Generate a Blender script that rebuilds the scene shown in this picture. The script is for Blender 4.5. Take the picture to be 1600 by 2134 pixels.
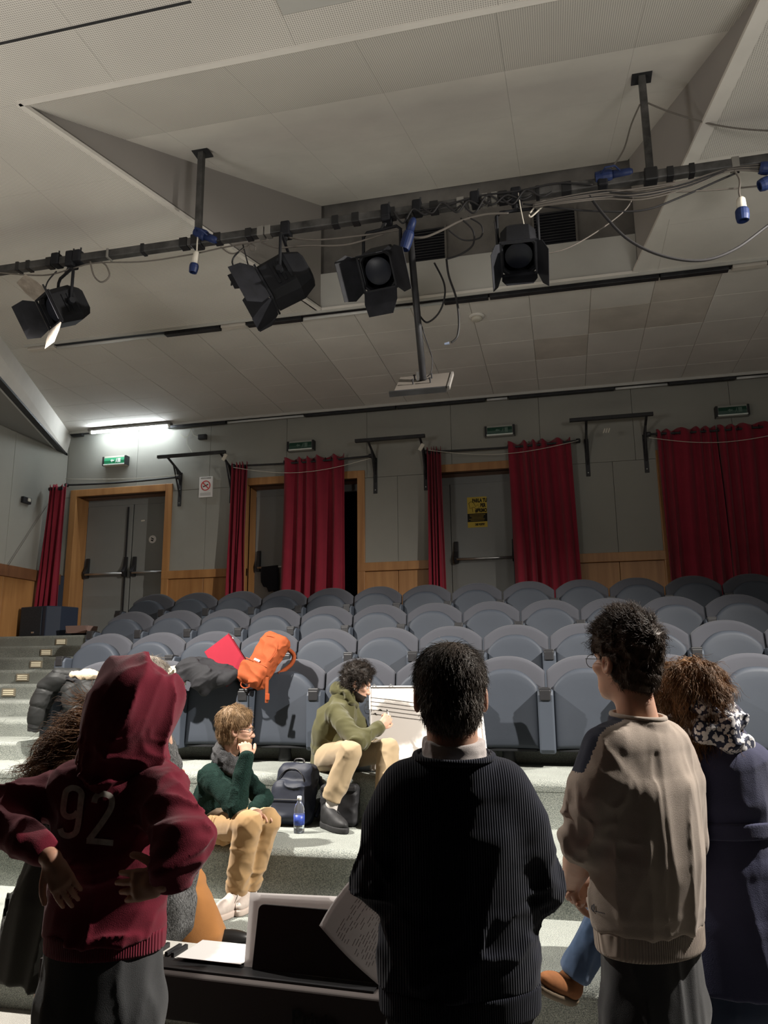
import bpy, math, random
import numpy as np
from mathutils import Vector, Matrix

random.seed(7)
for o in list(bpy.data.objects):
    bpy.data.objects.remove(o)
S = bpy.context.scene
COL = S.collection
PI = math.pi

# ------------------------------------------------------------------ camera
FPX = 1602.0
CAMZ = 1.62
yaw, pitch, roll = (math.radians(a) for a in (13.1, 11.65, -0.53))
_f = Vector((-math.sin(yaw) * math.cos(pitch), math.cos(yaw) * math.cos(pitch), math.sin(pitch)))
_r = Vector((math.cos(yaw), math.sin(yaw), 0))
_u = _r.cross(_f)
CR = _r * math.cos(roll) + _u * math.sin(roll)
CU = _u * math.cos(roll) - _r * math.sin(roll)
CF = _f
cam = bpy.data.cameras.new('camera')
cam.sensor_fit = 'HORIZONTAL'
cam.sensor_width = 36.0
cam.lens = 36.0 * FPX / 1600.0
cam.clip_start = 0.02
camo = bpy.data.objects.new('camera', cam)
COL.objects.link(camo)
camo.matrix_world = Matrix(((CR.x, CU.x, -CF.x, 0), (CR.y, CU.y, -CF.y, 0), (CR.z, CU.z, -CF.z, CAMZ), (0, 0, 0, 1)))
S.camera = camo

def ray(px, py):
    return CR * ((px - 800) / FPX) + CU * ((1067 - py) / FPX) + CF
CAMP = Vector((0, 0, CAMZ))
def atY(px, py, Y):
    d = ray(px, py); return CAMP + d * (Y / d.y)
def atZ(px, py, Z):
    d = ray(px, py); return CAMP + d * ((Z - CAMZ) / d.z)

# ------------------------------------------------------------------ view, world, lights
S.view_settings.view_transform = 'Standard'
S.view_settings.look = 'None'
S.view_settings.gamma = 1.0
S.view_settings.exposure = 0.0
S.view_settings.use_curve_mapping = False
W = bpy.data.worlds.new('world'); S.world = W
W.use_nodes = True
W.node_tree.nodes['Background'].inputs[0].default_value = (0.75, 0.8, 1.0, 1)
W.node_tree.nodes['Background'].inputs[1].default_value = 0.02

def spot_lamp(name, loc, target, power, angle, blend, col, radius):
    l = bpy.data.lights.new(name, 'SPOT')
    l.energy = power; l.spot_size = math.radians(angle); l.spot_blend = blend
    l.color = col; l.shadow_soft_size = radius
    o = bpy.data.objects.new(name, l); COL.objects.link(o)
    o.location = loc
    o.rotation_euler = (Vector(target) - Vector(loc)).to_track_quat('-Z', 'Y').to_euler()
    return o
spot_lamp('stage_spot_left', (-4.05, 4.15, 4.65), (-2.9, 5.4, 0.5), 2700, 116, 1.0, (1.0, 0.94, 0.86), 0.05)
spot_lamp('stage_spot_right', (3.25, 4.05, 4.65), (-1.5, 5.2, 0.4), 3300, 104, 1.0, (1.0, 0.94, 0.86), 0.05)

for _x in (-3.6, 2.0):       # added unseen fill lamps aimed up to brighten the ceiling
    spot_lamp('ceiling_fill', (_x, 1.1, 2.95), (_x * .7 - .2, 4.6, 6.6), 215, 140, 1.0, (1.0, 0.96, 0.90), 0.45)

# ------------------------------------------------------------------ materials
MATS = {}
def mat(name, col, rough=0.7, spec=0.3, noise=None, bump=None, metal=0.0, emit=None, sheen=0.0, trans=0.0, coord='Object', sss=None):
    """noise=(scale, amount[, stretch xyz]) colour variation; bump=(scale, strength[, stretch])"""
    if name in MATS: return MATS[name]
    m = bpy.data.materials.new(name); MATS[name] = m
    m.use_nodes = True
    nt = m.node_tree; N = nt.nodes; L = nt.links
    b = N['Principled BSDF']
    c4 = (*col, 1)
    b.inputs['Base Color'].default_value = c4
    b.inputs['Roughness'].default_value = rough
    b.inputs['Specular IOR Level'].default_value = spec
    b.inputs['Metallic'].default_value = metal
    if sheen:
        b.inputs['Sheen Weight'].default_value = sheen
        b.inputs['Sheen Roughness'].default_value = 0.5
    if trans:
        b.inputs['Transmission Weight'].default_value = trans
        b.inputs['IOR'].default_value = 1.33
    if sss:
        b.inputs['Subsurface Weight'].default_value = sss
        b.inputs['Subsurface Radius'].default_value = (0.02, 0.007, 0.004)
        b.inputs['Subsurface Scale'].default_value = 1.0
    if emit:
        b.inputs['Emission Color'].default_value = (*emit[0], 1)
        b.inputs['Emission Strength'].default_value = emit[1]
    def coords(st):
        tc = N.new('ShaderNodeTexCoord'); mp = N.new('ShaderNodeMapping')
        if st: mp.inputs['Scale'].default_value = st
        L.new(tc.outputs[coord], mp.inputs[0]); return mp.outputs[0]
    if noise:
        st = noise[2] if len(noise) > 2 else None
        t = N.new('ShaderNodeTexNoise'); t.inputs['Scale'].default_value = noise[0]; t.inputs['Detail'].default_value = 5
        t.inputs['Roughness'].default_value = 0.6
        L.new(coords(st), t.inputs['Vector'])
        r = N.new('ShaderNodeValToRGB')
        a = noise[1]
        r.color_ramp.elements[0].position = 0.28; r.color_ramp.elements[1].position = 0.72
        r.color_ramp.elements[0].color = tuple(max(0, c * (1 - a)) for c in col) + (1,)
        r.color_ramp.elements[1].color = tuple(min(1, c * (1 + a)) for c in col) + (1,)
        L.new(t.outputs['Fac'], r.inputs[0]); L.new(r.outputs[0], b.inputs['Base Color'])
    if bump:
        st = bump[2] if len(bump) > 2 else None
        t = N.new('ShaderNodeTexNoise'); t.inputs['Scale'].default_value = bump[0]; t.inputs['Detail'].default_value = 3
        L.new(coords(st), t.inputs['Vector'])
        bp = N.new('ShaderNodeBump'); bp.inputs['Strength'].default_value = bump[1]; bp.inputs['Distance'].default_value = 0.01
        L.new(t.outputs['Fac'], bp.inputs['Height']); L.new(bp.outputs[0], b.inputs['Normal'])
    return m

def perforated(name, col, hole, pitch_m, rad, patchy=0.06):
    """painted panel with a fine grid of drilled holes"""
    m = bpy.data.materials.new(name); MATS[name] = m; m.use_nodes = True
    nt = m.node_tree; N = nt.nodes; L = nt.links; b = N['Principled BSDF']
    b.inputs['Roughness'].default_value = 0.85; b.inputs['Specular IOR Level'].default_value = 0.15
    g = N.new('ShaderNodeNewGeometry')
    sep = N.new('ShaderNodeSeparateXYZ'); L.new(g.outputs['Position'], sep.inputs[0])
    def ma(op, a, bb=None, c=None):
        n = N.new('ShaderNodeMath'); n.operation = op
        for i, v in enumerate((a, bb, c)):
            if v is None: continue
            if isinstance(v, (int, float)): n.inputs[i].default_value = v
            else: L.new(v, n.inputs[i])
        return n.outputs[0]
    def cell(o):
        f = ma('FRACT', ma('DIVIDE', o, pitch_m)); d = ma('SUBTRACT', f, 0.5); return ma('MULTIPLY', d, d)
    r2 = ma('ADD', cell(sep.outputs[0]), cell(sep.outputs[1]))
    h = ma('LESS_THAN', r2, rad * rad)
    t = N.new('ShaderNodeTexNoise'); t.inputs['Scale'].default_value = 0.9; t.inputs['Detail'].default_value = 6
    L.new(g.outputs['Position'], t.inputs['Vector'])
    r = N.new('ShaderNodeValToRGB')
    r.color_ramp.elements[0].position = 0.3; r.color_ramp.elements[1].position = 0.7
    r.color_ramp.elements[0].color = tuple(c * (1 - patchy * 1.6) for c in col) + (1,)
    r.color_ramp.elements[1].color = tuple(c * (1 + patchy) for c in col) + (1,)
    L.new(t.outputs['Fac'], r.inputs[0])
    mx = N.new('ShaderNodeMix'); mx.data_type = 'RGBA'
    L.new(h, mx.inputs['Factor']); L.new(r.outputs[0], mx.inputs['A']); mx.inputs['B'].default_value = (*hole, 1)
    L.new(mx.outputs['Result'], b.inputs['Base Color'])
    return m

def wood(name, c1, c2, rough=0.45):
    m = bpy.data.materials.new(name); MATS[name] = m; m.use_nodes = True
    nt = m.node_tree; N = nt.nodes; L = nt.links; b = N['Principled BSDF']
    b.inputs['Roughness'].default_value = rough
    g = N.new('ShaderNodeNewGeometry'); mp = N.new('ShaderNodeMapping'); mp.inputs['Scale'].default_value = (9, 9, 0.7)
    L.new(g.outputs['Position'], mp.inputs[0])
    t = N.new('ShaderNodeTexNoise'); t.inputs['Scale'].default_value = 1.0; t.inputs['Detail'].default_value = 6; t.inputs['Distortion'].default_value = 0.6
    L.new(mp.outputs[0], t.inputs['Vector'])
    r = N.new('ShaderNodeValToRGB'); r.color_ramp.elements[0].position = 0.3; r.color_ramp.elements[1].position = 0.75
    r.color_ramp.elements[0].color = (*c1, 1); r.color_ramp.elements[1].color = (*c2, 1)
    L.new(t.outputs['Fac'], r.inputs[0]); L.new(r.outputs[0], b.inputs['Base Color'])
    return m

def carpet(name, c1, c2):
    m = bpy.data.materials.new(name); MATS[name] = m; m.use_nodes = True
    nt = m.node_tree; N = nt.nodes; L = nt.links; b = N['Principled BSDF']
    b.inputs['Roughness'].default_value = 0.95; b.inputs['Specular IOR Level'].default_value = 0.1
    g = N.new('ShaderNodeNewGeometry')
    t = N.new('ShaderNodeTexNoise'); t.inputs['Scale'].default_value = 210; t.inputs['Detail'].default_value = 4
    t2 = N.new('ShaderNodeTexNoise'); t2.inputs['Scale'].default_value = 3; t2.inputs['Detail'].default_value = 4
    L.new(g.outputs['Position'], t.inputs['Vector']); L.new(g.outputs['Position'], t2.inputs['Vector'])
    r = N.new('ShaderNodeValToRGB'); r.color_ramp.elements[0].position = 0.36; r.color_ramp.elements[1].position = 0.64
    r.color_ramp.elements[0].color = (*c1, 1); r.color_ramp.elements[1].color = (*c2, 1)
    L.new(t.outputs['Fac'], r.inputs[0])
    mx = N.new('ShaderNodeMix'); mx.data_type = 'RGBA'; mx.blend_type = 'MULTIPLY'; mx.inputs['Factor'].default_value = 0.45
    L.new(r.outputs[0], mx.inputs['A']); L.new(t2.outputs['Fac'], mx.inputs['B'])
    L.new(mx.outputs['Result'], b.inputs['Base Color'])
    bp = N.new('ShaderNodeBump'); bp.inputs['Strength'].default_value = 0.9; bp.inputs['Distance'].default_value = 0.012
    L.new(t.outputs['Fac'], bp.inputs['Height']); L.new(bp.outputs[0], b.inputs['Normal'])
    return m

M_ceil = mat('ceiling_paint', (0.71, 0.675, 0.625), 0.85, 0.15, noise=(1.1, 0.10))
M_ceil_d = mat('ceiling_paint_stained', (0.60, 0.55, 0.49), 0.85, 0.15, noise=(2.0, 0.14))
M_perf = perforated('perforated_ceiling', (0.71, 0.675, 0.625), (0.36, 0.34, 0.31), 0.0135, 0.33)
M_perf2 = perforated('perforated_tile', (0.71, 0.675, 0.625), (0.48, 0.455, 0.42), 0.0135, 0.30)
M_joint = mat('joint_paint', (0.56, 0.53, 0.48), 0.9, 0.1)
M_darkgrey = mat('dark_grey_paint', (0.16, 0.15, 0.14), 0.9, 0.1, noise=(2.2, 0.35))  # dark grey, tone mottled by noise
M_sill = mat('sill_paint', (0.48, 0.47, 0.44), 0.85, 0.15, noise=(1.5, 0.06))
M_wall = mat('wall_paint', (0.285, 0.28, 0.25), 0.75, 0.25, noise=(0.8, 0.07))
M_wood = wood('orange_wood', (0.30, 0.135, 0.045), (0.46, 0.235, 0.085))
M_woodd = wood('brown_wood', (0.16, 0.07, 0.035), (0.24, 0.11, 0.05))
M_door = mat('door_grey', (0.23, 0.235, 0.225), 0.5, 0.35, noise=(1.2, 0.06))
M_carpet = carpet('grey_green_carpet', (0.22, 0.25, 0.235), (0.60, 0.62, 0.56))
M_floor = carpet('pale_floor', (0.40, 0.39, 0.36), (0.62, 0.60, 0.55))
M_black = mat('black_plastic', (0.018, 0.018, 0.02), 0.45, 0.4)
M_blackm = mat('black_metal', (0.022, 0.022, 0.024), 0.55, 0.4, noise=(9, 0.5))
M_darkvoid = mat('dark_room', (0.02, 0.02, 0.024), 0.9, 0.1)
M_white = mat('white_plastic', (0.75, 0.74, 0.70), 0.5, 0.4)
M_cream = mat('cream_plastic', (0.60, 0.56, 0.48), 0.6, 0.3)
M_steel = mat('brushed_steel', (0.55, 0.55, 0.55), 0.35, 0.5, metal=0.9)
M_blue = mat('blue_plug', (0.012, 0.024, 0.085), 0.5, 0.3)
M_cable = mat('black_cable', (0.02, 0.019, 0.02), 0.6, 0.3)
M_cableg = mat('grey_cable', (0.13, 0.115, 0.10), 0.6, 0.3)
M_tube_off = mat('unlit_tube', (0.62, 0.62, 0.60), 0.35, 0.5)
M_tube_on = mat('lit_tube', (0.9, 0.95, 1), 0.5, 0.2, emit=((0.86, 0.95, 1.0), 75.0))
M_curtain = mat('red_curtain', (0.23, 0.018, 0.034), 0.85, 0.15, noise=(3, 0.12), sheen=0.15, bump=(60, 0.15))

# ------------------------------------------------------------------ object helpers
def link(o, parent=None):
    COL.objects.link(o)
    if parent is not None: o.parent = parent
    return o
def tag(o, label=None, cat=None, group=None, kind=None):
    if label: o['label'] = label
    if cat: o['category'] = cat
    if group: o['group'] = group
    if kind: o['kind'] = kind
    return o
def empty(name, loc=(0, 0, 0), label=None, cat=None, group=None, rz=0, kind=None):
    o = bpy.data.objects.new(name, None); link(o)
    o.empty_display_size = 0.1
    o.location = loc; o.rotation_euler = (0, 0, rz)
    return tag(o, label, cat, group, kind)

class MB:
    def __init__(s): s.v = []; s.f = []; s.m = []
    def add(s, vs, fs, mi=0):
        b = len(s.v); s.v += [tuple(v) for v in vs]; s.f += [tuple(i + b for i in f) for f in fs]; s.m += [mi] * len(fs); return s
    def box(s, c, d, rot=None, mi=0):
        x, y, z = (k / 2 for k in d)
        vs = [Vector((sx * x, sy * y, sz * z)) for sx in (-1, 1) for sy in (-1, 1) for sz in (-1, 1)]
        if rot is not None:
            R = rot if isinstance(rot, Matrix) else Matrix.Rotation(rot[2], 3, 'Z') @ Matrix.Rotation(rot[1], 3, 'Y') @ Matrix.Rotation(rot[0], 3, 'X')
            vs = [R @ v for v in vs]
        c = Vector(c)
        return s.add([v + c for v in vs], [(0, 1, 3, 2), (4, 6, 7, 5), (0, 4, 5, 1), (2, 3, 7, 6), (0, 2, 6, 4), (1, 5, 7, 3)], mi)
    def box2(s, a, b, mi=0):
        return s.box([(p + q) / 2 for p, q in zip(a, b)], [abs(q - p) for p, q in zip(a, b)], None, mi)
    def prism(s, poly, axis, a, b, mi=0):
        """poly: 2D list; axis 'x','y','z' extruded from a to b. coords order (other two in xyz order)"""
        n = len(poly)
        def mk(p, t):
            return {'x': (t, p[0], p[1]), 'y': (p[0], t, p[1]), 'z': (p[0], p[1], t)}[axis]
        vs = [mk(p, a) for p in poly] + [mk(p, b) for p in poly]
        fs = [tuple(range(n)), tuple(range(2 * n - 1, n - 1, -1))] + [(i, i + n, (i + 1) % n + n, (i + 1) % n) for i in range(n)]
        return s.add(vs, fs, mi)
    def tube(s, pts, r, n=8, cap=True, mi=0):
        pts = [Vector(p) for p in pts]
        rs = r if isinstance(r, (list, tuple)) else [r] * len(pts)
        b = len(s.v); up = None
        for i, p in enumerate(pts):
            t = (pts[min(i + 1, len(pts) - 1)] - pts[max(i - 1, 0)])
            if t.length < 1e-9: t = Vector((0, 0, 1))
            t.normalize()
            if up is None:
                up = Vector((0, 0, 1)) if abs(t.z) < 0.9 else Vector((1, 0, 0))
            a = t.cross(up)
            if a.length < 1e-6: a = t.cross(Vector((0.3, 1, 0.2)))
            a.normalize(); u2 = a.cross(t).normalized(); up = u2
            for k in range(n):
                an = 2 * PI * k / n
                q = p + (a * math.cos(an) + u2 * math.sin(an)) * rs[i]
                s.v.append(tuple(q))
        for i in range(len(pts) - 1):
            for k in range(n):
                k2 = (k + 1) % n
                s.f.append((b + i * n + k, b + i * n + k2, b + (i + 1) * n + k2, b + (i + 1) * n + k)); s.m.append(mi)
        if cap:
            s.f.append(tuple(b + k for k in range(n - 1, -1, -1))); s.m.append(mi)
            e = b + (len(pts) - 1) * n
            s.f.append(tuple(e + k for k in range(n))); s.m.append(mi)
        return s
    def lathe(s, prof, c=(0, 0, 0), n=20, rot=None, mi=0):
        """prof: (r,z) list"""
        vs = []
        for r, z in prof:
            for k in range(n):
                a = 2 * PI * k / n
                v = Vector((r * math.cos(a), r * math.sin(a), z))
                if rot is not None: v = rot @ v
                vs.append(v + Vector(c))
        fs = []
        for i in range(len(prof) - 1):
            for k in range(n):
                k2 = (k + 1) % n
                fs.append((i * n + k, i * n + k2, (i + 1) * n + k2, (i + 1) * n + k))
        fs.append(tuple(range(n - 1, -1, -1))); fs.append(tuple((len(prof) - 1) * n + k for k in range(n)))
        return s.add(vs, fs, mi)
    def build(s, name, m, parent=None, smooth=False, bevel=0.0, seg=2, loc=None):
        me = bpy.data.meshes.new(name)
        me.from_pydata(s.v, [], s.f)
        for mm in (m if isinstance(m, (list, tuple)) else [m]): me.materials.append(mm)
        if any(s.m): me.polygons.foreach_set('material_index', s.m)
        if smooth: me.polygons.foreach_set('use_smooth', [True] * len(me.polygons))
        me.update()
        o = bpy.data.objects.new(name, me); link(o, parent)
        if loc is not None: o.location = loc
        if bevel:
            bm = o.modifiers.new('bevel', 'BEVEL'); bm.width = bevel; bm.segments = seg; bm.limit_method = 'ANGLE'; bm.angle_limit = math.radians(40)
        return o

def copy_tree(o, parent=None):
    c = o.copy(); link(c, parent)
    for ch in list(o.children): copy_tree(ch, c)
    return c

def slab(name, m, zb, zt, hw, th, yc=lambda x, z: 0.0, parent=None, n=22, mm=12, p=7, tilt=0.0):
    """pillow-like upholstered panel: bottom/top z as functions of u in [-1,1], half width hw, thickness th"""
    V = []; F = []
    def s1(t): return max(0.0, 1 - abs(t) ** p) ** (1.0 / p)
    us = [math.sin(PI / 2 * (-1 + 2 * i / n)) for i in range(n + 1)]
    vs = [math.sin(PI / 2 * (-1 + 2 * j / mm)) for j in range(mm + 1)]
    for side in (-1, 1):
        for i, u in enumerate(us):
            for j, v in enumerate(vs):
                x = hw * u; a = zb(u); b = zt(u); z = a + (b - a) * (v + 1) / 2
                y = side * th / 2 * s1(u) * s1(v) + yc(x, z)
                if tilt: y += math.tan(tilt) * (z - zb(0))
                V.append((x, y, z))
    st = (n + 1) * (mm + 1)
    for sd in (0, 1):
        for i in range(n):
            for j in range(mm):
                a = sd * st + i * (mm + 1) + j; q = (a, a + mm + 1, a + mm + 2, a + 1)
                F.append(q if sd == 0 else q[::-1])
    me = bpy.data.meshes.new(name); me.from_pydata(V, [], F); me.materials.append(m)
    me.polygons.foreach_set('use_smooth', [True] * len(me.polygons))
    # weld the rim
    import bmesh
    bm = bmesh.new(); bm.from_mesh(me); bmesh.ops.remove_doubles(bm, verts=bm.verts, dist=0.0004); bm.to_mesh(me); bm.free()
    o = bpy.data.objects.new(name, me); link(o, parent)
    return o
ORD = ['zeroth', 'first', 'second', 'third', 'fourth', 'fifth', 'sixth', 'seventh', 'eighth', 'ninth', 'tenth', 'eleventh', 'twelfth', 'thirteenth', 'fourteenth', 'fifteenth', 'sixteenth', 'seventeenth', 'eighteenth', 'nineteenth', 'twentieth']

# ------------------------------------------------------------------ levels
ZA, ZB, ZP, RISE = 0.305, 0.605, 0.91, 0.302
YA, YB, YC, RUN = 3.68, 4.56, 5.38, 0.93
ZW = ZP + 4 * RISE          # walkway behind the last row
YW = 10.30                  # back wall
ZC = 5.33                   # ceiling
XL = -7.52                  # left wall
XR = 5.2
AISLE = -5.72               # aisle side of the seat blocks (rear rows), moves in to the front

def thin_paper(name, col):
    m = bpy.data.materials.new(name); MATS[name] = m; m.use_nodes = True
    nt = m.node_tree; N = nt.nodes; b = N['Principled BSDF']; b.inputs['Base Color'].default_value = (*col, 1); b.inputs['Roughness'].default_value = 0.8; b.inputs['Specular IOR Level'].default_value = 0.15
    t = N.new('ShaderNodeBsdfTranslucent'); t.inputs['Color'].default_value = (*col, 1)
    mx = N.new('ShaderNodeMixShader'); mx.inputs[0].default_value = 0.42
    nt.links.new(b.outputs[0], mx.inputs[1]); nt.links.new(t.outputs[0], mx.inputs[2]); nt.links.new(mx.outputs[0], N['Material Output'].inputs['Surface'])
    return m
M_thin = thin_paper('thin_paper', (0.74, 0.71, 0.70))
# ================================================================== STRUCTURE
# ---- floor and carpeted tiers
o = MB().box2((-8, 1.7, -0.1), (6.2, YA + 0.3, 0)).build('floor', M_floor); tag(o, 'pale carpeted floor in front of the steps', kind='structure')
o = MB().box2((-8, -4, -0.1), (6.2, 1.7, 0)).build('floor', mat('low_bounce_floor', (0.035, 0.035, 0.037), 0.6, 0.3)); tag(o, 'unseen floor behind the onlookers, darkened to cut bounced light', kind='structure')  # out of view; made dark so little light bounces onto the backs

def tier(name, x0, x1, y0, y1, z0, z1, label, r=0.045, parent=None):
    """one carpeted step: riser at y0 from z0 to z1, tread back to y1, rounded nosing"""
    poly = [(y1, z0 - 0.05), (y1, z1)]
    for k in range(7):
        a = PI / 2 + (PI / 2) * k / 6
        poly.append((y0 + r + r * math.cos(a) - 0.012 * (k > 0), z1 - r + r * math.sin(a)))
    poly += [(y0, z1 - r - 0.03), (y0, z0 - 0.05)]
    m = MB(); n = len(poly)
    m.prism(poly, 'x', x0, x1)
    o = m.build(name, M_carpet, parent)
    me = o.data
    sm = [len(p.vertices) == 4 for p in me.polygons]
    me.polygons.foreach_set('use_smooth', sm)
    es = o.modifiers.new('split', 'EDGE_SPLIT'); es.split_angle = math.radians(35)
    return tag(o, label, kind='structure')
tier('carpeted_step', -8, 6.2, YA, YB + .1, 0, ZA, 'lowest broad carpeted step below the seats')
tier('carpeted_step', -8, 6.2, YB, YC + .1, ZA, ZB, 'middle broad carpeted step below the seats')
tier('carpeted_step', -8, 6.2, YC, YC + RUN + .1, ZB, ZP, 'top broad carpeted step carrying the front row of seats')
XE = [-4.55, -5.06, -5.36, -5.62]      # left edge of the seat platforms
for r in range(1, 4):
    tier('carpeted_platform', XE[r], 6.2, YC + RUN * r, YC + RUN * (r + 1) + .1, ZP + RISE * (r - 1), ZP + RISE * r,
         'carpeted platform under the %s row of seats' % ORD[r + 1])
tier('carpeted_platform', XE[3], 6.2, YC + RUN * 4, YW + 0.5, ZP + RISE * 3, ZW, 'carpeted walkway in front of the rear doors')
# ---- aisle stairs, two steps to a row
M_steplight = mat('step_lamp_glass', (0.80, 0.72, 0.50), 0.4, 0.4, emit=((1.0, 0.9, 0.7), 0.25))
M_brass = mat('step_lamp_plate', (0.34, 0.31, 0.24), 0.5, 0.4, metal=0.3)
lightpx = {8: (128, 1338), 7: (97, 1359), 6: (76, 1384), 5: (48, 1411), 4: (19, 1441)}
for k in range(1, 9):
    y0 = YC + RUN * k / 2
    y1 = YC + RUN * (k + 1) / 2 + 0.1 if k < 8 else YW + 0.5
    z1 = ZP + RISE * k / 2
    xe = XE[min(3, k // 2)]
    tier('aisle_step', -8, xe, y0, y1, z1 - RISE / 2, z1, 'carpeted aisle step, %s from the bottom of the stairs' % ORD[k], r=0.035)
    if k in lightpx:
        px = lightpx[k]
        c = atY(px[0], px[1], y0)
        zc = z1 - 0.085
        e = empty('step_light', (c.x, y0 - 0.004, zc), 'small recessed step lamp on the riser of the %s aisle step' % ORD[k], 'step light', 'step lamps along the aisle')
        MB().box((0, 0, 0), (0.17, 0.014, 0.085)).build('face_plate', M_brass, e, bevel=0.003)
        for j in range(3):
            MB().box((0, -0.009, -0.02 + 0.02 * j), (0.125, 0.008, 0.012)).build('louvre', M_steplight, e)

# ---- walls
DO = [(-7.30, -5.78), (-4.45, -2.78), (-1.62, 0.06), (1.38, 3.06)]   # door openings (x)
DT = 4.31                                                             # door opening top
WT = 3.085                                                            # wainscot top
wb = empty('wall_back', (0, YW, 0), 'grey panelled rear wall with wooden wainscot', kind='structure')
def wpanel(x0, x1, z0, z1, m=M_wall, d=0.05, name='panel', y=0.0, g=0.002):
    return MB().box2((x0 + g, y, z0 + g), (x1 - g, y + d, z1 - g)).build(name, m, wb, bevel=0.002, seg=1)
MB().box2((XL - .2, 0.06, DT), (XR + .4, 0.1, ZC + .1)).build('backing', M_darkvoid, wb)
edges = [XL] + [e for d in DO for e in d] + [XR]
for i in range(0, len(edges), 2):
    x0, x1 = edges[i], edges[i + 1]
    if x1 - x0 < 0.3: n = 1
    else: n = max(1, round((x1 - x0) / 0.66))
    for k in range(n):
        a = x0 + (x1 - x0) * k / n; b = x0 + (x1 - x0) * (k + 1) / n
        wpanel(a, b, WT, DT)
        if x1 - x0 > 0.4:
            wpanel(a, b, ZW - 0.05, WT - 0.115, M_wood, name='wood_panel', g=0.003)
    if x1 - x0 > 0.4:
        MB().box2((x0, -0.035, WT - 0.115), (x1, 0.05, WT + 0.005)).build('rail', M_wood, wb, bevel=0.006)
        MB().box2((x0, 0.055, ZW - 0.1), (x1, 0.09, DT)).build('backing', M_darkvoid, wb)
x = XL
while x < XR:
    wpanel(x, min(XR, x + 1.22), DT, ZC); x += 1.22
# left wall
wl = empty('wall_left', (XL, 0, 0), 'grey left side wall with brown wainscot', kind='structure')
for k in range(12):
    y1 = YW - k * 1.2; y0 = y1 - 1.2
    MB().box2((-0.06, y0 + .002, WT), (0, y1 - .002, ZC)).build('panel', M_wall, wl, bevel=0.002, seg=1)
    zb_ = 0
    MB().box2((-0.06, y0 + .002, zb_), (0, y1 - .002, WT - 0.12)).build('wood_panel', M_wood, wl, bevel=0.002, seg=1)
MB().box2((-0.05, YW - 14.4, WT - 0.14), (0.035, YW, WT + 0.02)).build('rail', M_woodd, wl, bevel=0.005)
o = MB().box2((XR, -4, 0), (XR + .1, YW, ZC)).build('wall_right', M_wall); tag(o, 'plain grey right side wall', kind='structure')
o = MB().box2((XL, -4.1, 0), (XR, -4, ZC)).build('wall_front', mat('offscreen_black', (0.03, 0.03, 0.035), 0.9, 0.1)); tag(o, 'dark stage end behind the camera', kind='structure')

# ---- ceiling
ce = empty('ceiling', (0, 0, ZC), 'pale acoustic tile ceiling with a wedge-shaped recess', kind='structure')
RL0, RL1 = Vector((-3.35, 3.79)), Vector((-2.325, 7.14))
RR0, RR1 = Vector((1.36, 3.79)), Vector((0.86, 7.10))
YT = 7.20         # light channel across the ceiling
SL = 0.365        # slope of the recess roof
def clip(poly, a, b, keep_left):
    out = []
    def sd(p):
        v = (b.x - a.x) * (p[1] - a.y) - (b.y - a.y) * (p[0] - a.x)
        return v if keep_left else -v
    for i in range(len(poly)):
        p, q = poly[i], poly[(i + 1) % len(poly)]; dp, dq = sd(p), sd(q)
        if dp >= 0: out.append(p)
        if dp * dq < 0:
            t = dp / (dp - dq); out.append((p[0] + t * (q[0] - p[0]), p[1] + t * (q[1] - p[1])))
    return out
def area(p): return abs(sum(p[i][0] * p[(i + 1) % len(p)][1] - p[(i + 1) % len(p)][0] * p[i][1] for i in range(len(p)))) / 2
def tile_poly(poly, m, name='tile', z0=0.0, z1=0.03):
    if len(poly) < 3 or area(poly) < 0.002: return
    cx = sum(p[0] for p in poly) / len(poly); cy = sum(p[1] for p in poly) / len(poly)
    g = 0.002 if name == 'tile' else 0.0008
    q = [(p[0] - g * (1 if p[0] > cx else -1), p[1] - g * (1 if p[1] > cy else -1)) for p in poly]
    return MB().prism(q, 'z', z0, z1).build(name, m, ce, bevel=0.0025 if name == 'tile' else 0.0, seg=1)
# rear zone: square-edged tiles between channel and rear wall
TW = 0.61
rng = random.Random(3)
stain = {(13, 1): 1, (14, 1): 1, (14, 0): 1, (12, 2): 1}
ny = 5; dy = (YW - YT) / ny
i = 0; x = XL + 0.02
while x < XR:
    for j in range(ny):
        y0 = YT + j * dy
        mm = M_perf2 if x < -3.2 else M_ceil
        if (i, j) in stain: mm = M_ceil_d
        tile_poly([(x, y0), (x + TW, y0), (x + TW, y0 + dy), (x, y0 + dy)], mm)
    x += TW; i += 1
# front zone around the recess: perforated boards
BW, BH = 1.22, 0.85
M_bouncecut = mat('offscreen_black', (0.03, 0.03, 0.035), 0.9, 0.1)
x = XL + 0.02
while x < XR:
    y = YT - BH
    while y > -4:
        q = [(x, y), (min(x + BW, XR), y), (min(x + BW, XR), y + BH), (x, y + BH)]
        front = clip(q, Vector((-9, 3.79)), Vector((9, 3.79)), False)
        rear = clip(q, Vector((-9, 3.79)), Vector((9, 3.79)), True)
        rear = [p for p in rear]
        left = clip(rear, RL0, RL1, True) if len(rear) > 2 else []
        right = clip(rear, RR0, RR1, False) if len(rear) > 2 else []
        pm = M_perf
        if y + BH < 2.75: pm = M_bouncecut  # unseen boards blackened to keep ceiling bounce off people's backs
        for pl in (front, left, right):
            if len(pl) > 2:
                plain = pl is right and y > 5.2
                tile_poly(pl, M_ceil if plain else pm, 'board')
        y -= BH
    x += BW
MB().box2((XL - .3, -4.1, 1.6), (XR + .3, YW + .3, 1.7)).build('backing', M_darkvoid, ce)
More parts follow.
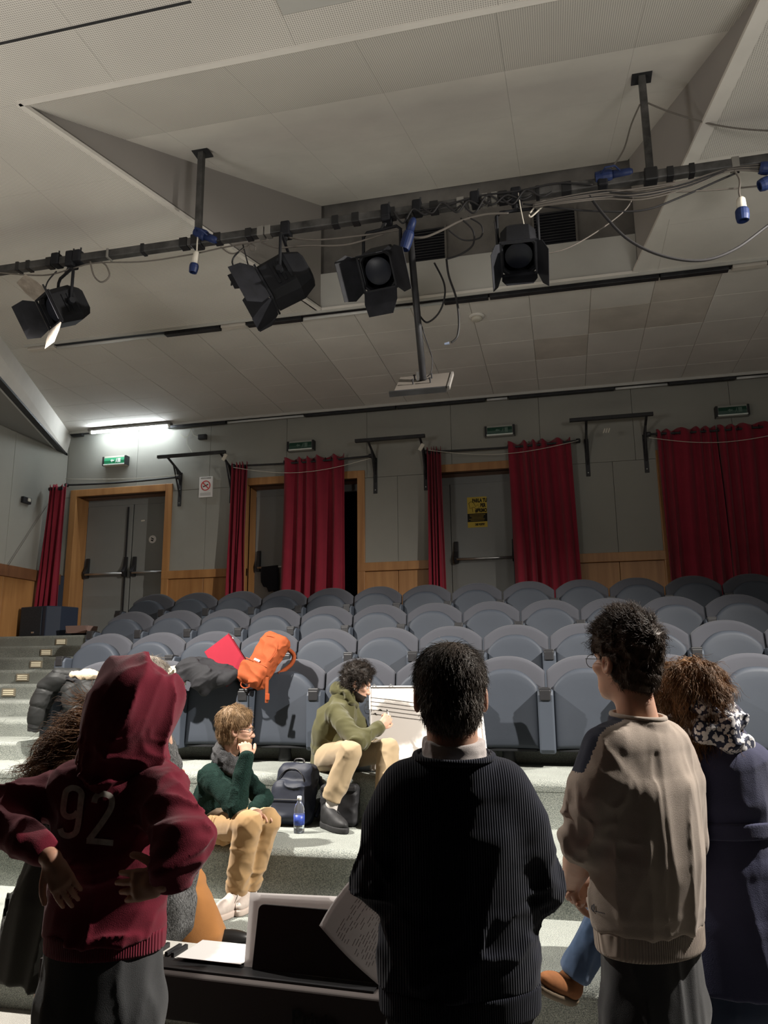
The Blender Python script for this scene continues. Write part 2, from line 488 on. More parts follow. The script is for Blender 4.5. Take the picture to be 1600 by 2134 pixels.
for q in ([(XL, -4), (XR, -4), (XR, 3.79), (XL, 3.79)], [(XL, 3.79), (RL0.x, 3.79), (RL1.x, RL1.y), (RL1.x, YT), (XL, YT)],
          [(RR0.x, 3.79), (XR, 3.79), (XR, YT), (RR1.x, YT), (RR1.x, RR1.y)], [(XL, YT), (XR, YT), (XR, YW), (XL, YW)], [(RL1.x - .05, 7.14), (RR1.x + .05, 7.14), (RR1.x + .05, YT), (RL1.x - .05, YT)]):
    MB().prism(q, 'z', 0.012, 0.05).build('backing', M_joint, ce)
for a, b in ((RL0, RL1), (RR0, RR1)):
    d = (b - a).normalized(); nn = Vector((-d.y, d.x)) * (0.022 if a.x < 0 else 0.05)
    MB().prism([(a.x + nn.x, a.y + nn.y), (b.x + nn.x, b.y + nn.y), (b.x - nn.x, b.y - nn.y), (a.x - nn.x, a.y - nn.y)], 'z', -0.006, 0.02).build('rim_bead', M_ceil, ce)
MB().box2((RL0.x, 3.77, -0.006), (RR0.x, 3.81, 0.02)).build('rim_bead', M_ceil, ce)
MB().box2((RL1.x, 7.12, -0.006), (RR1.x, 7.15, 0.02)).build('rim_bead', M_ceil, ce)
# recess roof boards (slope up to the rear)
def zr(y): return SL * (y - 3.79)
x = -3.6
while x < 1.6:
    y = 3.79
    while y < 7.1:
        q = [(x, y), (x + 0.85, y), (x + 0.85, y + 0.84), (x, y + 0.84)]
        q = clip(q, RL0, RL1, False); q = clip(q, RR0, RR1, True) if len(q) > 2 else q
        if len(q) > 2 and area(q) > 0.002:
            cx = sum(p[0] for p in q) / len(q); cy = sum(p[1] for p in q) / len(q)
            q2 = [(p[0] + (-.0007 if p[0] > cx else .0007), p[1] + (-.0007 if p[1] > cy else .0007)) for p in q]
            n = len(q2)
            m = MB().add([(p[0], p[1], zr(p[1])) for p in q2] + [(p[0], p[1], zr(p[1]) + 0.03) for p in q2],
                         [tuple(range(n))[::-1], tuple(range(n, 2 * n))] + [(k, (k + 1) % n, (k + 1) % n + n, k + n) for k in range(n)])
            m.build('recess_board', M_perf if cy < 4.6 else M_ceil, ce)
        y += 0.84
    x += 0.85
# recess side walls and end
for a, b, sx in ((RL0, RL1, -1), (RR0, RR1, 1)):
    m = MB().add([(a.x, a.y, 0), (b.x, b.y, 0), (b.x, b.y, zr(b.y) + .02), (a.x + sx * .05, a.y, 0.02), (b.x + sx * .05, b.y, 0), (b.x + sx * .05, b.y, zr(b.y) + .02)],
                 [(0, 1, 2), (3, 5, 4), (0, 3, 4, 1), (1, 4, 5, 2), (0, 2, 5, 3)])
    m.build('recess_side', mat('recess_side_shade', (0.36, 0.335, 0.315), 0.85, 0.15), ce)  # ceiling colour darkened here, shade of the recess sides put into it
sl_ = [(RL1.x - .02, RL1.y), (RR1.x + .02, RR1.y)]
MB().box2((RL1.x, 7.13, 0), (RR1.x, 7.17, 0.40)).build('recess_sill', M_sill, ce)
MB().box2((RL1.x, 7.13, 0.40), (RR1.x, 7.30, 0.41)).build('recess_ledge', M_sill, ce)
MB().box2((RL1.x - .1, 7.20, 0.40), (RR1.x + .1, 7.26, 1.45)).build('recess_end', M_darkgrey, ce)
for vx0, vx1 in ((-1.33, -0.99), (-0.10, 0.32)):
    MB().box2((vx0, 7.185, 0.43), (vx1, 7.2, 0.80)).build('vent_back', M_darkvoid, ce)
    for k in range(12):
        MB().box(((vx0 + vx1) / 2, 7.178, 0.445 + k * 0.031), (vx1 - vx0, 0.022, 0.006), rot=(0.6, 0, 0)).build('vent_slat', M_blackm, ce)
    for xx in (vx0, vx1):
        MB().box((xx, 7.18, 0.615), (0.02, 0.03, 0.4)).build('vent_frame', M_darkgrey, ce)
# dropped soffit on the left
sA, sB = Vector((-7.54, 10.3)), Vector((-6.30, 7.3))
sd_ = (sB - sA).normalized(); sC = sA + sd_ * 8.0
fA, fB = Vector((-7.49, 10.3)), Vector((-5.99, 6.85)); fC = fA + (fB - fA).normalized() * 8.2
zs = 5.03 - ZC
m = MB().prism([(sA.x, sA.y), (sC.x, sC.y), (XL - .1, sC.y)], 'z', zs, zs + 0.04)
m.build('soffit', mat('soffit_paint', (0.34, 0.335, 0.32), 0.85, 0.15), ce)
MB().add([(sA.x, sA.y, zs), (sC.x, sC.y, zs), (fC.x, fC.y, 0), (fA.x, fA.y, 0)], [(0, 1, 2, 3)]).build('soffit_fascia', M_ceil, ce)
nrm = Vector((sd_.y, -sd_.x))
nrm = nrm if nrm.x > 0 else -nrm
q = [sA + nrm * .0, sC + nrm * .0, sC - nrm * .09, sA - nrm * .09]
MB().prism([(p.x, p.y) for p in q], 'z', zs - 0.03, zs - 0.001).build('soffit_channel', M_blackm, ce)
q = [sA - nrm * .10, sC - nrm * .10, sC - nrm * .125, sA - nrm * .125]
MB().prism([(p.x, p.y) for p in q], 'z', zs - 0.022, zs - 0.001).build('soffit_tube', M_tube_off, ce)
MB().box2((XL, YW - 0.10, zs - 0.04), (sA.x + .02, YW - 0.02, zs + 0.0)).build('soffit_end_trim', M_blackm, ce)
q0, q1 = atZ(-30, 97, ZC), atZ(395, -2, ZC)
MB().box2((q0.x, q0.y - .008, -0.004), (q1.x, q0.y + .008, 0.004)).build('seam_strip', M_blackm, ce)
h0, h1 = atZ(590, 28, ZC), atZ(775, 0, ZC)
MB().box2((h0.x, h0.y - .75, -0.016), (h0.x + .62, h0.y, 0.002)).build('access_panel', M_sill, ce, bevel=.004)
# light channels with fluorescent battens
def channel(n, y, x0, x1, label, z, segs, depth=0.07):
    t = empty('trim_%d' % n, (0, y, z), label, kind='structure')
    MB().box2((x0, -0.06, -0.012), (x1, 0.06, 0.02)).build('channel', M_blackm, t)
    MB().box2((x0, -0.075, -0.03), (x1, -0.06, 0.02)).build('lip', M_sill, t)
    for a, b, k in segs:
        if k == 'w': MB().tube([(a, 0.012, -0.036), (b, 0.012, -0.036)], 0.017, 10).build('tube', M_tube_off, t, smooth=True)
        elif k == 'b': MB().box2((a, -0.03, -0.055), (b, 0.04, -0.012)).build('batten', M_blackm, t, bevel=0.004)
        elif k == 'c': MB().box2((a, -0.03, -0.045), (b, 0.04, -0.012)).build('batten', M_ceil_d, t, bevel=0.004)
    return t
def xat(px, py, Y): return atY(px, py, Y).x
segs2 = []
for a, b, k in ((60, 118, 'c'), (118, 345, 'w'), (345, 462, 'b'), (462, 516, 'c'), (516, 632, 'b'), (632, 925, 'w'), (925, 1020, 'b'), (1020, 1375, 'b'), (1375, 1520, 'b'), (1525, 1600, 'c')):
    segs2.append((xat(a, 730 - .12 * (a - 60), YT), xat(b - 3, 730 - .12 * (b - 60), YT), k))
channel(1, YT, xat(60, 730, YT), XR, 'dark lighting channel running across the ceiling below the recess', ZC, segs2)
segs1 = []
for a, b, k in ((160, 185, 'b'), (358, 480, 'b'), (480, 640, 'w'), (640, 830, 'b'), (830, 1015, 'b'), (1015, 1060, 'w'), (1060, 1280, 'b'), (1280, 1390, 'w'), (1390, 1530, 'b'), (1530, 1600, 'w')):
    segs1.append((xat(a, 890 - .08 * (a - 150), YW), xat(b - 3, 890 - .08 * (b - 150), YW), k))
channel(2, YW - 0.10, XL + 0.05, XR, 'dark lighting channel where ceiling meets the rear wall', ZC - 0.005, segs1)
ft = empty('fluorescent_light', (0, YW - 0.24, ZC - 0.05), 'lit fluorescent tube at top of rear wall above the left double doors', 'light')
xa, xb = xat(190, 894, YW - .24), xat(352, 884, YW - .24)
MB().box2((xa - .04, -0.03, 0.0), (xb + .04, 0.045, 0.03)).build('batten', M_darkgrey, ft, bevel=0.004)
MB().tube([(xa, 0.0, -0.02), (xb, 0.0, -0.02)], 0.019, 12).build('tube', M_tube_on, ft, smooth=True)
for xx in (xa, xb):
    MB().box((xx, 0, -0.015), (0.03, 0.04, 0.05)).build('lamp_holder', M_white, ft, bevel=0.003)
sdv = empty('smoke_detector', atZ(993, 658, ZC), 'round cream smoke detector on the ceiling', 'smoke detector')
MB().lathe([(0.085, 0), (0.085, -0.015), (0.07, -0.022)], n=24).build('base', M_ceil, sdv, smooth=True)
MB().lathe([(0.058, -0.02), (0.058, -0.045), (0.045, -0.055), (0.02, -0.058)], n=24).build('sensor', M_cream, sdv, smooth=True)

# ================================================================== REAR WALL FITTINGS
# ---- doors
M_frame = M_wood
def door(n, x0, x1, label, leafs, depth=0.30):
    d = empty('door_%d' % n, (0, YW, 0), label, kind='structure')
    fw = 0.11
    for a, b in ((x0 - fw, x0), (x1, x1 + fw)):
        MB().box2((a, -0.03, ZW - .05), (b, 0.02, DT + fw)).build('frame_post', M_frame, d, bevel=0.006)
    MB().box2((x0, -0.03, DT), (x1, 0.02, DT + fw)).build('frame_head', M_frame, d, bevel=0.006)
    MB().box2((x0 - .02, 0.0, ZW - .05), (x0, depth, DT)).build('reveal', M_frame, d)
    MB().box2((x1, 0.0, ZW - .05), (x1 + .02, depth, DT)).build('reveal', M_frame, d)
    MB().box2((x0, 0.0, DT), (x1, depth, DT + .02)).build('reveal', M_woodd, d)
    for lf in leafs:
        a, b = lf['x']
        if lf.get('open'):
            continue
        lo = MB().box2((a + .004, depth, ZW), (b - .004, depth + 0.05, DT - 0.1)).build('door_leaf', M_door, d, bevel=0.004)
        if lf.get('bar'):
            zb2 = ZW + 1.0
            e = lo
            MB().tube([(a + .08, depth - 0.09, zb2), (b - .08, depth - 0.09, zb2)], 0.017, 10).build('push_bar', M_steel, e, smooth=True)
            for xx, hh in ((a + .07, 0.26), (b - .07, 0.26)):
                MB().prism([(depth, zb2 - .05), (depth - .075, zb2 - .05), (depth - .105, zb2 + .02), (depth - .05, zb2 + .12), (depth - .03, zb2 + hh), (depth, zb2 + hh)], 'x', xx - .028, xx + .028).build('bar_housing', M_black, e, bevel=0.005)
            MB().box2((b - .085, depth - .03, ZW + .02), (b - .065, depth - .012, DT - .14)).build('latch_rod', M_black, e)
    MB().box2((x0 - .02, depth, DT - 0.1), (x1 + .02, depth + .05, DT + .05)).build('transom', M_door, d)
    return d
door(1, *DO[0], 'grey metal double doors in a wooden frame at the left', [dict(x=(-7.30, -6.50), bar=1), dict(x=(-6.49, -5.78), bar=1)])
door(2, *DO[1], 'doorway half hidden behind the wide open red curtain', [dict(x=(-4.45, -3.62), bar=1), dict(x=(-3.6, -2.78), open=1)], depth=0.32)
door(3, *DO[2], 'grey double doors carrying a yellow poster', [dict(x=(-1.62, -1.5), bar=0), dict(x=(-1.5, -0.56), bar=1), dict(x=(-0.55, 0.06), bar=0)])
door(4, *DO[3], 'doorway hidden behind the closed red curtains at right', [dict(x=(1.38, 2.22), bar=0), dict(x=(2.22, 3.06), bar=0)])
for i, (a, b) in enumerate(DO):
    MB().box2((a - .3, YW + 1.2, ZW - .1), (b + .3, YW + 1.25, DT + .3)).build('corridor_back', M_darkvoid, wb).location = (0, -YW, 0)
# black cloth hanging on the leaf of door 2
m = MB()
pts = [(0, 0), (0.26, 0.02), (0.27, -0.36), (0.22, -0.38), (0.18, -0.35), (0.12, -0.37), (0.09, -0.30), (0.04, -0.29), (0.0, -0.22), (-0.01, -0.1)]
c = atY(548, 1183, YW + .28)
m.prism([(c.x + p[0], c.z + p[1]) for p in pts], 'y', YW + .20, YW + .24)
tag(m.build('dark_cloth', M_darkvoid, bevel=0.01), 'black cloth hung on the push bar behind the wide red curtain', 'cloth')

# ---- curtains with rods
def curtain(x0, x1, ztop, zbot, y, folds, amp, label, group=None, flare=0.0, eyelets=True, skew=0.0):
    e = empty('curtain', ((x0 + x1) / 2, y, zbot), label, 'curtain', group)
    n = max(40, folds * 14); mrow = 26; V = []; F = []
    w = x1 - x0; rg = random.Random(int(x0 * 100)); ph = rg.random() * 6
    am = [0.65 + 0.7 * rg.random() for _ in range(folds + 3)]
    for j in range(mrow + 1):
        t = j / mrow
        z = (ztop - zbot) * (1 - t)
        for i in range(n + 1):
            u = i / n
            k = min(folds, max(0.0, folds * (u + (0.045 * math.sin(6.3 * u * 1.4 + ph) - 0.045 * math.sin(ph) * (1 - u) - 0.045 * math.sin(8.82 + ph) * u)))); a_ = am[int(k)] * (1 - (k % 1)) + am[int(k) + 1] * (k % 1)
            wv = math.sin(2 * PI * (k + 0.10 * math.sin(3 * t + ph))) 
            wv = math.copysign(abs(wv) ** 0.75, wv)
            yy = -amp * a_ * wv * (0.75 + 0.35 * t) + 0.012 * math.sin(9 * u + 5 * t)
            xx = (u - 0.5) * w * (1 + flare * t) + skew * t + 0.012 * math.sin(2 * PI * k * 2 + 1) * t
            zz = z + (0.022 * math.cos(2 * PI * k * 1.0) if j == 0 else 0)
            V.append((xx, yy, zz))
    st = n + 1
    for j in range(mrow):
        for i in range(n): F.append((j * st + i, (j + 1) * st + i, (j + 1) * st + i + 1, j * st + i + 1))
    me = bpy.data.meshes.new('cloth'); me.from_pydata(V, [], F); me.materials.append(M_curtain)
    me.polygons.foreach_set('use_smooth', [True] * len(me.polygons))
    o = bpy.data.objects.new('cloth', me); link(o, e)
    so = o.modifiers.new('thick', 'SOLIDIFY'); so.thickness = 0.006
    if eyelets:
        for k in range(folds):
            for ph2 in (0.0, 0.5):
                u = (k + ph2) / folds
                R = Matrix.Rotation(PI / 2, 3, 'Y')
                MB().lathe([(0.022, -0.004), (0.03, -0.002), (0.03, 0.002), (0.022, 0.004)], ((u - .5) * w, 0, ztop - zbot - 0.05), 12, R).build('eyelet', M_blackm, e)
    return e
YR = YW - 0.17
def X_(px, py, Y=YR): return atY(px, py, Y).x
ZCB = ZW + 0.03
curtain(X_(105, 1000, 9.76), X_(137, 998, 9.76), 4.37, ZCB, 9.76, 4, 0.05, 'narrow bunched red curtain left of the left double doors', 'red door curtains', flare=0.35, skew=-0.06)
curtain(X_(484, 975), X_(515, 975), 4.61, ZCB, YR, 4, 0.055, 'narrow bunched red curtain right of the no smoking sign', 'red door curtains', skew=-0.03)
curtain(X_(592, 966), X_(716, 960), 4.63, ZCB, YR, 5, 0.06, 'broad red curtain drawn across the open second doorway', 'red door curtains', flare=0.06, skew=-0.03)
curtain(X_(890, 948), X_(918, 946), 4.62, ZCB, YR, 4, 0.055, 'narrow bunched red curtain left of the door with the yellow poster', 'red door curtains', flare=0.2)
curtain(X_(1058, 936), X_(1188, 928), 4.62, ZCB, YR, 5, 0.06, 'broad red curtain right of the door with the yellow poster', 'red door curtains', flare=0.03, skew=0.03)
curtain(X_(1368, 913), X_(1492, 905), 4.64, ZCB, YR, 5, 0.06, 'left half of the closed pair of red curtains at far right', 'red door curtains', skew=0.02)
curtain(X_(1496, 905), X_(1640, 896), 4.64, ZCB, YR - .01, 5, 0.06, 'right half of the closed pair of red curtains at far right', 'red door curtains')
# rods and their string
def rod(x0, x1, z, label, sag=0.0):
    e = empty('curtain_rod', (x0, YR, z), label, 'curtain rod')
    n = 10
    MB().tube([((x1 - x0) * i / n, 0, -sag * math.sin(PI * i / n)) for i in range(n + 1)], 0.014, 10).build('rod', M_blackm, e, smooth=True)
    for xx in (0, x1 - x0):
        MB().lathe([(0.02, -0.03), (0.032, -0.02), (0.032, 0.02), (0.02, 0.03)], (xx, 0, 0), 14, Matrix.Rotation(PI / 2, 3, 'Y')).build('finial', M_blackm, e, smooth=True)
    return e
RODX = [(X_(140, 998), X_(372, 988), 4.47), (X_(486, 973), X_(772, 948), 4.58), (X_(890, 948), X_(1205, 926), 4.58), (X_(1352, 915), X_(1680, 893), 4.60)]
for (a, b, z), nm in zip(RODX, ('left double doors', 'second doorway', 'poster door', 'right doorway')):
    rod(a, b, z, 'black curtain rod above the %s' % nm, 0.02)
def string(pts, label, r=0.004, m=M_cream):
    o = MB().tube(pts, r, 6).build('string', m, smooth=True); tag(o, label, 'string')
def sagline(a, b, sag, n=14):
    a = Vector(a); b = Vector(b)
    return [a.lerp(b, i / n) - Vector((0, 0, sag * math.sin(PI * i / n))) for i in range(n + 1)]
ys = YR - 0.10
string(sagline(atY(136, 998, ys), atY(372, 990, ys), 0.03), 'thin pale string along the curtain rod of the left double doors')
string(sagline(atY(486, 974, ys), atY(772, 955, ys), 0.14), 'thin pale string drooping across the broad curtain of the second doorway')
string(sagline(atY(892, 938, ys), atY(1205, 918, ys), 0.12), 'thin pale string drooping by the poster door curtains')
string(sagline(atY(1352, 912, ys), atY(1640, 900, ys), 0.10), 'thin pale string drooping across the closed curtains at right')
# ---- brackets with bars
def bracket_pair(xa, xb, za, px0, px1, label, grp='black wall brackets with bars'):
    """two folding shelf brackets joined by a bar; xa/xb wall positions, za top of wall plate"""
    D = 0.42
    e = empty('wall_bracket', (0, YW, 0), label, 'bracket', grp)
    for xx in (xa, xb):
        b = MB().box2((xx - .028, -0.012, za - .52), (xx + .028, 0, za)).build('wall_plate', M_blackm, e, bevel=0.003)
        for dz in (.05, .26, .47):
            MB().lathe([(0.009, 0), (0.007, 0.006)], (xx, -0.013, za - dz), 10, Matrix.Rotation(PI / 2, 3, 'X')).build('screw', M_steel, b)
        MB().tube([(xx, -0.01, za - .01), (xx, -D, za + .13)], 0.017, 8).build('arm', M_blackm, e)
        MB().tube([(xx, -0.01, za - .36), (xx, -D * .55, za + .06)], 0.013, 8).build('brace', M_blackm, e)
        MB().prism([(-0.01, za), (-0.17, za + .04), (-0.01, za - .2)], 'x', xx - .006, xx + .006).build('gusset', M_blackm, e)
    MB().box2((px0, -D - .03, za + .12), (px1, -D + .02, za + .165)).build('bar', M_blackm, e, bevel=0.004)
    return e
YB_ = YW - 0.42
def brk(pa, pb, bar0, bar1, label):
    A = atY(*pa, YW); B = atY(*pb, YW)
    b0 = atY(*bar0, YB_); b1 = atY(*bar1, YB_)
    return bracket_pair(A.x, B.x, (A.z + B.z) / 2, b0.x, b1.x, label)
b1 = brk((377, 985), (484, 978), (328, 966), (470, 951), 'black bracket pair with bar left of the no smoking sign')
b2 = brk((782, 957), (886, 945), (740, 939), (886, 928), 'black bracket pair with bar between second doorway and poster door')
b3 = brk((1221, 915), (1342, 906), (1188, 904), (1363, 889), 'black bracket pair with bar between poster door and right doorway')
for (p, e, l) in (((468, 953), b1, 0.07), ((878, 932), b2, 0.09)):
    c = atY(*p, YB_ - .03)
    MB().box((c.x, c.y - YW, c.z), (0.05, 0.02, 0.10), rot=(0.1, 0.6, 0)).build('paper_flag', M_cream, e)
c = atY(1262, 897, YB_ - .03)
for k in range(3):
    MB().tube([(c.x + .03 * k - .03, c.y - YW + .01, c.z - .03), (c.x + .03 * k - .01, c.y - YW - .005, c.z + .025)], 0.009, 6).build('tape_wrap', M_cream, b3)

# ---- exit signs
M_green_on = mat('exit_green', (0.03, 0.30, 0.14), 0.4, 0.4)
M_green_dim = mat('exit_green_dim', (0.012, 0.055, 0.035), 0.4, 0.4)
M_sign_w = mat('sign_white', (0.75, 0.8, 0.75), 0.5, 0.3)
def exit_sign(px, py, m, label):
    c = atY(px, py, YW)
    e = empty('exit_sign', (c.x, YW, c.z), label, 'exit sign', 'green exit signs on the rear wall')
    MB().box((0, -0.045, 0), (0.40, 0.09, 0.15)).build('housing', M_cream if m is M_green_on else mat('grey_housing', (0.30, 0.30, 0.27), 0.5, 0.4), e, bevel=0.008)
    MB().prism([(-0.09, -.05), (-0.10, .0), (-0.09, .05)], 'x', -.17, .17).build('green_panel', m, e)
    for sx in (-1, 1):
        MB().box((sx * .19, -0.05, 0), (0.03, 0.10, 0.145)).build('end_cap', M_black, e, bevel=0.004)
    MB().box((0, -0.096, -0.058), (0.36, 0.02, 0.014)).build('lamp_strip', M_sign_w, e)
    # running figure, arrow and door pictogram
    g = M_sign_w if m is M_green_on else mat('sign_dim', (0.10, 0.16, 0.13), 0.5, 0.3)
    y = -0.104
    MB().box((0.09, y, 0), (0.045, 0.004, 0.065)).build('pictogram', g, e)
    MB().prism([(-.06, 0), (-.03, .025), (-.03, .01), (.0, .01), (.0, -.01), (-.03, -.01), (-.03, -.025)], 'y', y - .002, y + .002).build('pictogram', g, e)
    f = MB().box((0.045, y, 0.0), (0.014, 0.004, 0.03), rot=(0, .3, 0)).box((0.05, y, 0.024), (0.012, 0.004, 0.012)).box((0.036, y, -0.022), (0.008, 0.004, 0.026), rot=(0, .7, 0)).box((0.054, y, -0.022), (0.008, 0.004, 0.026), rot=(0, -.5, 0))
    f.build('pictogram', g, e)
exit_sign(245, 963, M_green_on, 'bright green exit sign above the left double doors')
exit_sign(630, 932, M_green_dim, 'unlit exit sign above the second doorway')
exit_sign(1042, 901, M_green_dim, 'unlit exit sign above the poster door')
exit_sign(1523, 860, M_green_dim, 'unlit exit sign above the curtains at far right')

# ---- text helper
def text(name, s, size, m, parent, loc, rot, align='CENTER', ext=0.0006, sx=1.0, bold=0.0):
    cu = bpy.data.curves.new(name, 'FONT'); cu.body = s; cu.size = size; cu.align_x = align; cu.align_y = 'CENTER'
    cu.extrude = ext; cu.offset = bold; cu.resolution_u = 3
    o = bpy.data.objects.new(name, cu)
    me = None
    link(o)
    dg = bpy.context.evaluated_depsgraph_get(); dg.update()
    me = bpy.data.meshes.new_from_object(o.evaluated_get(dg))
    bpy.data.objects.remove(o)
    me.materials.clear(); me.materials.append(m)
    t = bpy.data.objects.new(name, me); link(t, parent)
    t.location = loc; t.rotation_euler = rot; t.scale = (sx, 1, 1)
    return t
M_ink = mat('black_ink', (0.015, 0.014, 0.012), 0.7, 0.2)
M_inkr = mat('red_ink', (0.55, 0.03, 0.03), 0.6, 0.2)
M_paperw = mat('white_paper', (0.74, 0.72, 0.70), 0.8, 0.2)
RW = (PI / 2, 0, 0)
# no smoking sign
a = atY(417, 995, YW); b = atY(443, 1036, YW)
w, h = b.x - a.x, a.z - b.z
e = empty('no_smoking_sign', ((a.x + b.x) / 2, YW - .012, (a.z + b.z) / 2), 'white no smoking sign with red ring on the rear wall', 'sign')
MB().box((0, 0, 0), (w, 0.024, h)).build('board', M_paperw, e, bevel=0.003)
MB().tube([(0.07 * math.cos(t), -0.0135, 0.02 + 0.07 * math.sin(t)) for t in np.linspace(0, 2 * PI, 29)], 0.0075, 6, cap=False).build('red_ring', M_inkr, e)
MB().box((0, -0.0155, 0.02), (0.135, 0.003, 0.014), rot=(0, PI / 4, 0)).build('red_bar', M_inkr, e)
MB().box((0, -0.0140, 0.02), (0.09, 0.003, 0.014), rot=(0, -.4, 0)).build('cigarette', M_ink, e)
text('lettering', 'VIETATO FUMARE', 0.026, M_ink, e, (0, -0.0135, h / 2 - .025), RW, sx=.8)
for k in range(4):
    MB().box((0, -0.0125, -h / 2 + .03 + k * .012), (w * .8, 0.002, 0.004)).build('fine_print', mat('grey_ink', (0.3, 0.3, 0.3)), e)
# yellow poster on door 3
yd = YW + 0.30
a = atY(973, 1037, yd); b = atY(1016, 1098, yd); w, h = b.x - a.x, a.z - b.z
M_yel = mat('poster_yellow', (0.55, 0.40, 0.07), 0.7, 0.2)
e = empty('poster', ((a.x + b.x) / 2, yd - .004, (a.z + b.z) / 2), 'yellow and black poster taped to the third door', 'poster')
MB().box((0, 0, 0), (w, 0.003, h)).build('sheet', M_yel, e)
MB().box((0, -0.0025, -h * .18), (w, 0.002, h * .27)).build('black_band', M_ink, e)
text('lettering', 'PARLA TU', h * .17, M_ink, e, (w * .14, -0.0025, h * .375), RW, sx=.62, bold=.004)
text('lettering', 'PER', h * .17, M_ink, e, (w * .30, -0.0025, h * .21), RW, sx=.62, bold=.004)
text('lettering', '#PRIMO', h * .17, M_ink, e, (w * .20, -0.0025, h * .045), RW, sx=.62, bold=.004)
text('lettering', 'DEE POETRY', h * .09, M_ink, e, (w * .12, -0.0025, -h * .41), RW, sx=.6, bold=.003)
for k in range(5):
    MB().box((-w * .03 * (k % 2), -0.004, -h * .09 - k * h * .045), (w * (.8 - .1 * (k % 3)), 0.002, h * .009)).build('fine_print', M_yel, e)
MB().tube([(-w * .42, -.003, h * .3), (-w * .3, -.003, h * .36), (-w * .16, -.003, h * .3), (-w * .08, -.003, h * .18), (w * .05, -.003, h * .24), (w * .12, -.003, h * .16), (w * .0, -.003, h * .10), (-w * .2, -.003, h * .17), (-w * .36, -.003, h * .12), (-w * .42, -.003, h * .3)], 0.003, 5).build('line_drawing', M_ink, e)
MB().tube([(-w * .25, -.003, h * .15), (-w * .22, -.003, h * .0)], 0.003, 5).build('line_drawing', M_ink, e)
# sticker on door 1
c = atY(318, 1124, yd)
e = empty('round_sticker', (c.x, yd - .003, c.z), 'round white sticker on right leaf of the left double doors', 'sticker')
MB().lathe([(0.062, 0), (0.062, 0.003)], n=28, rot=Matrix.Rotation(PI / 2, 3, 'X')).build('disc', M_paperw, e)
MB().box((0, -.004, .012), (0.05, 0.002, 0.016), rot=(0, .5, 0)).build('print', M_ink, e)
MB().box((-0.004, -.004, -.018), (0.04, 0.002, 0.022), rot=(0, .3, 0)).build('print', M_ink, e)
c = atY(298, 1085, yd)
o = MB().box((c.x, yd - .002, c.z), (0.06, 0.003, 0.022), rot=(0, -.1, 0)).build('tape_scrap', M_cream); tag(o, 'pale scrap of tape high on the left double doors', 'tape')
# small boxes on the walls
c = atY(424, 912, YW)
e = empty('junction_box', (c.x, YW - .03, c.z), 'black junction box with loose wires right of the lit tube', 'junction box')
MB().box((0, 0, 0), (0.13, 0.06, 0.075)).build('box', M_black, e, bevel=0.005)
MB().box((0, -0.032, 0), (0.08, 0.004, 0.045)).build('cover', M_blackm, e)
wpts = [(375, 903), (392, 914), (388, 925), (400, 945)]
MB().tube([atY(p[0], p[1], YW - .03) - Vector(e.location) for p in ((414, 911), (404, 907), (398, 894), (392, 908), (384, 912), (376, 905))], 0.004, 6).build('wire', M_cream, e)
MB().tube([atY(p[0], p[1], YW - .03) - Vector(e.location) for p in ((390, 913), (390, 926), (396, 936), (402, 946))], 0.003, 6).build('wire', M_cream, e)
c = atZ(52, 1043, 4.1)
yy = 9.45
c = CAMP + ray(52, 1043) * ((XL - CAMP.x) / ray(52, 1043).x)
e = empty('wall_socket', (XL + .02, c.y, c.z), 'small dark wall box on the left side wall', 'wall box')
MB().box((0, 0, 0), (0.05, 0.17, 0.09)).build('box', M_black, e, bevel=0.006)
MB().box((0.02, 0.03, 0.01), (0.03, 0.06, 0.05)).build('cover', M_cream, e, bevel=0.004)
p0 = CAMP + ray(100, 1050) * ((XL + .06) / ray(100, 1050).x); p1 = CAMP + ray(18, 1178) * ((XL + .06) / ray(18, 1178).x)
string([p0, p1], 'thin slack wire slanting down the left side wall', 0.004, M_cableg)
# ---- loudspeaker and cardboard tray on the walkway
lsb = CAMP + ray(25, 1322) * (9.65 / ray(25, 1322).y)
e = empty('loudspeaker', (-7.12, 9.55, ZW), 'dark blue-black loudspeaker standing by the left wall', 'loudspeaker', rz=-0.25)
MB().prism([(-0.30, -0.2), (0.22, -0.2), (0.34, -0.05), (0.34, .25), (-0.3, .25)], 'z', 0, 0.42).build('cabinet', mat('speaker_shell', (0.02, 0.03, 0.055), 0.5, 0.4), e, bevel=0.012)
MB().box((-0.06, -0.206, 0.21), (0.42, 0.012, 0.38)).build('grille', mat('speaker_grille', (0.035, 0.045, 0.06), 0.7, 0.3, noise=(200, .5)), e, bevel=0.004)
MB().box((0.0, -0.215, 0.06), (0.05, 0.008, 0.02)).build('badge', M_steel, e)
c = atY(165, 1316, 9.35)
e = empty('cardboard_tray', (c.x, 9.4, ZW), 'low reddish cardboard tray at the top of the aisle stairs', 'tray')
MB().box2((-.16, -.12, .035), (.16, .12, .05)).build('base', mat('tray_board', (0.33, 0.22, 0.19), 0.8, 0.2), e)
for sx in (-1, 1):
    MB().box((sx * .155, 0, .085), (.012, .24, .1), rot=(0, sx * .2, 0)).build('side', MATS['tray_board'], e)
    MB().box((0, sx * .12, .085), (.31, .012, .1), rot=(-sx * .2, 0, 0)).build('side', MATS['tray_board'], e)
MB().box2((-.1, -.08, 0), (.1, .08, .035)).build('foot', M_darkvoid, e)
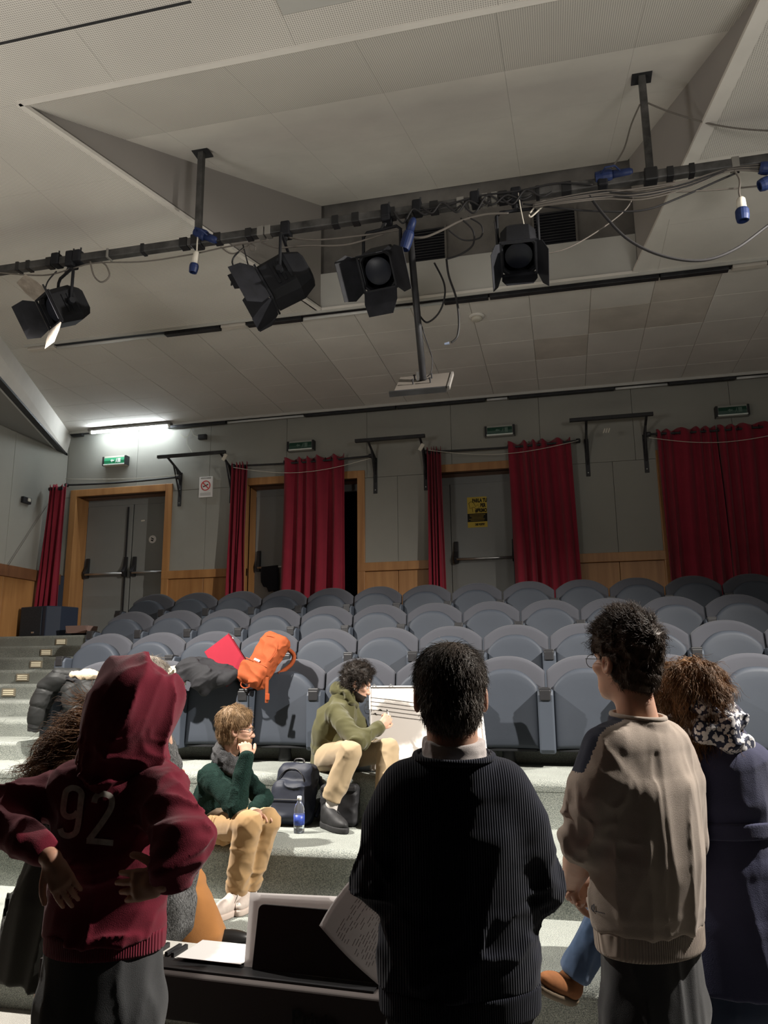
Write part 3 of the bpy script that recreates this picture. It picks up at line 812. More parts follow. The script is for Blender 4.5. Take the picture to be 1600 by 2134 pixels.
# ================================================================== SEATS
M_seat = mat('seat_fabric', (0.052, 0.054, 0.064), 0.85, 0.2, noise=(1.6, 0.08), sheen=0.1, bump=(420, 0.12), coord='Object')
M_shell = mat('seat_plastic', (0.050, 0.060, 0.078), 0.55, 0.35, noise=(3, 0.06))
M_pan = mat('seat_pan_plastic', (0.036, 0.043, 0.056), 0.6, 0.3, noise=(2.2, 0.08), bump=(300, 0.06))
M_under = mat('seat_dark', (0.012, 0.013, 0.015), 0.7, 0.3)
SW = 0.60
def make_armrest(parent, x):
    """box pillar between seats with a black tray socket on top"""
    a = empty('armrest', (0, 0, 0)); a.parent = parent
    del_ = a
    m = MB()
    poly = [(-0.345, 0.10), (-0.36, 0.13), (-0.365, 0.52), (-0.345, 0.555), (-0.32, 0.562), (0.06, 0.545), (0.08, 0.50), (0.08, 0.30), (-0.17, 0.26), (-0.20, 0.10)]
    m.prism(poly, 'x', x - 0.058, x + 0.058)
    o = m.build('armrest', M_shell, parent, bevel=0.014, seg=3)
    bpy.data.objects.remove(a)
    MB().box((x, -0.300, 0.553), (0.086, 0.13, 0.04), rot=(-.04, 0, 0)).build('tray_socket', M_black, o, bevel=0.006)
    MB().box((x, -0.346, 0.520), (0.078, 0.055, 0.075)).build('socket_lip', M_black, o, bevel=0.006)
    MB().box((x, -0.30, 0.573), (0.05, 0.05, 0.008)).build('socket_lid', mat('socket_gloss', (0.012, 0.012, 0.012), 0.3, 0.4), o, bevel=0.002)
    return o
def make_seat():
    e = empty('theatre_seat')
    hw = 0.293
    slab('backrest', M_seat, lambda u: 0.30, lambda u: 0.815 - 0.12 * abs(u) ** 2.3, hw, 0.085, yc=lambda x, z: 0.045 - 0.25 * x * x * 0 + (-0.35) * (x * x) * 1.0 + (z - 0.815) * 0.16, parent=e, p=9)
    slab('seat_cushion', M_pan, lambda u: 0.125, lambda u: 0.715 - 0.135 * abs(u) ** 2.5, 0.242, 0.125, yc=lambda x, z: -0.155 - 0.25 * x * x + (z - 0.7) * 0.10, parent=e, p=10)
    MB().box((0, -0.20, 0.118), (0.44, 0.13, 0.02)).build('cushion_pan', M_under, e, bevel=0.004)
    po = MB().lathe([(0.058, 0), (0.056, 0.03), (0.047, 0.07), (0.045, 0.20)], (0, -0.16, 0), 18).build('post', mat('post_metal', (0.035, 0.036, 0.04), 0.5, 0.4), e, smooth=True)
    MB().box2((-SW / 2, -0.12, 0.10), (SW / 2, 0.05, 0.135)).build('cross_beam', M_under, e)
    for sx in (-1, 1):
        h = MB().box((sx * 0.222, -0.235, 0.245), (0.035, 0.03, 0.085)).build('hinge_plate', M_under, e, bevel=0.004)
        for dz in (-.028, .028):
            MB().lathe([(0.006, 0), (0.005, 0.004)], (sx * 0.222, -0.251, 0.245 + dz), 8, Matrix.Rotation(PI / 2, 3, 'X')).build('bolt', M_steel, h)
    make_armrest(e, SW / 2)
    return e
seat0 = make_seat()
used = False
ROWX = [(-4.376, 13), (-4.954, 14), (-5.254, 15), (-5.50, 15)]
RN = ['front', 'second', 'third', 'rear']
YROW = [6.32 + 0.93 * r for r in range(4)]
SEATS = {}
for r, (x0, n) in enumerate(ROWX):
    for k in range(n):
        s = seat0 if not used else copy_tree(seat0)
        used = True
        s.location = (x0 + SW * (k + 0.5), YROW[r], ZP + RISE * r)
        tag(s, 'folded grey-blue theatre seat in the %s row, %s from the aisle stairs' % (RN[r], ORD[k + 1]), 'theatre seat', 'theatre seats in the %s row' % RN[r])
        SEATS[(r, k)] = s
for r in range(4):
    s = SEATS[(r, 0)]
    make_armrest(s, -SW / 2)
    MB().box2((-SW / 2 - .03, -0.30, 0.0), (-SW / 2 + .03, 0.05, 0.5)).build('end_panel', M_shell, s, bevel=0.01)
# ================================================================== LIGHTING RIG
YG, ZG = 5.10, 4.985
M_bar = mat('worn_black_paint', (0.05, 0.048, 0.046), 0.5, 0.4, noise=(7, 0.85))
M_tape = mat('black_tape', (0.012, 0.012, 0.013), 0.4, 0.4)
M_house = mat('lamp_housing', (0.009, 0.0095, 0.012), 0.65, 0.25, noise=(6, 0.4))
M_leaf = mat('barn_door_metal', (0.012, 0.0125, 0.016), 0.65, 0.25, noise=(10, 0.4))
M_leafw = mat('barn_door_worn', (0.24, 0.21, 0.18), 0.5, 0.4, noise=(14, 0.35))
M_lens = mat('lamp_lens', (0.015, 0.017, 0.024), 0.35, 0.2)
def smooth_path(pts, n=8):
    P = [Vector(p) for p in pts]; out = []
    for i in range(len(P) - 1):
        p0 = P[max(i - 1, 0)]; p1 = P[i]; p2 = P[i + 1]; p3 = P[min(i + 2, len(P) - 1)]
        for k in range(n):
            t = k / n
            out.append(0.5 * ((2 * p1) + (p2 - p0) * t + (2 * p0 - 5 * p1 + 4 * p2 - p3) * t * t + (3 * p1 - p0 - 3 * p2 + p3) * t ** 3))
    out.append(P[-1]); return out
def gx(px):            # x on the bar under picture column px
    return atY(px, 570 - 0.15 * px, YG).x
rig = empty('lighting_bar', (0, YG, ZG), 'long black lighting bar hung from the ceiling on three rods', 'lighting bar')
x0, x1 = -7.2, 4.8
MB().box2((x0, -0.033, -0.033), (x1, 0.033, 0.033)).build('bar', M_bar, rig, bevel=0.008)
for px in (412, 1355):
    xx = gx(px)
    zt = ZC + SL * (YG - 3.79) - ZG
    MB().box2((xx - .024, -0.024, -.045), (xx + .024, 0.024, zt)).build('hanger', M_bar, rig, bevel=0.004)
    MB().box((xx, 0, zt - .012), (0.14, 0.14, 0.012)).build('ceiling_plate', M_blackm, rig)
    MB().box((xx, 0, 0), (0.09, 0.1, 0.1)).build('clamp', M_tape, rig, bevel=0.01)
for px in (40, 62, 105, 228, 300, 385, 455, 520, 545, 560, 700, 742, 820, 905, 960, 985, 1010, 1030, 1048, 1120, 1180, 1253, 1395, 1440, 1530):
    w = rng.uniform(.02, .07)
    MB().box((gx(px), 0, 0), (w, 0.078, 0.078)).build('tape_wrap', M_tape if rng.random() < .65 else mat('dirty_tape', (0.2, 0.19, 0.17), 0.6, 0.3), rig, bevel=0.004)
for px in (120, 150, 165, 805, 870, 990, 1255):
    MB().box((gx(px), -0.005, 0.012), (0.07, 0.10, 0.105)).build('clamp', M_house, rig, bevel=0.012)
    MB().tube([(gx(px) + .02, -.02, .03), (gx(px) + .03, -.03, .085)], 0.007, 6).build('wing_bolt', M_blackm, rig)

def fresnel(px_clamp, c, f, label, leaves, scale=1.0, up=(0, 0, 1), yoke_dir=None, worn=()):
    """theatre lantern: c centre, f facing; leaves: four opening angles (top, right, bottom, left) in degrees"""
    xx = gx(px_clamp)
    e = empty('stage_lantern', (xx, YG, ZG - .04), label, 'stage light', 'stage lanterns hanging from the bar')
    org = Vector(e.location)
    f = Vector(f).normalized(); r = f.cross(Vector(up)).normalized(); u = r.cross(f).normalized()
    c = Vector(c)
    def T(x, y, z): return c + r * (x * scale) + f * (y * scale) + u * (z * scale) - org
    def octa(y, w, h, ch):
        p = [(-w + ch, h), (w - ch, h), (w, h - ch), (w, -h + ch), (w - ch, -h), (-w + ch, -h), (-w, -h + ch), (-w, h - ch)]
        return [T(a, y, b) for a, b in p]
    rings = [octa(-.20, .075, .09, .03), octa(-.185, .10, .12, .04), octa(-.08, .135, .16, .05), octa(.13, .135, .15, .045), octa(.13, .118, .132, .04), octa(.09, .112, .128, .04)]
    m = MB(); V = [v for rg_ in rings for v in rg_]; F = []
    for i in range(len(rings) - 1):
        for k in range(8): F.append((i * 8 + k, i * 8 + (k + 1) % 8, (i + 1) * 8 + (k + 1) % 8, (i + 1) * 8 + k))
    F.append(tuple(range(8))[::-1])
    m.add(V, F); body = m.build('housing', M_house, e, bevel=0.004)
    for s_ in (-1, 1):
        for k in range(3):
            q = [T(s_ * .137, -.07 + k * .05, -.08), T(s_ * .137, -.05 + k * .05, -.08), T(s_ * .137, -.05 + k * .05, .08), T(s_ * .137, -.07 + k * .05, .08)]
            q2 = [v + r * (s_ * .006) for v in q]
            MB().add(q + q2, [(0, 1, 2, 3), (7, 6, 5, 4), (0, 4, 5, 1), (1, 5, 6, 2), (2, 6, 7, 3), (3, 7, 4, 0)]).build('cooling_rib', M_house, body)
    lens = [T(.105 * math.cos(2 * PI * k / 24), .10, .105 * math.sin(2 * PI * k / 24)) for k in range(24)] + [T(0, .125, 0)]
    MB().add(lens, [(k, (k + 1) % 24, 24) for k in range(24)]).build('lens', M_lens, e, smooth=True)
    # square door frame
    fr = MB()
    for a, b, w, h in ((0, .135, .28, .02), (0, -.135, .28, .02), (.135, 0, .02, .28), (-.135, 0, .02, .28)):
        R3 = Matrix((r, f, u)).transposed()
        fr.box(T(a, .14, b), (w * scale, .014 * scale, h * scale), rot=R3)
    fr.build('door_frame', M_leaf, e)
    # leaves
    for i, (ax, nm) in enumerate((((0, 1), 't'), ((1, 0), 'r'), ((0, -1), 'b'), ((-1, 0), 'l'))):
        ang = leaves[i]
        if ang is None: continue
        an = math.radians(ang)
        L_ = .20; w0 = .135; w1 = .10 if i % 2 == 0 else .15
        ox, oz = ax[0] * .142, ax[1] * .142
        dx, dz = ax[0] * math.sin(an), ax[1] * math.sin(an); dy = math.cos(an)
        tx, tz = -ax[1], ax[0]
        pr = [(-w0, 0), (w0, 0), (w0 + (.04 if i % 2 else -.0), .09), (w1, L_), (-w1, L_), (-w0 - (.04 if i % 2 else 0), .09)]
        q = [T(ox + tx * a + dx * b, .15 + dy * b, oz + tz * a + dz * b) for a, b in pr]
        nrm_ = (q[1] - q[0]).cross(q[3] - q[0]).normalized() * .003
        q2 = [v + nrm_ for v in q]; n = len(q)
        MB().add(q + q2, [tuple(range(n)), tuple(range(2 * n - 1, n - 1, -1))] + [(k, k + n, (k + 1) % n + n, (k + 1) % n) for k in range(n)]).build('barn_door', M_leafw if i in worn else M_leaf, e)
    # yoke
    yr = Vector(yoke_dir).normalized() if yoke_dir else Vector((r.x, r.y, 0)).normalized()
    hw = .158 * scale
    top = Vector((c.x, c.y, ZG - .115))
    p = [c - yr * hw, Vector((c.x, c.y, top.z)) - yr * hw - Vector((0, 0, .03)), top - yr * (hw - .03), top + yr * (hw - .03), Vector((c.x, c.y, top.z)) + yr * hw - Vector((0, 0, .03)), c + yr * hw]
    MB().tube([v - org for v in p], 0.0125, 8).build('yoke', M_house, e, smooth=True)
    MB().tube([top - org, Vector((xx, YG, ZG - .03)) - org], 0.016, 8).build('spigot', M_blackm, e)
    MB().box(Vector((0, 0, 0.03)), (0.075, 0.10, 0.12)).build('hook_clamp', M_house, e, bevel=0.012)
    for s_ in (-1, 1):
        MB().tube([c + yr * s_ * (hw - .01) - org, c + yr * s_ * (hw + .035) - org], 0.026, 10).build('pivot_knob', M_house, e)
    return e
def sp(px, py, Y=YG): return atY(px, py, Y)
fresnel(150, sp(132, 640), (-0.45, -0.72, -0.52), 'black stage lantern at far left with bent pale barn doors', (60, 20, 48, 55), 0.92, worn=(0, 2))
fresnel(597, sp(592, 585), (-0.92, -0.15, -0.5), 'black stage lantern seen from the side facing left', (15, 24, 18, 35), 1.05)
fresnel(806, sp(796, 560), (-0.12, -0.78, -0.6), 'black stage lantern facing forward beside the slanting pole', (5, 32, 55, 48), 0.95)
fresnel(1075, sp(1080, 520), (0.02, -0.55, -0.84), 'black stage lantern tilted steeply down at right of the bar', (None, 18, -10, 22), 0.92, worn=())

# pole with mounting plate
tp = sp(850, 470, YG); bt = atY(882, 792, 5.35)
e = empty('projector_mount', (tp.x, YG, ZG), 'slanting black pole with an empty flat mounting plate', 'pole')
og = Vector(e.location)
MB().tube([Vector((0, 0, 0.0)), bt - og], 0.026, 12).build('pole', M_blackm, e, smooth=True)
pa, pb, pc, pd = [atZ(*q, bt.z - .03) - og for q in ((808, 812), (908, 804), (955, 788), (835, 800))]
ctr = bt - og - Vector((0, 0, .02))
pl = empty('tmp'); bpy.data.objects.remove(pl)
xd = Vector((1, 0.0, 0)); yd_ = Vector((0, 1, 0))
RP = Matrix.Rotation(0.70, 3, 'X')
MB().box(ctr, (0.40, 0.30, 0.02), rot=RP).build('plate', mat('plywood', (0.13, 0.115, 0.10), 0.7, 0.2), e, bevel=0.003)
MB().box(ctr + RP @ Vector((-0.025, -0.16, -0.01)), (0.42, 0.022, 0.04), rot=RP).build('edge_bar', M_blackm, e)
MB().box(ctr + RP @ Vector((0.205, -0.01, 0.0)), (0.016, 0.32, 0.03), rot=RP).build('edge_bar', M_darkgrey, e)
for a in (-.07, .06):
    for b in (-.05, .05):
        MB().lathe([(0.006, 0), (0.006, .03), (0.01, .03), (0.01, .038)], ctr + RP @ Vector((a, b, .012)), 8, RP).build('bolt', M_blackm, e)
MB().box(ctr + Vector((-.04, 0, .05)), (.02, .02, .07)).build('lug', M_steel, e)

# ---- cables
def cable(pts, label, r=0.006, m=None, Y=YG - .02, ends=None, name='cable'):
    P = [atY(p[0], p[1], p[2] if len(p) > 2 else Y) for p in pts]
    o = MB().tube(smooth_path(P), r, 7).build(name, m or M_cable, smooth=True)
    return tag(o, label, 'cable', None)
cable([(-20, 566, 5.05), (40, 572), (100, 573), (150, 560), (200, 548), (300, 545), (400, 530), (470, 515), (560, 500)], 'grey cable running under the bar at far left', 0.006, M_cableg)
cable([(188, 545), (196, 575), (212, 588), (228, 575), (222, 555), (212, 546)], 'loose loop of grey cable right of the far left lantern', 0.007, M_cableg)
cable([(118, 565), (98, 590), (90, 630), (92, 648)], 'short black cable feeding the far left lantern', 0.006)
cable([(460, 515), (480, 528), (500, 524), (520, 508)], 'grey cable swag left of the side-facing lantern', 0.006, M_cableg)
cable([(506, 510), (515, 545), (524, 580)], 'black cable dropping to the side-facing lantern', 0.006)
cable([(545, 506), (580, 516), (640, 512), (720, 510), (800, 488)], 'pale cable slung under the bar beside the side-facing lantern', 0.007, M_cableg)
cable([(600, 495), (660, 500), (760, 490), (840, 478)], 'second pale cable slung along the middle of the bar', 0.007, M_cableg)
cable([(520, 508), (530, 512), (532, 521), (524, 522), (521, 513)], 'small ring of pale cable on the bar', 0.005, M_cableg)
cable([(508, 516), (490, 532), (484, 545), (486, 560), (482, 595)], 'dangling black strap left of the side-facing lantern', 0.007, M_tape)
cable([(838, 492), (880, 495), (920, 480), (960, 460), (1010, 447), (1060, 445)], 'pale cable drooping under the bar beside the pole', 0.009, M_cableg)
cable([(905, 548, 5.2), (925, 590, 5.2), (925, 625, 5.2), (912, 655, 5.25), (890, 672, 5.3), (876, 660, 5.3)], 'black cable looping down onto the slanting pole', 0.007)
cable([(930, 540, 5.15), (935, 575, 5.15), (950, 620, 5.15), (956, 665, 5.15), (953, 700, 5.15), (940, 714, 5.15)], 'black cable hanging with a bare connector end', 0.008)
cable([(873, 660, 5.3), (885, 700, 5.32), (900, 745, 5.33), (898, 775, 5.34), (890, 785, 5.35)], 'thin cable bowed beside the slanting pole', 0.004)
cable([(960, 455), (985, 480), (985, 510), (960, 530), (930, 540)], 'black cable coil under the middle of the bar', 0.007)
cable([(975, 452), (1003, 470), (1000, 495), (965, 500), (935, 480)], 'second black cable coil under the middle of the bar', 0.006)
cable([(860, 440), (920, 430), (1000, 408), (1080, 398), (1160, 382), (1235, 385)], 'black cable draped over the top of the bar', 0.007, None, YG - .045)
cable([(1090, 425), (1150, 432), (1240, 440), (1340, 438), (1420, 410), (1500, 375), (1540, 358)], 'black cable sagging below the right half of the bar', 0.007)
cable([(1228, 408), (1260, 450), (1310, 500), (1380, 533), (1460, 543), (1530, 520), (1600, 470), (1660, 430)], 'heavy black cable in a long sag at far right', 0.010, None, YG - .05)
cable([(1333, 218, YG - .03), (1315, 260), (1300, 310), (1275, 350)], 'brown cable from right hanger rod down to the blue coupler', 0.006, M_cableg)
cable([(1350, 215, YG - .03), (1400, 235), (1480, 258), (1560, 270), (1680, 275)], 'brown cable swung from right hanger rod out of view', 0.006, M_cableg)
cable([(1322, 405), (1300, 440), (1240, 485), (1180, 518), (1130, 530)], 'thin brown cable to the steeply tilted lantern', 0.005, M_cableg)
cable([(1030, 460), (1036, 500), (1040, 530)], 'black cable beside the steeply tilted lantern', 0.005)
cable([(1080, 402, YG - .05), (1084, 430, YG - .05), (1090, 460, YG - .05), (1092, 470, YG - .05)], 'pale safety wire above the steeply tilted lantern', 0.004, M_cream)
cable([(1102, 448), (1106, 452), (1120, 440), (1140, 420), (1122, 424), (1104, 444)], 'loop of white cable on the bar', 0.006, M_cream)
for k in range(7):
    dy_ = k * 3.6 + rng.uniform(-5, 5)
    mid_ = rng.uniform(-7, 9)
    cable([(1110, 425 + dy_ * .3, YG - .05), (1180, 408 + dy_ * .6, YG - .05 - .004 * k), (1260, 395 + dy_ * .8, YG - .05), (1340, 386 + dy_ * 1.1 + mid_, YG - .05), (1430, 372 + dy_ * .8 + mid_ * .5, YG - .05), (1520, 350 + dy_ * .3, YG - .05), (1600, 340 + dy_ * .8, YG - .05)],
          'pale cable in the bundle under the right half of the bar, %s from the top' % ORD[k + 1], (0.0045, 0.006, 0.0055)[k % 3], M_cable if k % 3 == 1 else M_cableg)
cable([(1280, 398), (1400, 400), (1500, 395), (1580, 388)], 'single grey cable running below the bundle to the blue plugs', 0.006, M_cableg)
for k, (a, b) in enumerate(((880, 960), (930, 1020), (960, 1070), (1000, 1110), (1040, 1150), (820, 900))):
    f_ = lambda x: 570 - .15 * x
    cable([(a, f_(a) - 6, YG - .05), (a + (b - a) * .25, f_(a) + 6 + 6 * (k % 3), YG - .055), (a + (b - a) * .5, f_((a + b) / 2) - 10 + 5 * (k % 2), YG - .06), (a + (b - a) * .8, f_(b) + 12, YG - .05), (b, f_(b) + 2, YG - .045)],
          'black cable wound on the middle of the bar, %s from the left' % ORD[[2, 3, 4, 5, 6, 1][k]], 0.007)
# ---- industrial plugs
def plug(a, b, label, split=0.45, r=0.035, body=None, Y=YG - .05, handle=False):
    A = atY(*a, Y); B = atY(*b, Y)
    e = empty('cable_plug', A, label, 'plug')
    d = B - A; L = d.length
    R = d.to_track_quat('Z', 'Y').to_matrix()
    MB().lathe([(r * .45, 0), (r * .7, L * .08), (r * .8, L * split)], (0, 0, 0), 14, R).build('grip', body or M_blue, e, smooth=True)
    MB().lathe([(r * .95, L * split), (r * 1.1, L * (split + .08)), (r * 1.1, L * .8), (r * .95, L), (r * .7, L), (r * .7, L * .85)], (0, 0, 0), 16, R).build('collar', M_blue, e, smooth=False)
    if handle:
        MB().tube([R @ Vector((r, 0, L * .35)), R @ Vector((r * 2.4, 0, L * .5)), R @ Vector((r * 2.4, 0, L * .75)), R @ Vector((r, 0, L * .85))], 0.007, 6).build('latch', M_blue, e)
    return e
plug((410, 524), (402, 568), 'cream and blue plug hanging beside the left hanger rod', 0.6, 0.033, M_cream)
cable([(414, 480), (411, 505), (410, 526)], 'short pale cable of the plug beside the left hanger rod', 0.006, M_cream, YG - .05)
plug((452, 502), (408, 484), 'blue coupler lying on the bar at left hanger rod', 0.5, 0.042, M_blue, YG - .03, True)
plug((862, 455), (842, 520), 'blue plug hanging from the middle of the bar by the pole', 0.45, 0.038, M_blue, YG - .07)
plug((1318, 358), (1240, 372), 'blue coupler lying on the bar left of the right hanger rod', 0.55, 0.045, M_blue, YG - .02, True)
plug((1543, 412), (1548, 460), 'cream and blue plug hanging at far right', 0.5, 0.040, M_cream)
cable([(1530, 355), (1541, 375), (1540, 400), (1543, 414)], 'brown cable of the plug hanging at far right', 0.007, M_cableg, YG - .05)
plug((1618, 352), (1582, 350), 'blue plug on the bar at the right edge, upper of two', 0.4, 0.04)
plug((1618, 372), (1582, 388), 'blue plug on the bar at the right edge, lower of two', 0.4, 0.04)
c = atY(936, 715, 5.15)
o = MB().tube([c, c + Vector((-.035, 0, -.004))], [0.011, 0.008], 8).build('cable_connector', mat('connector', (0.25, 0.3, 0.42), 0.3, 0.5)); tag(o, 'small metal connector on the end of the hanging cable', 'connector')
# ================================================================== SCULPTING KIT (signed distance fields meshed by surface nets)
class Fd:
    def __init__(s, f, lo, hi): s.f = f; s.lo = np.array(lo, float); s.hi = np.array(hi, float)
    def __call__(s, P): return s.f(P)
def _v(a): return np.array(a, np.float32)
def cone(a, b, ra, rb):
    a = _v(a); b = _v(b); ab = b - a; L2 = float(ab @ ab) + 1e-9
    def f(P):
        q = P - a; t = np.clip((q @ ab) / L2, 0, 1)
        return np.sqrt(((q - t[:, None] * ab) ** 2).sum(1)) - (ra + t * (rb - ra))
    m = max(ra, rb)
    return Fd(f, np.minimum(a, b) - m, np.maximum(a, b) + m)
def ell(c, r, R=None):
    """ellipsoid; R rows = local axes"""
    c = _v(c); r = _v(r); Rm = None if R is None else _v(R)
    def f(P):
        q = P - c
        if Rm is not None: q = q @ Rm.T
        k0 = np.sqrt(((q / r) ** 2).sum(1)); k1 = np.sqrt(((q / (r * r)) ** 2).sum(1)) + 1e-6
        return k0 * (k0 - 1) / k1
    m = float(r.max())
    return Fd(f, c - m, c + m)
def echain(st):
    """loft of elliptical sections: (centre, right-vector half width, front-vector half depth)"""
    S_ = [(_v(c), _v(x), _v(y)) for c, x, y in st]
    def f(P):
        out = None
        for (c0, x0, y0), (c1, x1, y1) in zip(S_[:-1], S_[1:]):
            ab = c1 - c0; L2 = float(ab @ ab) + 1e-9
            q = P - c0; t = np.clip((q @ ab) / L2, 0, 1)[:, None]
            c = c0 + t * ab; x = x0 + t * (x1 - x0); y = y0 + t * (y1 - y0)
            d = P - c
            lx = (x * x).sum(1); ly = (y * y).sum(1)
            u = (d * x).sum(1) / lx; v = (d * y).sum(1) / ly
            ax = d @ ab / np.sqrt(L2)
            mn = np.sqrt(np.minimum(lx, ly))
            r = (np.sqrt(u * u + v * v + (ax / mn) ** 2) - 1) * mn
            out = r if out is None else np.minimum(out, r)
        return out
    A = np.array([c for c, _, _ in S_]); m = max(max(np.linalg.norm(x), np.linalg.norm(y)) for _, x, y in S_)
    return Fd(f, A.min(0) - m, A.max(0) + m)
def chain(pts, rs, k=0.0):
    fs = [cone(pts[i], pts[i + 1], rs[i], rs[i + 1]) for i in range(len(pts) - 1)]
    return U(k, *fs)
def smin(a, b, k):
    if k <= 0: return np.minimum(a, b)
    h = np.clip(0.5 + 0.5 * (b - a) / k, 0, 1)
    return b + (a - b) * h - k * h * (1 - h)
def U(k, *fs):
    def f(P):
        d = fs[0](P)
        for g in fs[1:]: d = smin(d, g(P), k)
        return d
    return Fd(f, np.min([g.lo for g in fs], 0), np.max([g.hi for g in fs], 0))
def SUB(a, b, k=0.0):
    def f(P):
        return -smin(-a(P), b(P), k)
    return Fd(f, a.lo, a.hi)
def INT(a, g, k=0.0):
    """intersect with half-space / function g(P) < 0"""
    def f(P): return -smin(-a(P), -g(P), k)
    return Fd(f, a.lo, a.hi)
def plane(p, n):
    p = _v(p); n = _v(n) / np.linalg.norm(n)
    return lambda P: (P - p) @ n
def GROW(a, t):
    return Fd(lambda P: a(P) - t, a.lo - t, a.hi + t)
_tab = np.random.RandomState(5).rand(65536).astype(np.float32) * 2 - 1
def vnoise(P, s=0):
    i = np.floor(P).astype(np.int64); f = (P - i).astype(np.float32); f = f * f * (3 - 2 * f)
    def h(x, y, z): return _tab[((x * 73856093) ^ (y * 19349663) ^ (z * 83492791) ^ (s * 2654435)) & 65535]
    x, y, z = i.T; fx, fy, fz = f.T
    c00 = h(x, y, z) * (1 - fx) + h(x + 1, y, z) * fx; c10 = h(x, y + 1, z) * (1 - fx) + h(x + 1, y + 1, z) * fx
    c01 = h(x, y, z + 1) * (1 - fx) + h(x + 1, y, z + 1) * fx; c11 = h(x, y + 1, z + 1) * (1 - fx) + h(x + 1, y + 1, z + 1) * fx
    return (c00 * (1 - fy) + c10 * fy) * (1 - fz) + (c01 * (1 - fy) + c11 * fy) * fz
def stretch(P, d, k):
    """compress coordinates along d so noise features become long in that direction"""
    d = _v(d) / np.linalg.norm(d)
    return P - (P @ d)[:, None] * d * (1 - k)
def folds(amp, freq, d=(0, 0, 1), k=0.25, seed=0, sharp=1.0, center=None, rad=None):
    """cloth folds running along direction d; optional radial weight"""
    def g(P):
        Q = stretch(P, d, k) * freq
        Q = Q + 0.45 * vnoise(Q * 0.5, seed + 9)[:, None]
        n = vnoise(Q, seed) + 0.45 * vnoise(Q * 2.1, seed + 1)
        r = (1 - np.minimum(np.abs(n) * 1.5, 1)) ** 2      # narrow ridges
        w = amp
        if center is not None:
            w = amp * np.exp(-(((P - _v(center)) / rad) ** 2).sum(1))
        return w * (1.1 * r - 0.3 + 0.35 * n)
    return g
def DISP(a, *gs):
    def f(P):
        d = a(P); m = np.abs(d) < 0.06
        if m.any():
            Q = P[m]; s_ = 0
            for g in gs: s_ = s_ + g(Q)
            d = d.copy(); d[m] -= s_
        return d
    return Fd(f, a.lo - 0.03, a.hi + 0.03)
def nets(F, h, pad=3):
    lo = F.lo - pad * h; n = np.ceil((F.hi + pad * h - lo) / h).astype(int) + 1
    st = 4; n = ((n + st - 1) // st) * st + 1
    ax = [(lo[i] + h * np.arange(n[i])).astype(np.float32) for i in range(3)]
    cx = [a[::st] for a in ax]
    G = np.stack(np.meshgrid(*cx, indexing='ij'), -1).reshape(-1, 3)
    dc = F(G).reshape([len(c) for c in cx])
    idx = [np.minimum((np.arange(m) + st // 2) // st, len(c) - 1) for m, c in zip(n, cx)]
    D = dc[np.ix_(*idx)].astype(np.float32)
    mk = np.abs(D) < st * h * 1.5
    ii = np.argwhere(mk)
    P = np.stack([ax[0][ii[:, 0]], ax[1][ii[:, 1]], ax[2][ii[:, 2]]], 1)
    vals = np.empty(len(P), np.float32)
    for s0 in range(0, len(P), 400000): vals[s0:s0 + 400000] = F(P[s0:s0 + 400000])
    D[mk] = vals
    sg = D < 0
    c = sg[:-1, :-1, :-1].astype(np.int8)
    tot = sum(sg[a:sg.shape[0] - 1 + a, b:sg.shape[1] - 1 + b, cc:sg.shape[2] - 1 + cc].astype(np.int8) for a in (0, 1) for b in (0, 1) for cc in (0, 1))
    act = np.argwhere((tot > 0) & (tot < 8))
    vid = -np.ones(tot.shape, np.int32); vid[act[:, 0], act[:, 1], act[:, 2]] = np.arange(len(act))
    cor = [(a, b, cc) for a in (0, 1) for b in (0, 1) for cc in (0, 1)]
    cv = np.stack([D[act[:, 0] + a, act[:, 1] + b, act[:, 2] + cc] for a, b, cc in cor], 1)
    acc = np.zeros((len(act), 3), np.float32); cnt = np.zeros(len(act), np.float32)
    for e0 in range(8):
        for e1 in range(e0 + 1, 8):
            if sum(x != y for x, y in zip(cor[e0], cor[e1])) != 1: continue
            a, b = cv[:, e0], cv[:, e1]; m = (a < 0) != (b < 0)
            t = np.where(m, a / np.where(m, a - b, 1), 0)
            p = np.array(cor[e0], np.float32) + t[:, None] * (np.array(cor[e1], np.float32) - np.array(cor[e0], np.float32))
            acc += p * m[:, None]; cnt += m
    V = lo + h * (act + acc / cnt[:, None])
    Q = []
    for axis in range(3):
        sl0 = [slice(1, -1)] * 3; sl1 = [slice(1, -1)] * 3
        sl0[axis] = slice(0, -1); sl1[axis] = slice(1, None)
        A = sg[tuple(sl0)]; B = sg[tuple(sl1)]
        ch = np.argwhere(A != B); fl = A[ch[:, 0], ch[:, 1], ch[:, 2]]
        off = np.array([1, 1, 1]); off[axis] = 0
        ch = ch + off
        o1, o2 = [(1, 2), (2, 0), (0, 1)][axis]
        d1 = np.zeros(3, int); d1[o1] = 1; d2 = np.zeros(3, int); d2[o2] = 1
        q = np.stack([vid[tuple((ch - d1 - d2).T)], vid[tuple((ch - d2).T)], vid[tuple(ch.T)], vid[tuple((ch - d1).T)]], 1)
        q[~fl] = q[~fl][:, ::-1]
        Q.append(q)
    Q = np.concatenate(Q); Q = Q[(Q >= 0).all(1)]
    return V.astype(np.float32), Q
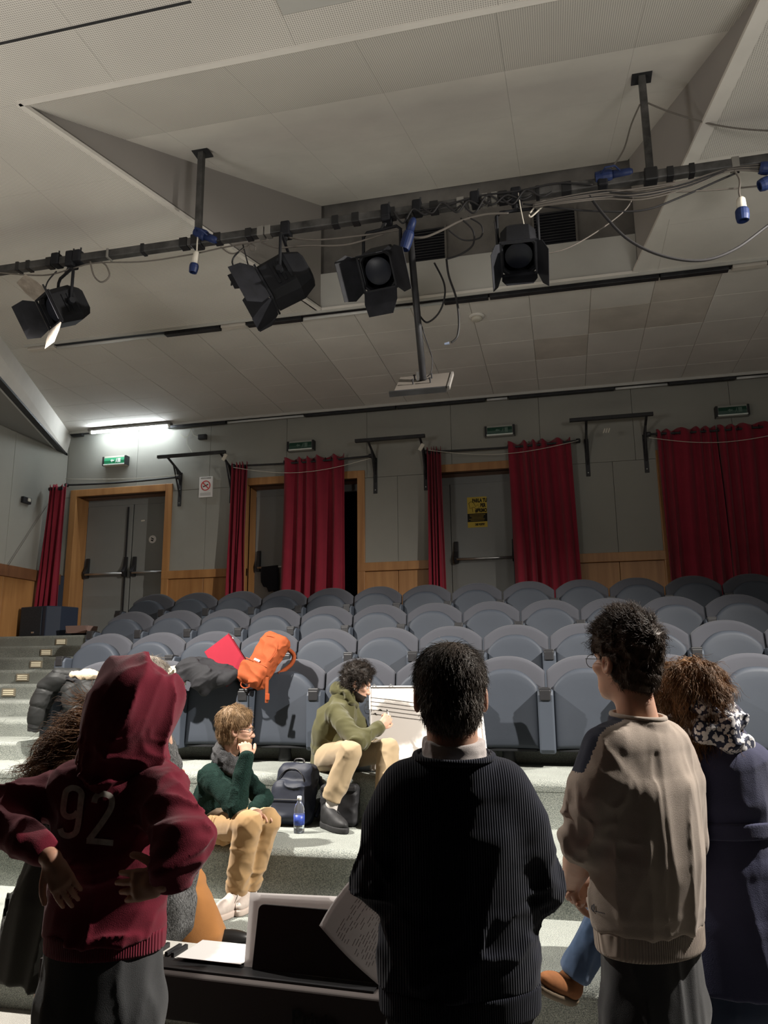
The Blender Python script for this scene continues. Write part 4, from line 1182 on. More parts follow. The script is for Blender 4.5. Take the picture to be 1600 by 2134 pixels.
def mesh_np(name, parts, mats, parent=None, smooth=True, loc=None, matfn=None):
    """parts: list of (V,Q[,matindex]) merged into one mesh object; vertices are world, stored relative to loc/parent origin"""
    Vs, Qs, Ms = [], [], []; b = 0
    for p in parts:
        V, Q = p[0], p[1]; mi = p[2] if len(p) > 2 else 0
        Vs.append(V); Qs.append(Q + b); Ms.append(np.full(len(Q), mi, np.int32)); b += len(V)
    V = np.concatenate(Vs).astype(np.float32); k = max(q.shape[1] for q in Qs)
    org = np.array(loc if loc is not None else (0, 0, 0), np.float32)
    me = bpy.data.meshes.new(name)
    me.vertices.add(len(V)); me.vertices.foreach_set('co', (V - org).ravel())
    nl = sum(q.size for q in Qs); me.loops.add(nl); me.polygons.add(sum(len(q) for q in Qs))
    me.loops.foreach_set('vertex_index', np.concatenate([q.ravel() for q in Qs]).astype(np.int32))
    tot = np.concatenate([np.full(len(q), q.shape[1], np.int32) for q in Qs]); st = np.concatenate([[0], np.cumsum(tot)[:-1]]).astype(np.int32)
    me.polygons.foreach_set('loop_start', st)
    try: me.polygons.foreach_set('loop_total', tot)
    except Exception: pass
    for m in (mats if isinstance(mats, (list, tuple)) else [mats]): me.materials.append(m)
    M_ = np.concatenate(Ms)
    if matfn is not None and len(parts) == 1:
        Q = Qs[0]; C = V[Q].mean(1); M_ = matfn(C).astype(np.int32)
    me.polygons.foreach_set('material_index', M_)
    me.polygons.foreach_set('use_smooth', np.full(len(M_), smooth))
    me.update(calc_edges=True); me.validate()
    o = bpy.data.objects.new(name, me); link(o, parent)
    if loc is not None and parent is None: o.location = loc
    return o
def vnormals(V, Q):
    N = np.zeros_like(V); n = np.cross(V[Q[:, 2]] - V[Q[:, 0]], V[Q[:, 3 if Q.shape[1] > 3 else 1]] - V[Q[:, 1 if Q.shape[1] > 3 else 0]])
    for k in range(Q.shape[1]): np.add.at(N, Q[:, k], n)
    return N / (np.linalg.norm(N, axis=1, keepdims=True) + 1e-9)
def strands(V, Q, n, length, flow, seed=0, lift=0.35, curl=0.0, cfreq=40.0, r=0.0006, seg=6, keep=None, fall=0.0, wig=0.15, clump=0.0, lenvar=0.35):
    """hair strands as thin 3-sided tapering tubes grown from a cap mesh"""
    rs = np.random.RandomState(seed)
    tri = Q[:, :3]; C = V[Q].mean(1)
    a = np.linalg.norm(np.cross(V[Q[:, 1]] - V[Q[:, 0]], V[Q[:, 2]] - V[Q[:, 0]]), axis=1)
    if keep is not None: a = a * keep(C)
    fi = rs.choice(len(Q), n, p=a / a.sum())
    w = rs.dirichlet((1, 1, 1, 1), n)
    P0 = (V[Q[fi]] * w[:, :, None]).sum(1)
    N0 = np.cross(V[Q[fi, 2]] - V[Q[fi, 0]], V[Q[fi, 3]] - V[Q[fi, 1]]); N0 /= np.linalg.norm(N0, axis=1, keepdims=True) + 1e-9
    L = length * (1 - lenvar * rs.rand(n))
    p = P0.copy(); D = flow(P0, N0).astype(np.float32)
    D = D - (D * N0).sum(1, keepdims=True) * N0; D /= np.linalg.norm(D, axis=1, keepdims=True) + 1e-6
    Bn = np.cross(N0, D); ph = rs.rand(n) * 6.28 if clump == 0 else (vnoise(P0 * clump, 3) * 9 + rs.rand(n) * 0.8)
    R0 = rs.randn(n, 3) * wig
    pts = [p.copy()]
    for k in range(seg):
        t = (k + 1) / seg
        d = D * (0.6 + 0.4 * t) + N0 * lift * (1 - 1.1 * t) + R0 * t
        d[:, 2] -= fall * t
        d /= np.linalg.norm(d, axis=1, keepdims=True)
        p = p + d * (L / seg)[:, None]
        q = p + curl * (np.cos(ph + cfreq * L * t)[:, None] * Bn + np.sin(ph + cfreq * L * t)[:, None] * N0)
        pts.append(q)
    PT = np.stack(pts, 1)                                   # n, seg+1, 3
    T = np.gradient(PT, axis=1); T /= np.linalg.norm(T, axis=2, keepdims=True) + 1e-9
    S1 = np.cross(T, np.array([0.3, 0.2, 1.0])); S1 /= np.linalg.norm(S1, axis=2, keepdims=True) + 1e-9; S2 = np.cross(T, S1)
    rad = r * np.linspace(1, 0.25, seg + 1)[None, :, None]
    ring = np.stack([PT + rad * (math.cos(a_) * S1 + math.sin(a_) * S2) for a_ in (0, 2.094, 4.189)], 2)   # n, seg+1, 3, 3
    VV = ring.reshape(-1, 3)
    base = (np.arange(n) * (seg + 1) * 3)[:, None, None]; kk = (np.arange(seg) * 3)[None, :, None]; jj = np.arange(3)[None, None, :]
    a0 = base + kk + jj; a1 = base + kk + (jj + 1) % 3
    QQ = np.stack([a0, a1, a1 + 3, a0 + 3], -1).reshape(-1, 4)
    return VV.astype(np.float32), QQ
def frame(org, heading):
    h = math.radians(heading); c, s_ = math.cos(h), math.sin(h); ox, oy, oz = org
    def L(x, y, z): return np.array((ox + x * c - y * s_, oy + x * s_ + y * c, oz + z), np.float32)
    L.R = np.array((c, s_, 0), np.float32); L.Fw = np.array((-s_, c, 0), np.float32); L.Up = np.array((0, 0, 1), np.float32)
    return L
def headframe(c, heading, pitch=0.0, roll=0.0, s=1.0):
    """c centre of head; heading as frame; pitch>0 looks up"""
    h, p, r = (math.radians(a) for a in (heading, pitch, roll))
    R = (Matrix.Rotation(h, 3, 'Z') @ Matrix.Rotation(p, 3, 'X') @ Matrix.Rotation(r, 3, 'Y'))
    A = np.array(R, np.float32); c = np.array(c, np.float32)
    def H(x, y, z): return c + A @ np.array((x, y, z), np.float32) * s
    H.A = A.T * 1.0; H.c = c; H.s = s
    def inv(P): return ((P - c) @ A) / s
    H.inv = inv
    return H
def head_field(H, jaw=1.0, nose=1.0, ears=True, neck_to=None, neck_r=0.056):
    s = H.s; A = H.A
    e = lambda c, r: ell(H(*c), [k * s for k in r], A)
    sk = U(0.02 * s, e((0, -.012, .036), (.076, .096, .082)), e((0, .022, -.03), (.063, .072, .085)), e((0, .042, -.082), (.046 * jaw, .05, .034)))
    sk = U(0.012 * s, sk, e((0, .075, -.098), (.022, .02, .018)), e((0, .078, .022), (.046, .018, .014)), e((.045, .055, -.02), (.022, .028, .02)), e((-.045, .055, -.02), (.022, .028, .02)))
    sk = SUB(sk, e((.031, .106, .0), (.019, .02, .014)), 0.012 * s)
    sk = SUB(sk, e((-.031, .106, .0), (.019, .02, .014)), 0.012 * s)
    sk = U(0.010 * s, sk, cone(H(0, .088, .006), H(0, .108, -.034), .008 * s, .0125 * s * nose), e((.011, .098, -.037), (.010, .010, .008)), e((-.011, .098, -.037), (.010, .010, .008)))
    sk = U(0.006 * s, sk, e((0, .0935, -.058), (.021, .009, .0055)), e((0, .0915, -.069), (.018, .009, .0065)))
    if ears:
        for sx in (-1, 1):
            ear = SUB(e((sx * .081, -.008, -.008), (.011, .021, .033)), e((sx * .092, -.004, -.006), (.010, .012, .02)), 0.006 * s)
            sk = U(0.007 * s, sk, ear)
    if neck_to is not None:
        nk = U(0.02, cone(H(0, -.018, -.055), neck_to, neck_r * s, (neck_r + .006) * s))
        sk = U(0.025 * s, sk, nk)
    return sk
def hand_field(wrist, palm_dir, palm_nrm, side, curl=(0.4, 0.4, 0.45, 0.5), thumb=0.6, s=1.0, spread=0.08, fold=1.0):
    """palm with five jointed fingers. palm_dir wrist->knuckles, palm_nrm faces out of the palm, side +1/-1 thumb side along cross"""
    w = np.array(wrist, np.float64); d = np.array(palm_dir, float); d /= np.linalg.norm(d)
    n = np.array(palm_nrm, float); n -= d * (n @ d); n /= np.linalg.norm(n)
    t = np.cross(d, n) * side                                  # towards the thumb
    P = lambda a, b, c: w + (d * a + t * b + n * c) * s
    palm = U(0.012 * s, cone(P(.0, 0, 0), P(.04, 0, 0), .024 * s, .022 * s), cone(P(.03, .022, 0), P(.082, .028, 0), .015 * s, .0125 * s), cone(P(.03, -.02, 0), P(.076, -.028, 0), .015 * s, .0115 * s),
             cone(P(.03, .0, 0), P(.085, .008, 0), .016 * s, .012 * s), cone(P(.03, -.008, 0), P(.083, -.012, 0), .016 * s, .012 * s))
    fs = [palm]
    for i, (off, L) in enumerate(((.029, .072), (.0095, .08), (-.0105, .074), (-.029, .058))):
        c_ = curl[i] if not isinstance(curl, (int, float)) else curl
        p = P(.084 - .006 * abs(i - 1.2), off, 0); ang = c_ * 0.7; sp_ = spread * (1.5 - i) / 1.5
        q = [p]; rr = [.0098 * s]
        for j, fr in enumerate((.46, .30, .24)):
            dir_ = (d * math.cos(ang) + n * math.sin(ang)) + t * sp_ * math.cos(ang)
            p = p + dir_ / np.linalg.norm(dir_) * L * fr * s; q.append(p); rr.append((.0088 - .0009 * j) * s); ang += c_ * (1.0 if j == 0 else .75)
        fs.append(chain(q, rr))
    p = P(.018, .026, .004); q = [p]; ang = thumb
    for j, L in enumerate((.04, .034, .026)):
        dir_ = d * math.cos(.75 - .25 * j) + t * math.sin(.75 - .25 * j) * (1 - .3 * thumb) + n * thumb * (.35 + .3 * j)
        p = p + dir_ / np.linalg.norm(dir_) * L * s; q.append(p)
    fs.append(chain(q, [.0145 * s, .0115 * s, .0105 * s, .009 * s]))
    out = U(0.004 * s, *fs)
    return out
def hair_cap(H, t=0.012, front=0.072, low=-0.05, back=-0.085, side=0.0, vol=(0, 0, 0)):
    """cap over the cranium, cut at the hairline"""
    s = H.s; A = H.A
    c = U(0.02 * s, ell(H(0, -.014 + vol[1] * .3, .040 + vol[2] * .5), [(.078 + t + vol[0]) * s, (.097 + t + vol[1]) * s, (.082 + t + vol[2]) * s], A), ell(H(0, -.045, -.03), [(.064 + t * .7) * s, (.058 + t * .8) * s, (.07) * s], A))
    def cut(P):
        q = H.inv(P)
        x, y, z = q.T
        face = np.minimum(y - (front - 0.5 * np.maximum(0, .05 - z)), 10) * 1.0
        sideb = np.minimum(y - side, low + .06 - z)     # below temple line in front of the ears
        nape = back - z
        d = np.maximum(np.maximum(face - .0, np.minimum(y - side, low - z + 0.045)), nape)
        return d * s
    return INT(c, cut, 0.008)
def cut_body(fields, h, name, m, parent, **kw):
    V, Q = nets(fields, h); return mesh_np(name, [(V, Q)], m, parent, **kw)
def core_parts(L, top, hip=0.9, hw=0.13, h=0.014, legs=None):
    """plain body under the clothes, always inside them"""
    f = [echain([(L(0, 0, hip), L.R * .12, L.Fw * .08), (L(0, 0, top - .28), L.R * .12, L.Fw * .075), (L(0, 0, top), L.R * .05, L.Fw * .045)])]
    for sx in (-1, 1): f.append(chain([L(sx * .085, 0, hip), L(sx * .09, .0, hip * .52), L(sx * .09, -.01, .08)], [.06, .042, .032]))
    return nets(U(0.03, *f), h)
M_skin = mat('skin', (0.50, 0.29, 0.205), 0.55, 0.35, noise=(40, 0.06), sss=0.25)
M_skin2 = mat('skin_warm', (0.45, 0.245, 0.165), 0.55, 0.35, noise=(40, 0.06), sss=0.25)
def fabric(name, col, rough=0.9, scale=500, b=0.25, var=0.10, vs=5, sheen=0.15, rib=None):
    m = mat(name, col, rough, 0.15, noise=(vs, var), sheen=sheen, bump=(scale, b))
    return m

def np_cat(*vq):
    b = 0; V = []; Q = []
    for v, q in vq: V.append(v); Q.append(q + b); b += len(v)
    return np.concatenate(V), np.concatenate(Q)
# ================================================================== PEOPLE, STANDING IN FRONT
def pt(px, py, Y): return np.array(atY(px, py, Y), np.float32)
def ribbed(name, col, freq, direction=(1, 0, 0), depth=0.004, rough=0.9, var=0.12):
    """knitted rib: ridges across 'direction' as bump on the real surface"""
    m = mat(name, col, rough, 0.12, noise=(6, var), sheen=0.12)
    nt = m.node_tree; N = nt.nodes; L_ = nt.links; b = N['Principled BSDF']
    g = N.new('ShaderNodeNewGeometry'); vm = N.new('ShaderNodeVectorMath'); vm.operation = 'DOT_PRODUCT'
    L_.new(g.outputs['Position'], vm.inputs[0]); vm.inputs[1].default_value = direction
    mu = N.new('ShaderNodeMath'); mu.operation = 'MULTIPLY'; mu.inputs[1].default_value = freq * 2 * PI
    L_.new(vm.outputs['Value'], mu.inputs[0])
    si = N.new('ShaderNodeMath'); si.operation = 'SINE'; L_.new(mu.outputs[0], si.inputs[0])
    bp = N.new('ShaderNodeBump'); bp.inputs['Strength'].default_value = 1.0; bp.inputs['Distance'].default_value = depth
    L_.new(si.outputs[0], bp.inputs['Height']); L_.new(bp.outputs[0], b.inputs['Normal'])
    return m
def hairmat(name, col, var=0.35):
    return mat(name, col, 0.55, 0.18, noise=(18, var))
def finish(o, label, cat='person'):
    return tag(o, label, cat)

# ---------------- man in the navy ribbed sweater, centre
c0 = atY(948, 1700, 2.02)
L = frame((c0.x, c0.y, 0), 13)
hc = atY(938, 1445, 2.02)
H = headframe((hc.x, hc.y, 1.556), 11, -4, 0, 1.06)
hd = head_field(H, neck_to=L(0, -.02, 1.36), neck_r=.058)
parts = [nets(hd, 0.0042), core_parts(L, 1.36)]
wl_, el_, sl_ = pt(790, 1808, 2.22), L(-.205, .0, 1.10), L(-.13, 0, 1.30)
wr_, er_, sr_ = L(.13, .26, 1.08), L(.205, .03, 1.10), L(.13, 0, 1.30)
hl = hand_field(wl_, pt(806, 1875, 2.27) - wl_, (-.8, -.3, 0), 1, curl=(.5, .5, .55, .6), thumb=.7)
hr = hand_field(wr_, (-.8, .4, .1), (-.1, -.9, -.2), -1, curl=.5, thumb=.5)
parts.append(nets(U(0.01, hl, chain([sl_, el_, wl_], [.034, .034, .026])), 0.005))
parts.append(nets(U(0.01, hr, chain([sr_, er_, wr_], [.034, .034, .026])), 0.006))
man = mesh_np('person', parts, M_skin, loc=L(0, 0, 0)); finish(man, 'man seen from behind in a dark navy ribbed sweater, short greying hair')
def kid(name, parts, mats, par, **kw):
    o = mesh_np(name, parts, mats, None, **kw); o.parent = par; o.location = -par.location if False else (0, 0, 0)
    o.matrix_parent_inverse = par.matrix_world.inverted() if False else Matrix.Translation(-Vector(par.location)); return o
M_navy = ribbed('navy_rib_knit', (0.014, 0.016, 0.027), 165, tuple(L.R), 0.0009)
sw = U(0.05, echain([(L(0, 0, .85), L.R * .192, L.Fw * .135), (L(0, 0, .94), L.R * .198, L.Fw * .135), (L(0, .0, 1.08), L.R * .19, L.Fw * .128), (L(0, -.01, 1.22), L.R * .185, L.Fw * .125), (L(0, -.012, 1.31), L.R * .165, L.Fw * .105), (L(0, -.015, 1.40), L.R * .098, L.Fw * .088), (L(0, -.014, 1.46), L.R * .09, L.Fw * .082)]),
       chain([L(-.12, -.005, 1.33), L(-.172, .0, 1.245), L(-.197, .0, 1.11)], [.062, .062, .055]), chain([L(.12, -.005, 1.33), L(.172, .0, 1.245), L(.203, .02, 1.10)], [.062, .062, .055]))
sw = U(0.025, sw, chain([L(-.197, .0, 1.11), wl_ * .85 + L(-.197, .0, 1.11) * .15], [.055, .042]), chain([L(.203, .02, 1.10), L(.155, .2, 1.07)], [.055, .042]))
sw = DISP(sw, folds(.006, 7, (0.2, 0, 1), .25, 2, center=L(0, 0, .98), rad=.26), folds(.016, 16, L.R + L.Fw, .3, 4, center=el_, rad=.11), folds(.016, 16, L.R, .3, 5, center=er_, rad=.11), folds(.010, 14, L.R + L.Up * .4, .25, 6, center=L(0, -.1, .9), rad=.2))
sw = INT(sw, plane(L(0, -.02, 1.412), (L.Fw * -0.12 + L.Up)), 0.012); sw = INT(sw, plane(L(0, 0, .885), (0, 0, -1)), 0.012)
kid('sweater', [nets(sw, 0.0065)], M_navy, man)
nb = MB().tube(smooth_path([Vector(L(.097 * math.cos(a), -.016 + .088 * math.sin(a), 1.409 + .010 * math.sin(a))) for a in np.linspace(0, 2 * PI, 13)], 4), .009, 8, cap=False).build('neckband', M_navy, None, smooth=True); nb.parent = man; nb.matrix_parent_inverse = Matrix.Translation(-Vector(man.location))
hem = INT(INT(GROW(echain([(L(0, 0, .78), L.R * .185, L.Fw * .13), (L(0, 0, .92), L.R * .19, L.Fw * .134)]), .004), plane(L(0, 0, .895), (0, 0, 1)), .006), plane(L(0, 0, .83), (0, 0, -1)), .006)
kid('sweater_hem', [nets(hem, 0.006)], ribbed('navy_rib_hem', (0.016, 0.018, 0.030), 190, tuple(L.R), 0.002), man)
M_shirt = fabric('pale_shirt', (0.62, 0.56, 0.54), scale=700)
col = echain([(L(0, -.018, 1.36), L.R * .094, L.Fw * .088), (L(0, -.014, 1.41), L.R * .080, L.Fw * .078), (L(0, -.012, 1.47), L.R * .074, L.Fw * .074)])
col = INT(INT(col, plane(L(0, -.02, 1.449), L.Up + L.Fw * -.12), .006), lambda P: 1.36 - P[:, 2], .003)
col = DISP(col, folds(.004, 20, L.R, .3, 8))
kid('shirt_collar', [nets(col, 0.0045)], M_shirt, man)
tr = U(0.03, echain([(L(0, 0, .66), L.R * .17, L.Fw * .125), (L(0, 0, .86), L.R * .172, L.Fw * .12)]), chain([L(-.088, 0, .72), L(-.095, .01, .46), L(-.1, -.01, .1)], [.085, .068, .055]), chain([L(.088, 0, .72), L(.095, .01, .46), L(.1, -.01, .1)], [.085, .068, .055]))
M_trs = fabric('dark_trousers', (0.018, 0.019, 0.022))
kid('trousers', [nets(INT(DISP(tr, folds(.008, 14, (0, 0, 1), .3, 3)), plane(L(0, 0, .06), (0, 0, -1))), 0.010)], M_trs, man)
def shoe_field(L, x, y, z, hd_=0, s=1.0):
    a = math.radians(hd_); f = L.Fw * math.cos(a) + L.R * math.sin(a); r = L.R * math.cos(a) - L.Fw * math.sin(a)
    c = L(x, y, z)
    up = np.array((0, 0, 1.0), np.float32)
    return c, f, r, up
def make_shoe(L, x, y, z, m, sole, par, hd_=0, s=1.0, name='shoe'):
    c, f, r, up = shoe_field(L, x, y, z, hd_, s)
    P = lambda a, b, d: c + (f * a + r * b + up * d) * s
    up_ = U(0.03 * s, ell(P(.06, 0, .045), [.12 * s, .046 * s, .04 * s], [f, r, up]), ell(P(-.055, 0, .06), [.06 * s, .04 * s, .055 * s], [f, r, up]), cone(P(-.05, 0, .06), P(-.055, 0, .12), .042 * s, .04 * s))
    up_ = INT(up_, plane(P(0, 0, .018), -up), .004)
    so = INT(INT(GROW(U(0.03 * s, ell(P(.06, 0, .02), [.125 * s, .05 * s, .06 * s], [f, r, up]), ell(P(-.06, 0, .02), [.07 * s, .042 * s, .06 * s], [f, r, up])), .002), plane(P(0, 0, .03), up), .004), plane(P(0, 0, .0), -up), .003)
    o = kid(name, [nets(up_, .006), (*nets(so, .006), 1)], [m, sole], par)
    return o
M_bl = mat('black_leather', (0.015, 0.014, 0.014), 0.4, 0.5)
for sx in (-.1, .1): make_shoe(L, sx, .03, 0, M_bl, M_black, man)
hair = U(0.0, hair_cap(H, .006, front=.05, low=-.03, back=-.128, side=.01))
hair = SUB(hair, ell(H(0, .01, .13), [.03, .04, .03]), .02)
hv, hq = nets(hair, .005)
def flow_crown(H, whorl=(0, -.03, .12), down=0.6):
    c = H(*whorl)
    def fl(P, N):
        d = P - c; return d / (np.linalg.norm(d, axis=1, keepdims=True) + 1e-6) + np.array((0, 0, -down))
    return fl
def thin(P):
    q = H.inv(P); w = np.clip((np.linalg.norm(q - np.array((0, -.02, .11)), axis=1) - .02) / .05, .22, 1); return w
st_ = strands(hv, hq, 4200, .030, flow_crown(H), 1, lift=.55, wig=.35, r=.0007, seg=4, keep=thin)
def gmat(C):
    return (np.sin(C[:, 0] * 917 + C[:, 2] * 1331) > .72).astype(int)
hx = mesh_np('hair', [(hv, hq), st_], [hairmat('greying_dark_hair', (0.060, 0.045, 0.035))], None); hx.parent = man; hx.matrix_parent_inverse = Matrix.Translation(-Vector(man.location))
gs = strands(hv, hq, 1500, .028, flow_crown(H), 7, lift=.6, wig=.4, r=.0007, seg=4, keep=lambda P: np.clip(1 - (H.inv(P)[:, 2] + .02) / .10, .05, 1))
kid('grey_hair', [gs], hairmat('grey_hair', (0.30, 0.27, 0.24)), man)

# ---------------- person in the maroon hooded sweatshirt with 92
c0 = atY(235, 1700, 2.12)
LH = L = frame((c0.x, c0.y, 0), 14)
hcz = 1.515
hc = atY(290, 1490, 2.16)
H = headframe((hc.x, hc.y, hcz), -6, -8, 6, 1.0)
parts = [nets(head_field(H, neck_to=L(.03, -.01, 1.33)), .006), core_parts(L, 1.33)]
shl, shr = pt(180, 1640, 2.14), pt(330, 1640, 2.12)
ell_, elr = pt(-18, 1690, 2.02), pt(382, 1750, 1.98)
wrl, wrr = pt(108, 1790, 1.93), pt(345, 1838, 1.93)
hl = hand_field(wrl, pt(140, 1862, 1.935) - wrl, pt(200, 1830, 2.2) - wrl, -1, curl=(.3, .3, .3, .3), thumb=.2, s=.86)
hr = hand_field(wrr, pt(230, 1852, 1.93) - wrr, pt(300, 1830, 2.3) - wrr, -1, curl=(.25, .25, .3, .3), thumb=.2, s=1.0)
parts += [nets(U(.01, hl, chain([shl, ell_, wrl], [.035, .033, .025])), .005), nets(U(.01, hr, chain([shr, elr, wrr], [.035, .033, .025])), .005)]
hood_p = mesh_np('person', parts, M_skin2, loc=L(0, 0, 0)); finish(hood_p, 'person in a maroon hooded sweatshirt with 92 on the back, hands on hips')
M_mar = fabric('maroon_fleece', (0.135, 0.009, 0.022), scale=420, b=.2, var=.08)
to = echain([(L(0, 0, .90), L.R * .168, L.Fw * .12), (L(0, .0, 1.0), L.R * .158, L.Fw * .115), (L(.0, -.01, 1.12), L.R * .165, L.Fw * .115), (L(.0, -.01, 1.25), L.R * .155, L.Fw * .105), (L(.005, -.01, 1.335), L.R * .10, L.Fw * .085)])
sw = U(0.05, to, chain([L(-.12, -.0, 1.30), shl, ell_], [.07, .072, .062]), chain([L(.11, 0, 1.30), shr, elr], [.07, .074, .066]))
sw = U(0.02, sw, chain([ell_, wrl * .82 + ell_ * .18], [.062, .046]), chain([elr, wrr * .72 + elr * .28], [.066, .052]))
sw = INT(sw, plane(L(0, 0, .905), (0, 0, -1)), .012)
gap = pt(88, 1725, 2.0)
sw = DISP(sw, folds(.009, 9, (0.3, 0, 1), .35, 12), folds(.022, 13, pt(0, 0, 1) - pt(60, 60, 1), .25, 14, center=ell_, rad=.15), folds(.022, 13, L.Up * .2 + L.R, .25, 15, center=elr, rad=.15),
          folds(.014, 13, L.R + L.Up * .25, .22, 16, center=L(0.03, -.1, 1.0), rad=.16), folds(.016, 14, L.R * .8 + L.Up, .25, 18, center=shr, rad=.13), folds(.014, 14, L.R * -.8 + L.Up, .25, 19, center=shl, rad=.13))
swv, swq = nets(sw, .006)
kid('sweatshirt', [(swv, swq)], M_mar, hood_p)
wb_ = INT(INT(GROW(echain([(L(0, 0, .82), L.R * .16, L.Fw * .116), (L(0, 0, .95), L.R * .164, L.Fw * .118)]), .004), plane(L(0, 0, .922), (0, 0, 1)), .008), plane(L(0, 0, .862), (0, 0, -1)), .008)
kid('waistband', [nets(wb_, .006)], ribbed('maroon_rib', (0.14, 0.011, 0.025), 170, tuple(L.R), .0012), hood_p)
# hood: hollow, slouched to the right
hs = lambda x, y, z: H(x, y, z)
hood = U(.05, ell(hs(0, -.025, .03), [.118, .135, .122], H.A), ell(hs(.01, -.03, -.07), [.105, .115, .11], H.A), ell(hs(.03, -.06, .0), [.10, .12, .12], H.A))
hood = U(.035, hood, echain([(hs(.0, .0, -.10), L.R * .105, L.Fw * .10), (L(.01, -.01, 1.39), L.R * .11, L.Fw * .098), (L(.005, 0, 1.345), L.R * .12, L.Fw * .10)]))
hood = U(.03, hood, chain([L(.115, .04, 1.37), L(.10, -.06, 1.385), L(.03, -.085, 1.395), L(-.07, -.03, 1.385)], [.03, .034, .024, .022]))
inner = ell(hs(0, .05, .0), [.092, .16, .125], H.A)
hood = SUB(hood, inner, .02)
hood = DISP(hood, folds(.024, 6.5, H.A[2] + H.A[0] * .45, .22, 31), folds(.006, 15, H.A[2] + H.A[0] * .3, .25, 33), folds(.014, 15, L.R, .3, 35, center=L(.03, -.08, 1.35), rad=.12))
kid('hood', [nets(hood, .0058)], M_mar, hood_p)
M_ch = fabric('charcoal_trousers', (0.055, 0.056, 0.058))
tr = U(0.03, echain([(L(0, 0, .72), L.R * .17, L.Fw * .13), (L(0, 0, .90), L.R * .155, L.Fw * .112)]), chain([L(-.085, 0, .72), L(-.085, .01, .46), L(-.085, -.01, .1)], [.09, .082, .07]), chain([L(.085, 0, .72), L(.088, .01, .46), L(.09, -.01, .1)], [.09, .082, .07]))
tro = kid('trousers', [nets(INT(DISP(tr, folds(.007, 12, (0, 0, 1), .3, 3)), plane(L(0, 0, .05), (0, 0, -1))), .009)], M_ch, hood_p)
for sx in (-.085, .09): make_shoe(L, sx, .03, 0, M_bl, M_black, hood_p)
# printed number draped on the back
from mathutils.bvhtree import BVHTree
def drape(V, Q, strokes, width, to_ray, off=.0035, n=26):
    bv = BVHTree.FromPolygons([tuple(v) for v in V], [tuple(q) for q in Q])
    VV = []; FF = []
    for st in strokes:
        P = [Vector((p[0], p[1], 0)) for p in st]
        P = smooth_path(P, 5) if len(P) > 2 else [P[0].lerp(P[1], i / 8) for i in range(9)]
        b = len(VV); m = 5
        for i, p in enumerate(P):
            t = (P[min(i + 1, len(P) - 1)] - P[max(i - 1, 0)]).normalized(); nn = Vector((-t.y, t.x, 0))
            for k in range(m):
                q = p + nn * width * (k / (m - 1) - .5)
                o_, d_ = to_ray(q.x, q.y); hit = bv.ray_cast(o_, d_)
                if hit[0] is None: VV.append(tuple(o_ + d_ * 2)); continue
                VV.append(tuple(hit[0] - d_ * off))
        for i in range(len(P) - 1):
            for k in range(m - 1): FF.append((b + i * m + k, b + i * m + k + 1, b + (i + 1) * m + k + 1, b + (i + 1) * m + k))
    return np.array(VV, np.float32), np.array(FF)
def camray(x, y):
    d = ray(x, y).normalized(); return CAMP.copy(), d
nine = [[(168, 1668), (170, 1655), (163, 1645), (150, 1642), (139, 1648), (135, 1660), (132, 1682), (133, 1695), (142, 1702), (154, 1700), (162, 1692)], [(170, 1652), (166, 1690), (161, 1725), (155, 1737), (142, 1742), (130, 1738), (125, 1727)]]
two = [[(196, 1673), (199, 1662), (208, 1655), (220, 1655), (231, 1661), (233, 1675), (228, 1690), (212, 1715), (195, 1738), (185, 1751)], [(180, 1752), (207, 1754), (236, 1757)]]
M_num = mat('faded_print', (0.62, 0.56, 0.50), 0.8, 0.1, noise=(60, .25))
kid('number_nine', [drape(swv, swq, nine, 12.5, camray)], M_num, hood_p)
kid('number_two', [drape(swv, swq, two, 12.5, camray)], M_num, hood_p)
# ---------------- helpers for clothing
def torso(L, st, k=None):
    return echain([(L(x, y, z), L.R * a, L.Fw * b) for x, y, z, a, b in st])
def glasses(H, par, r=.0012, lens=(.022, .018), m=None):
    mb = MB()
    for sx in (-1, 1):
        mb.tube([Vector(H(sx * .031 + lens[0] * math.cos(a), .106, -.002 + lens[1] * math.sin(a))) for a in np.linspace(0, 2 * PI, 20)], r, 5, cap=False)
        mb.tube([Vector(H(sx * (.031 + lens[0]), .105, .003)), Vector(H(sx * .072, .09, .006)), Vector(H(sx * .079, .0, .006)), Vector(H(sx * .077, -.02, -.008))], r, 5)
    mb.tube([Vector(H(-.009, .108, .002)), Vector(H(0, .113, .005)), Vector(H(.009, .108, .002))], r, 5)
    o = mb.build('glasses', m or M_black, None, smooth=True); o.parent = par; o.matrix_parent_inverse = Matrix.Translation(-Vector(par.location))
    return o
def eyes(H, par):
    mb = MB()
    for sx in (-1, 1):
        c = Vector(H(sx * .031, .079, -.001))
        mb.lathe([(.0001, -.0125 * H.s), (.009 * H.s, -.009 * H.s), (.0125 * H.s, 0), (.009 * H.s, .009 * H.s), (.0001, .0125 * H.s)], c, 12)
    o = mb.build('eyes', mat('eye_white', (0.5, 0.46, 0.42), 0.3, 0.5), None, smooth=True); o.parent = par; o.matrix_parent_inverse = Matrix.Translation(-Vector(par.location))
def brows(H, par, m):
    mb = MB()
    for sx in (-1, 1):
        mb.tube([Vector(H(sx * .014, .101, .016)), Vector(H(sx * .03, .099, .021)), Vector(H(sx * .046, .088, .018))], [.003, .0035, .0015], 6)
    o = mb.build('eyebrows', m, None, smooth=True); o.parent = par; o.matrix_parent_inverse = Matrix.Translation(-Vector(par.location))

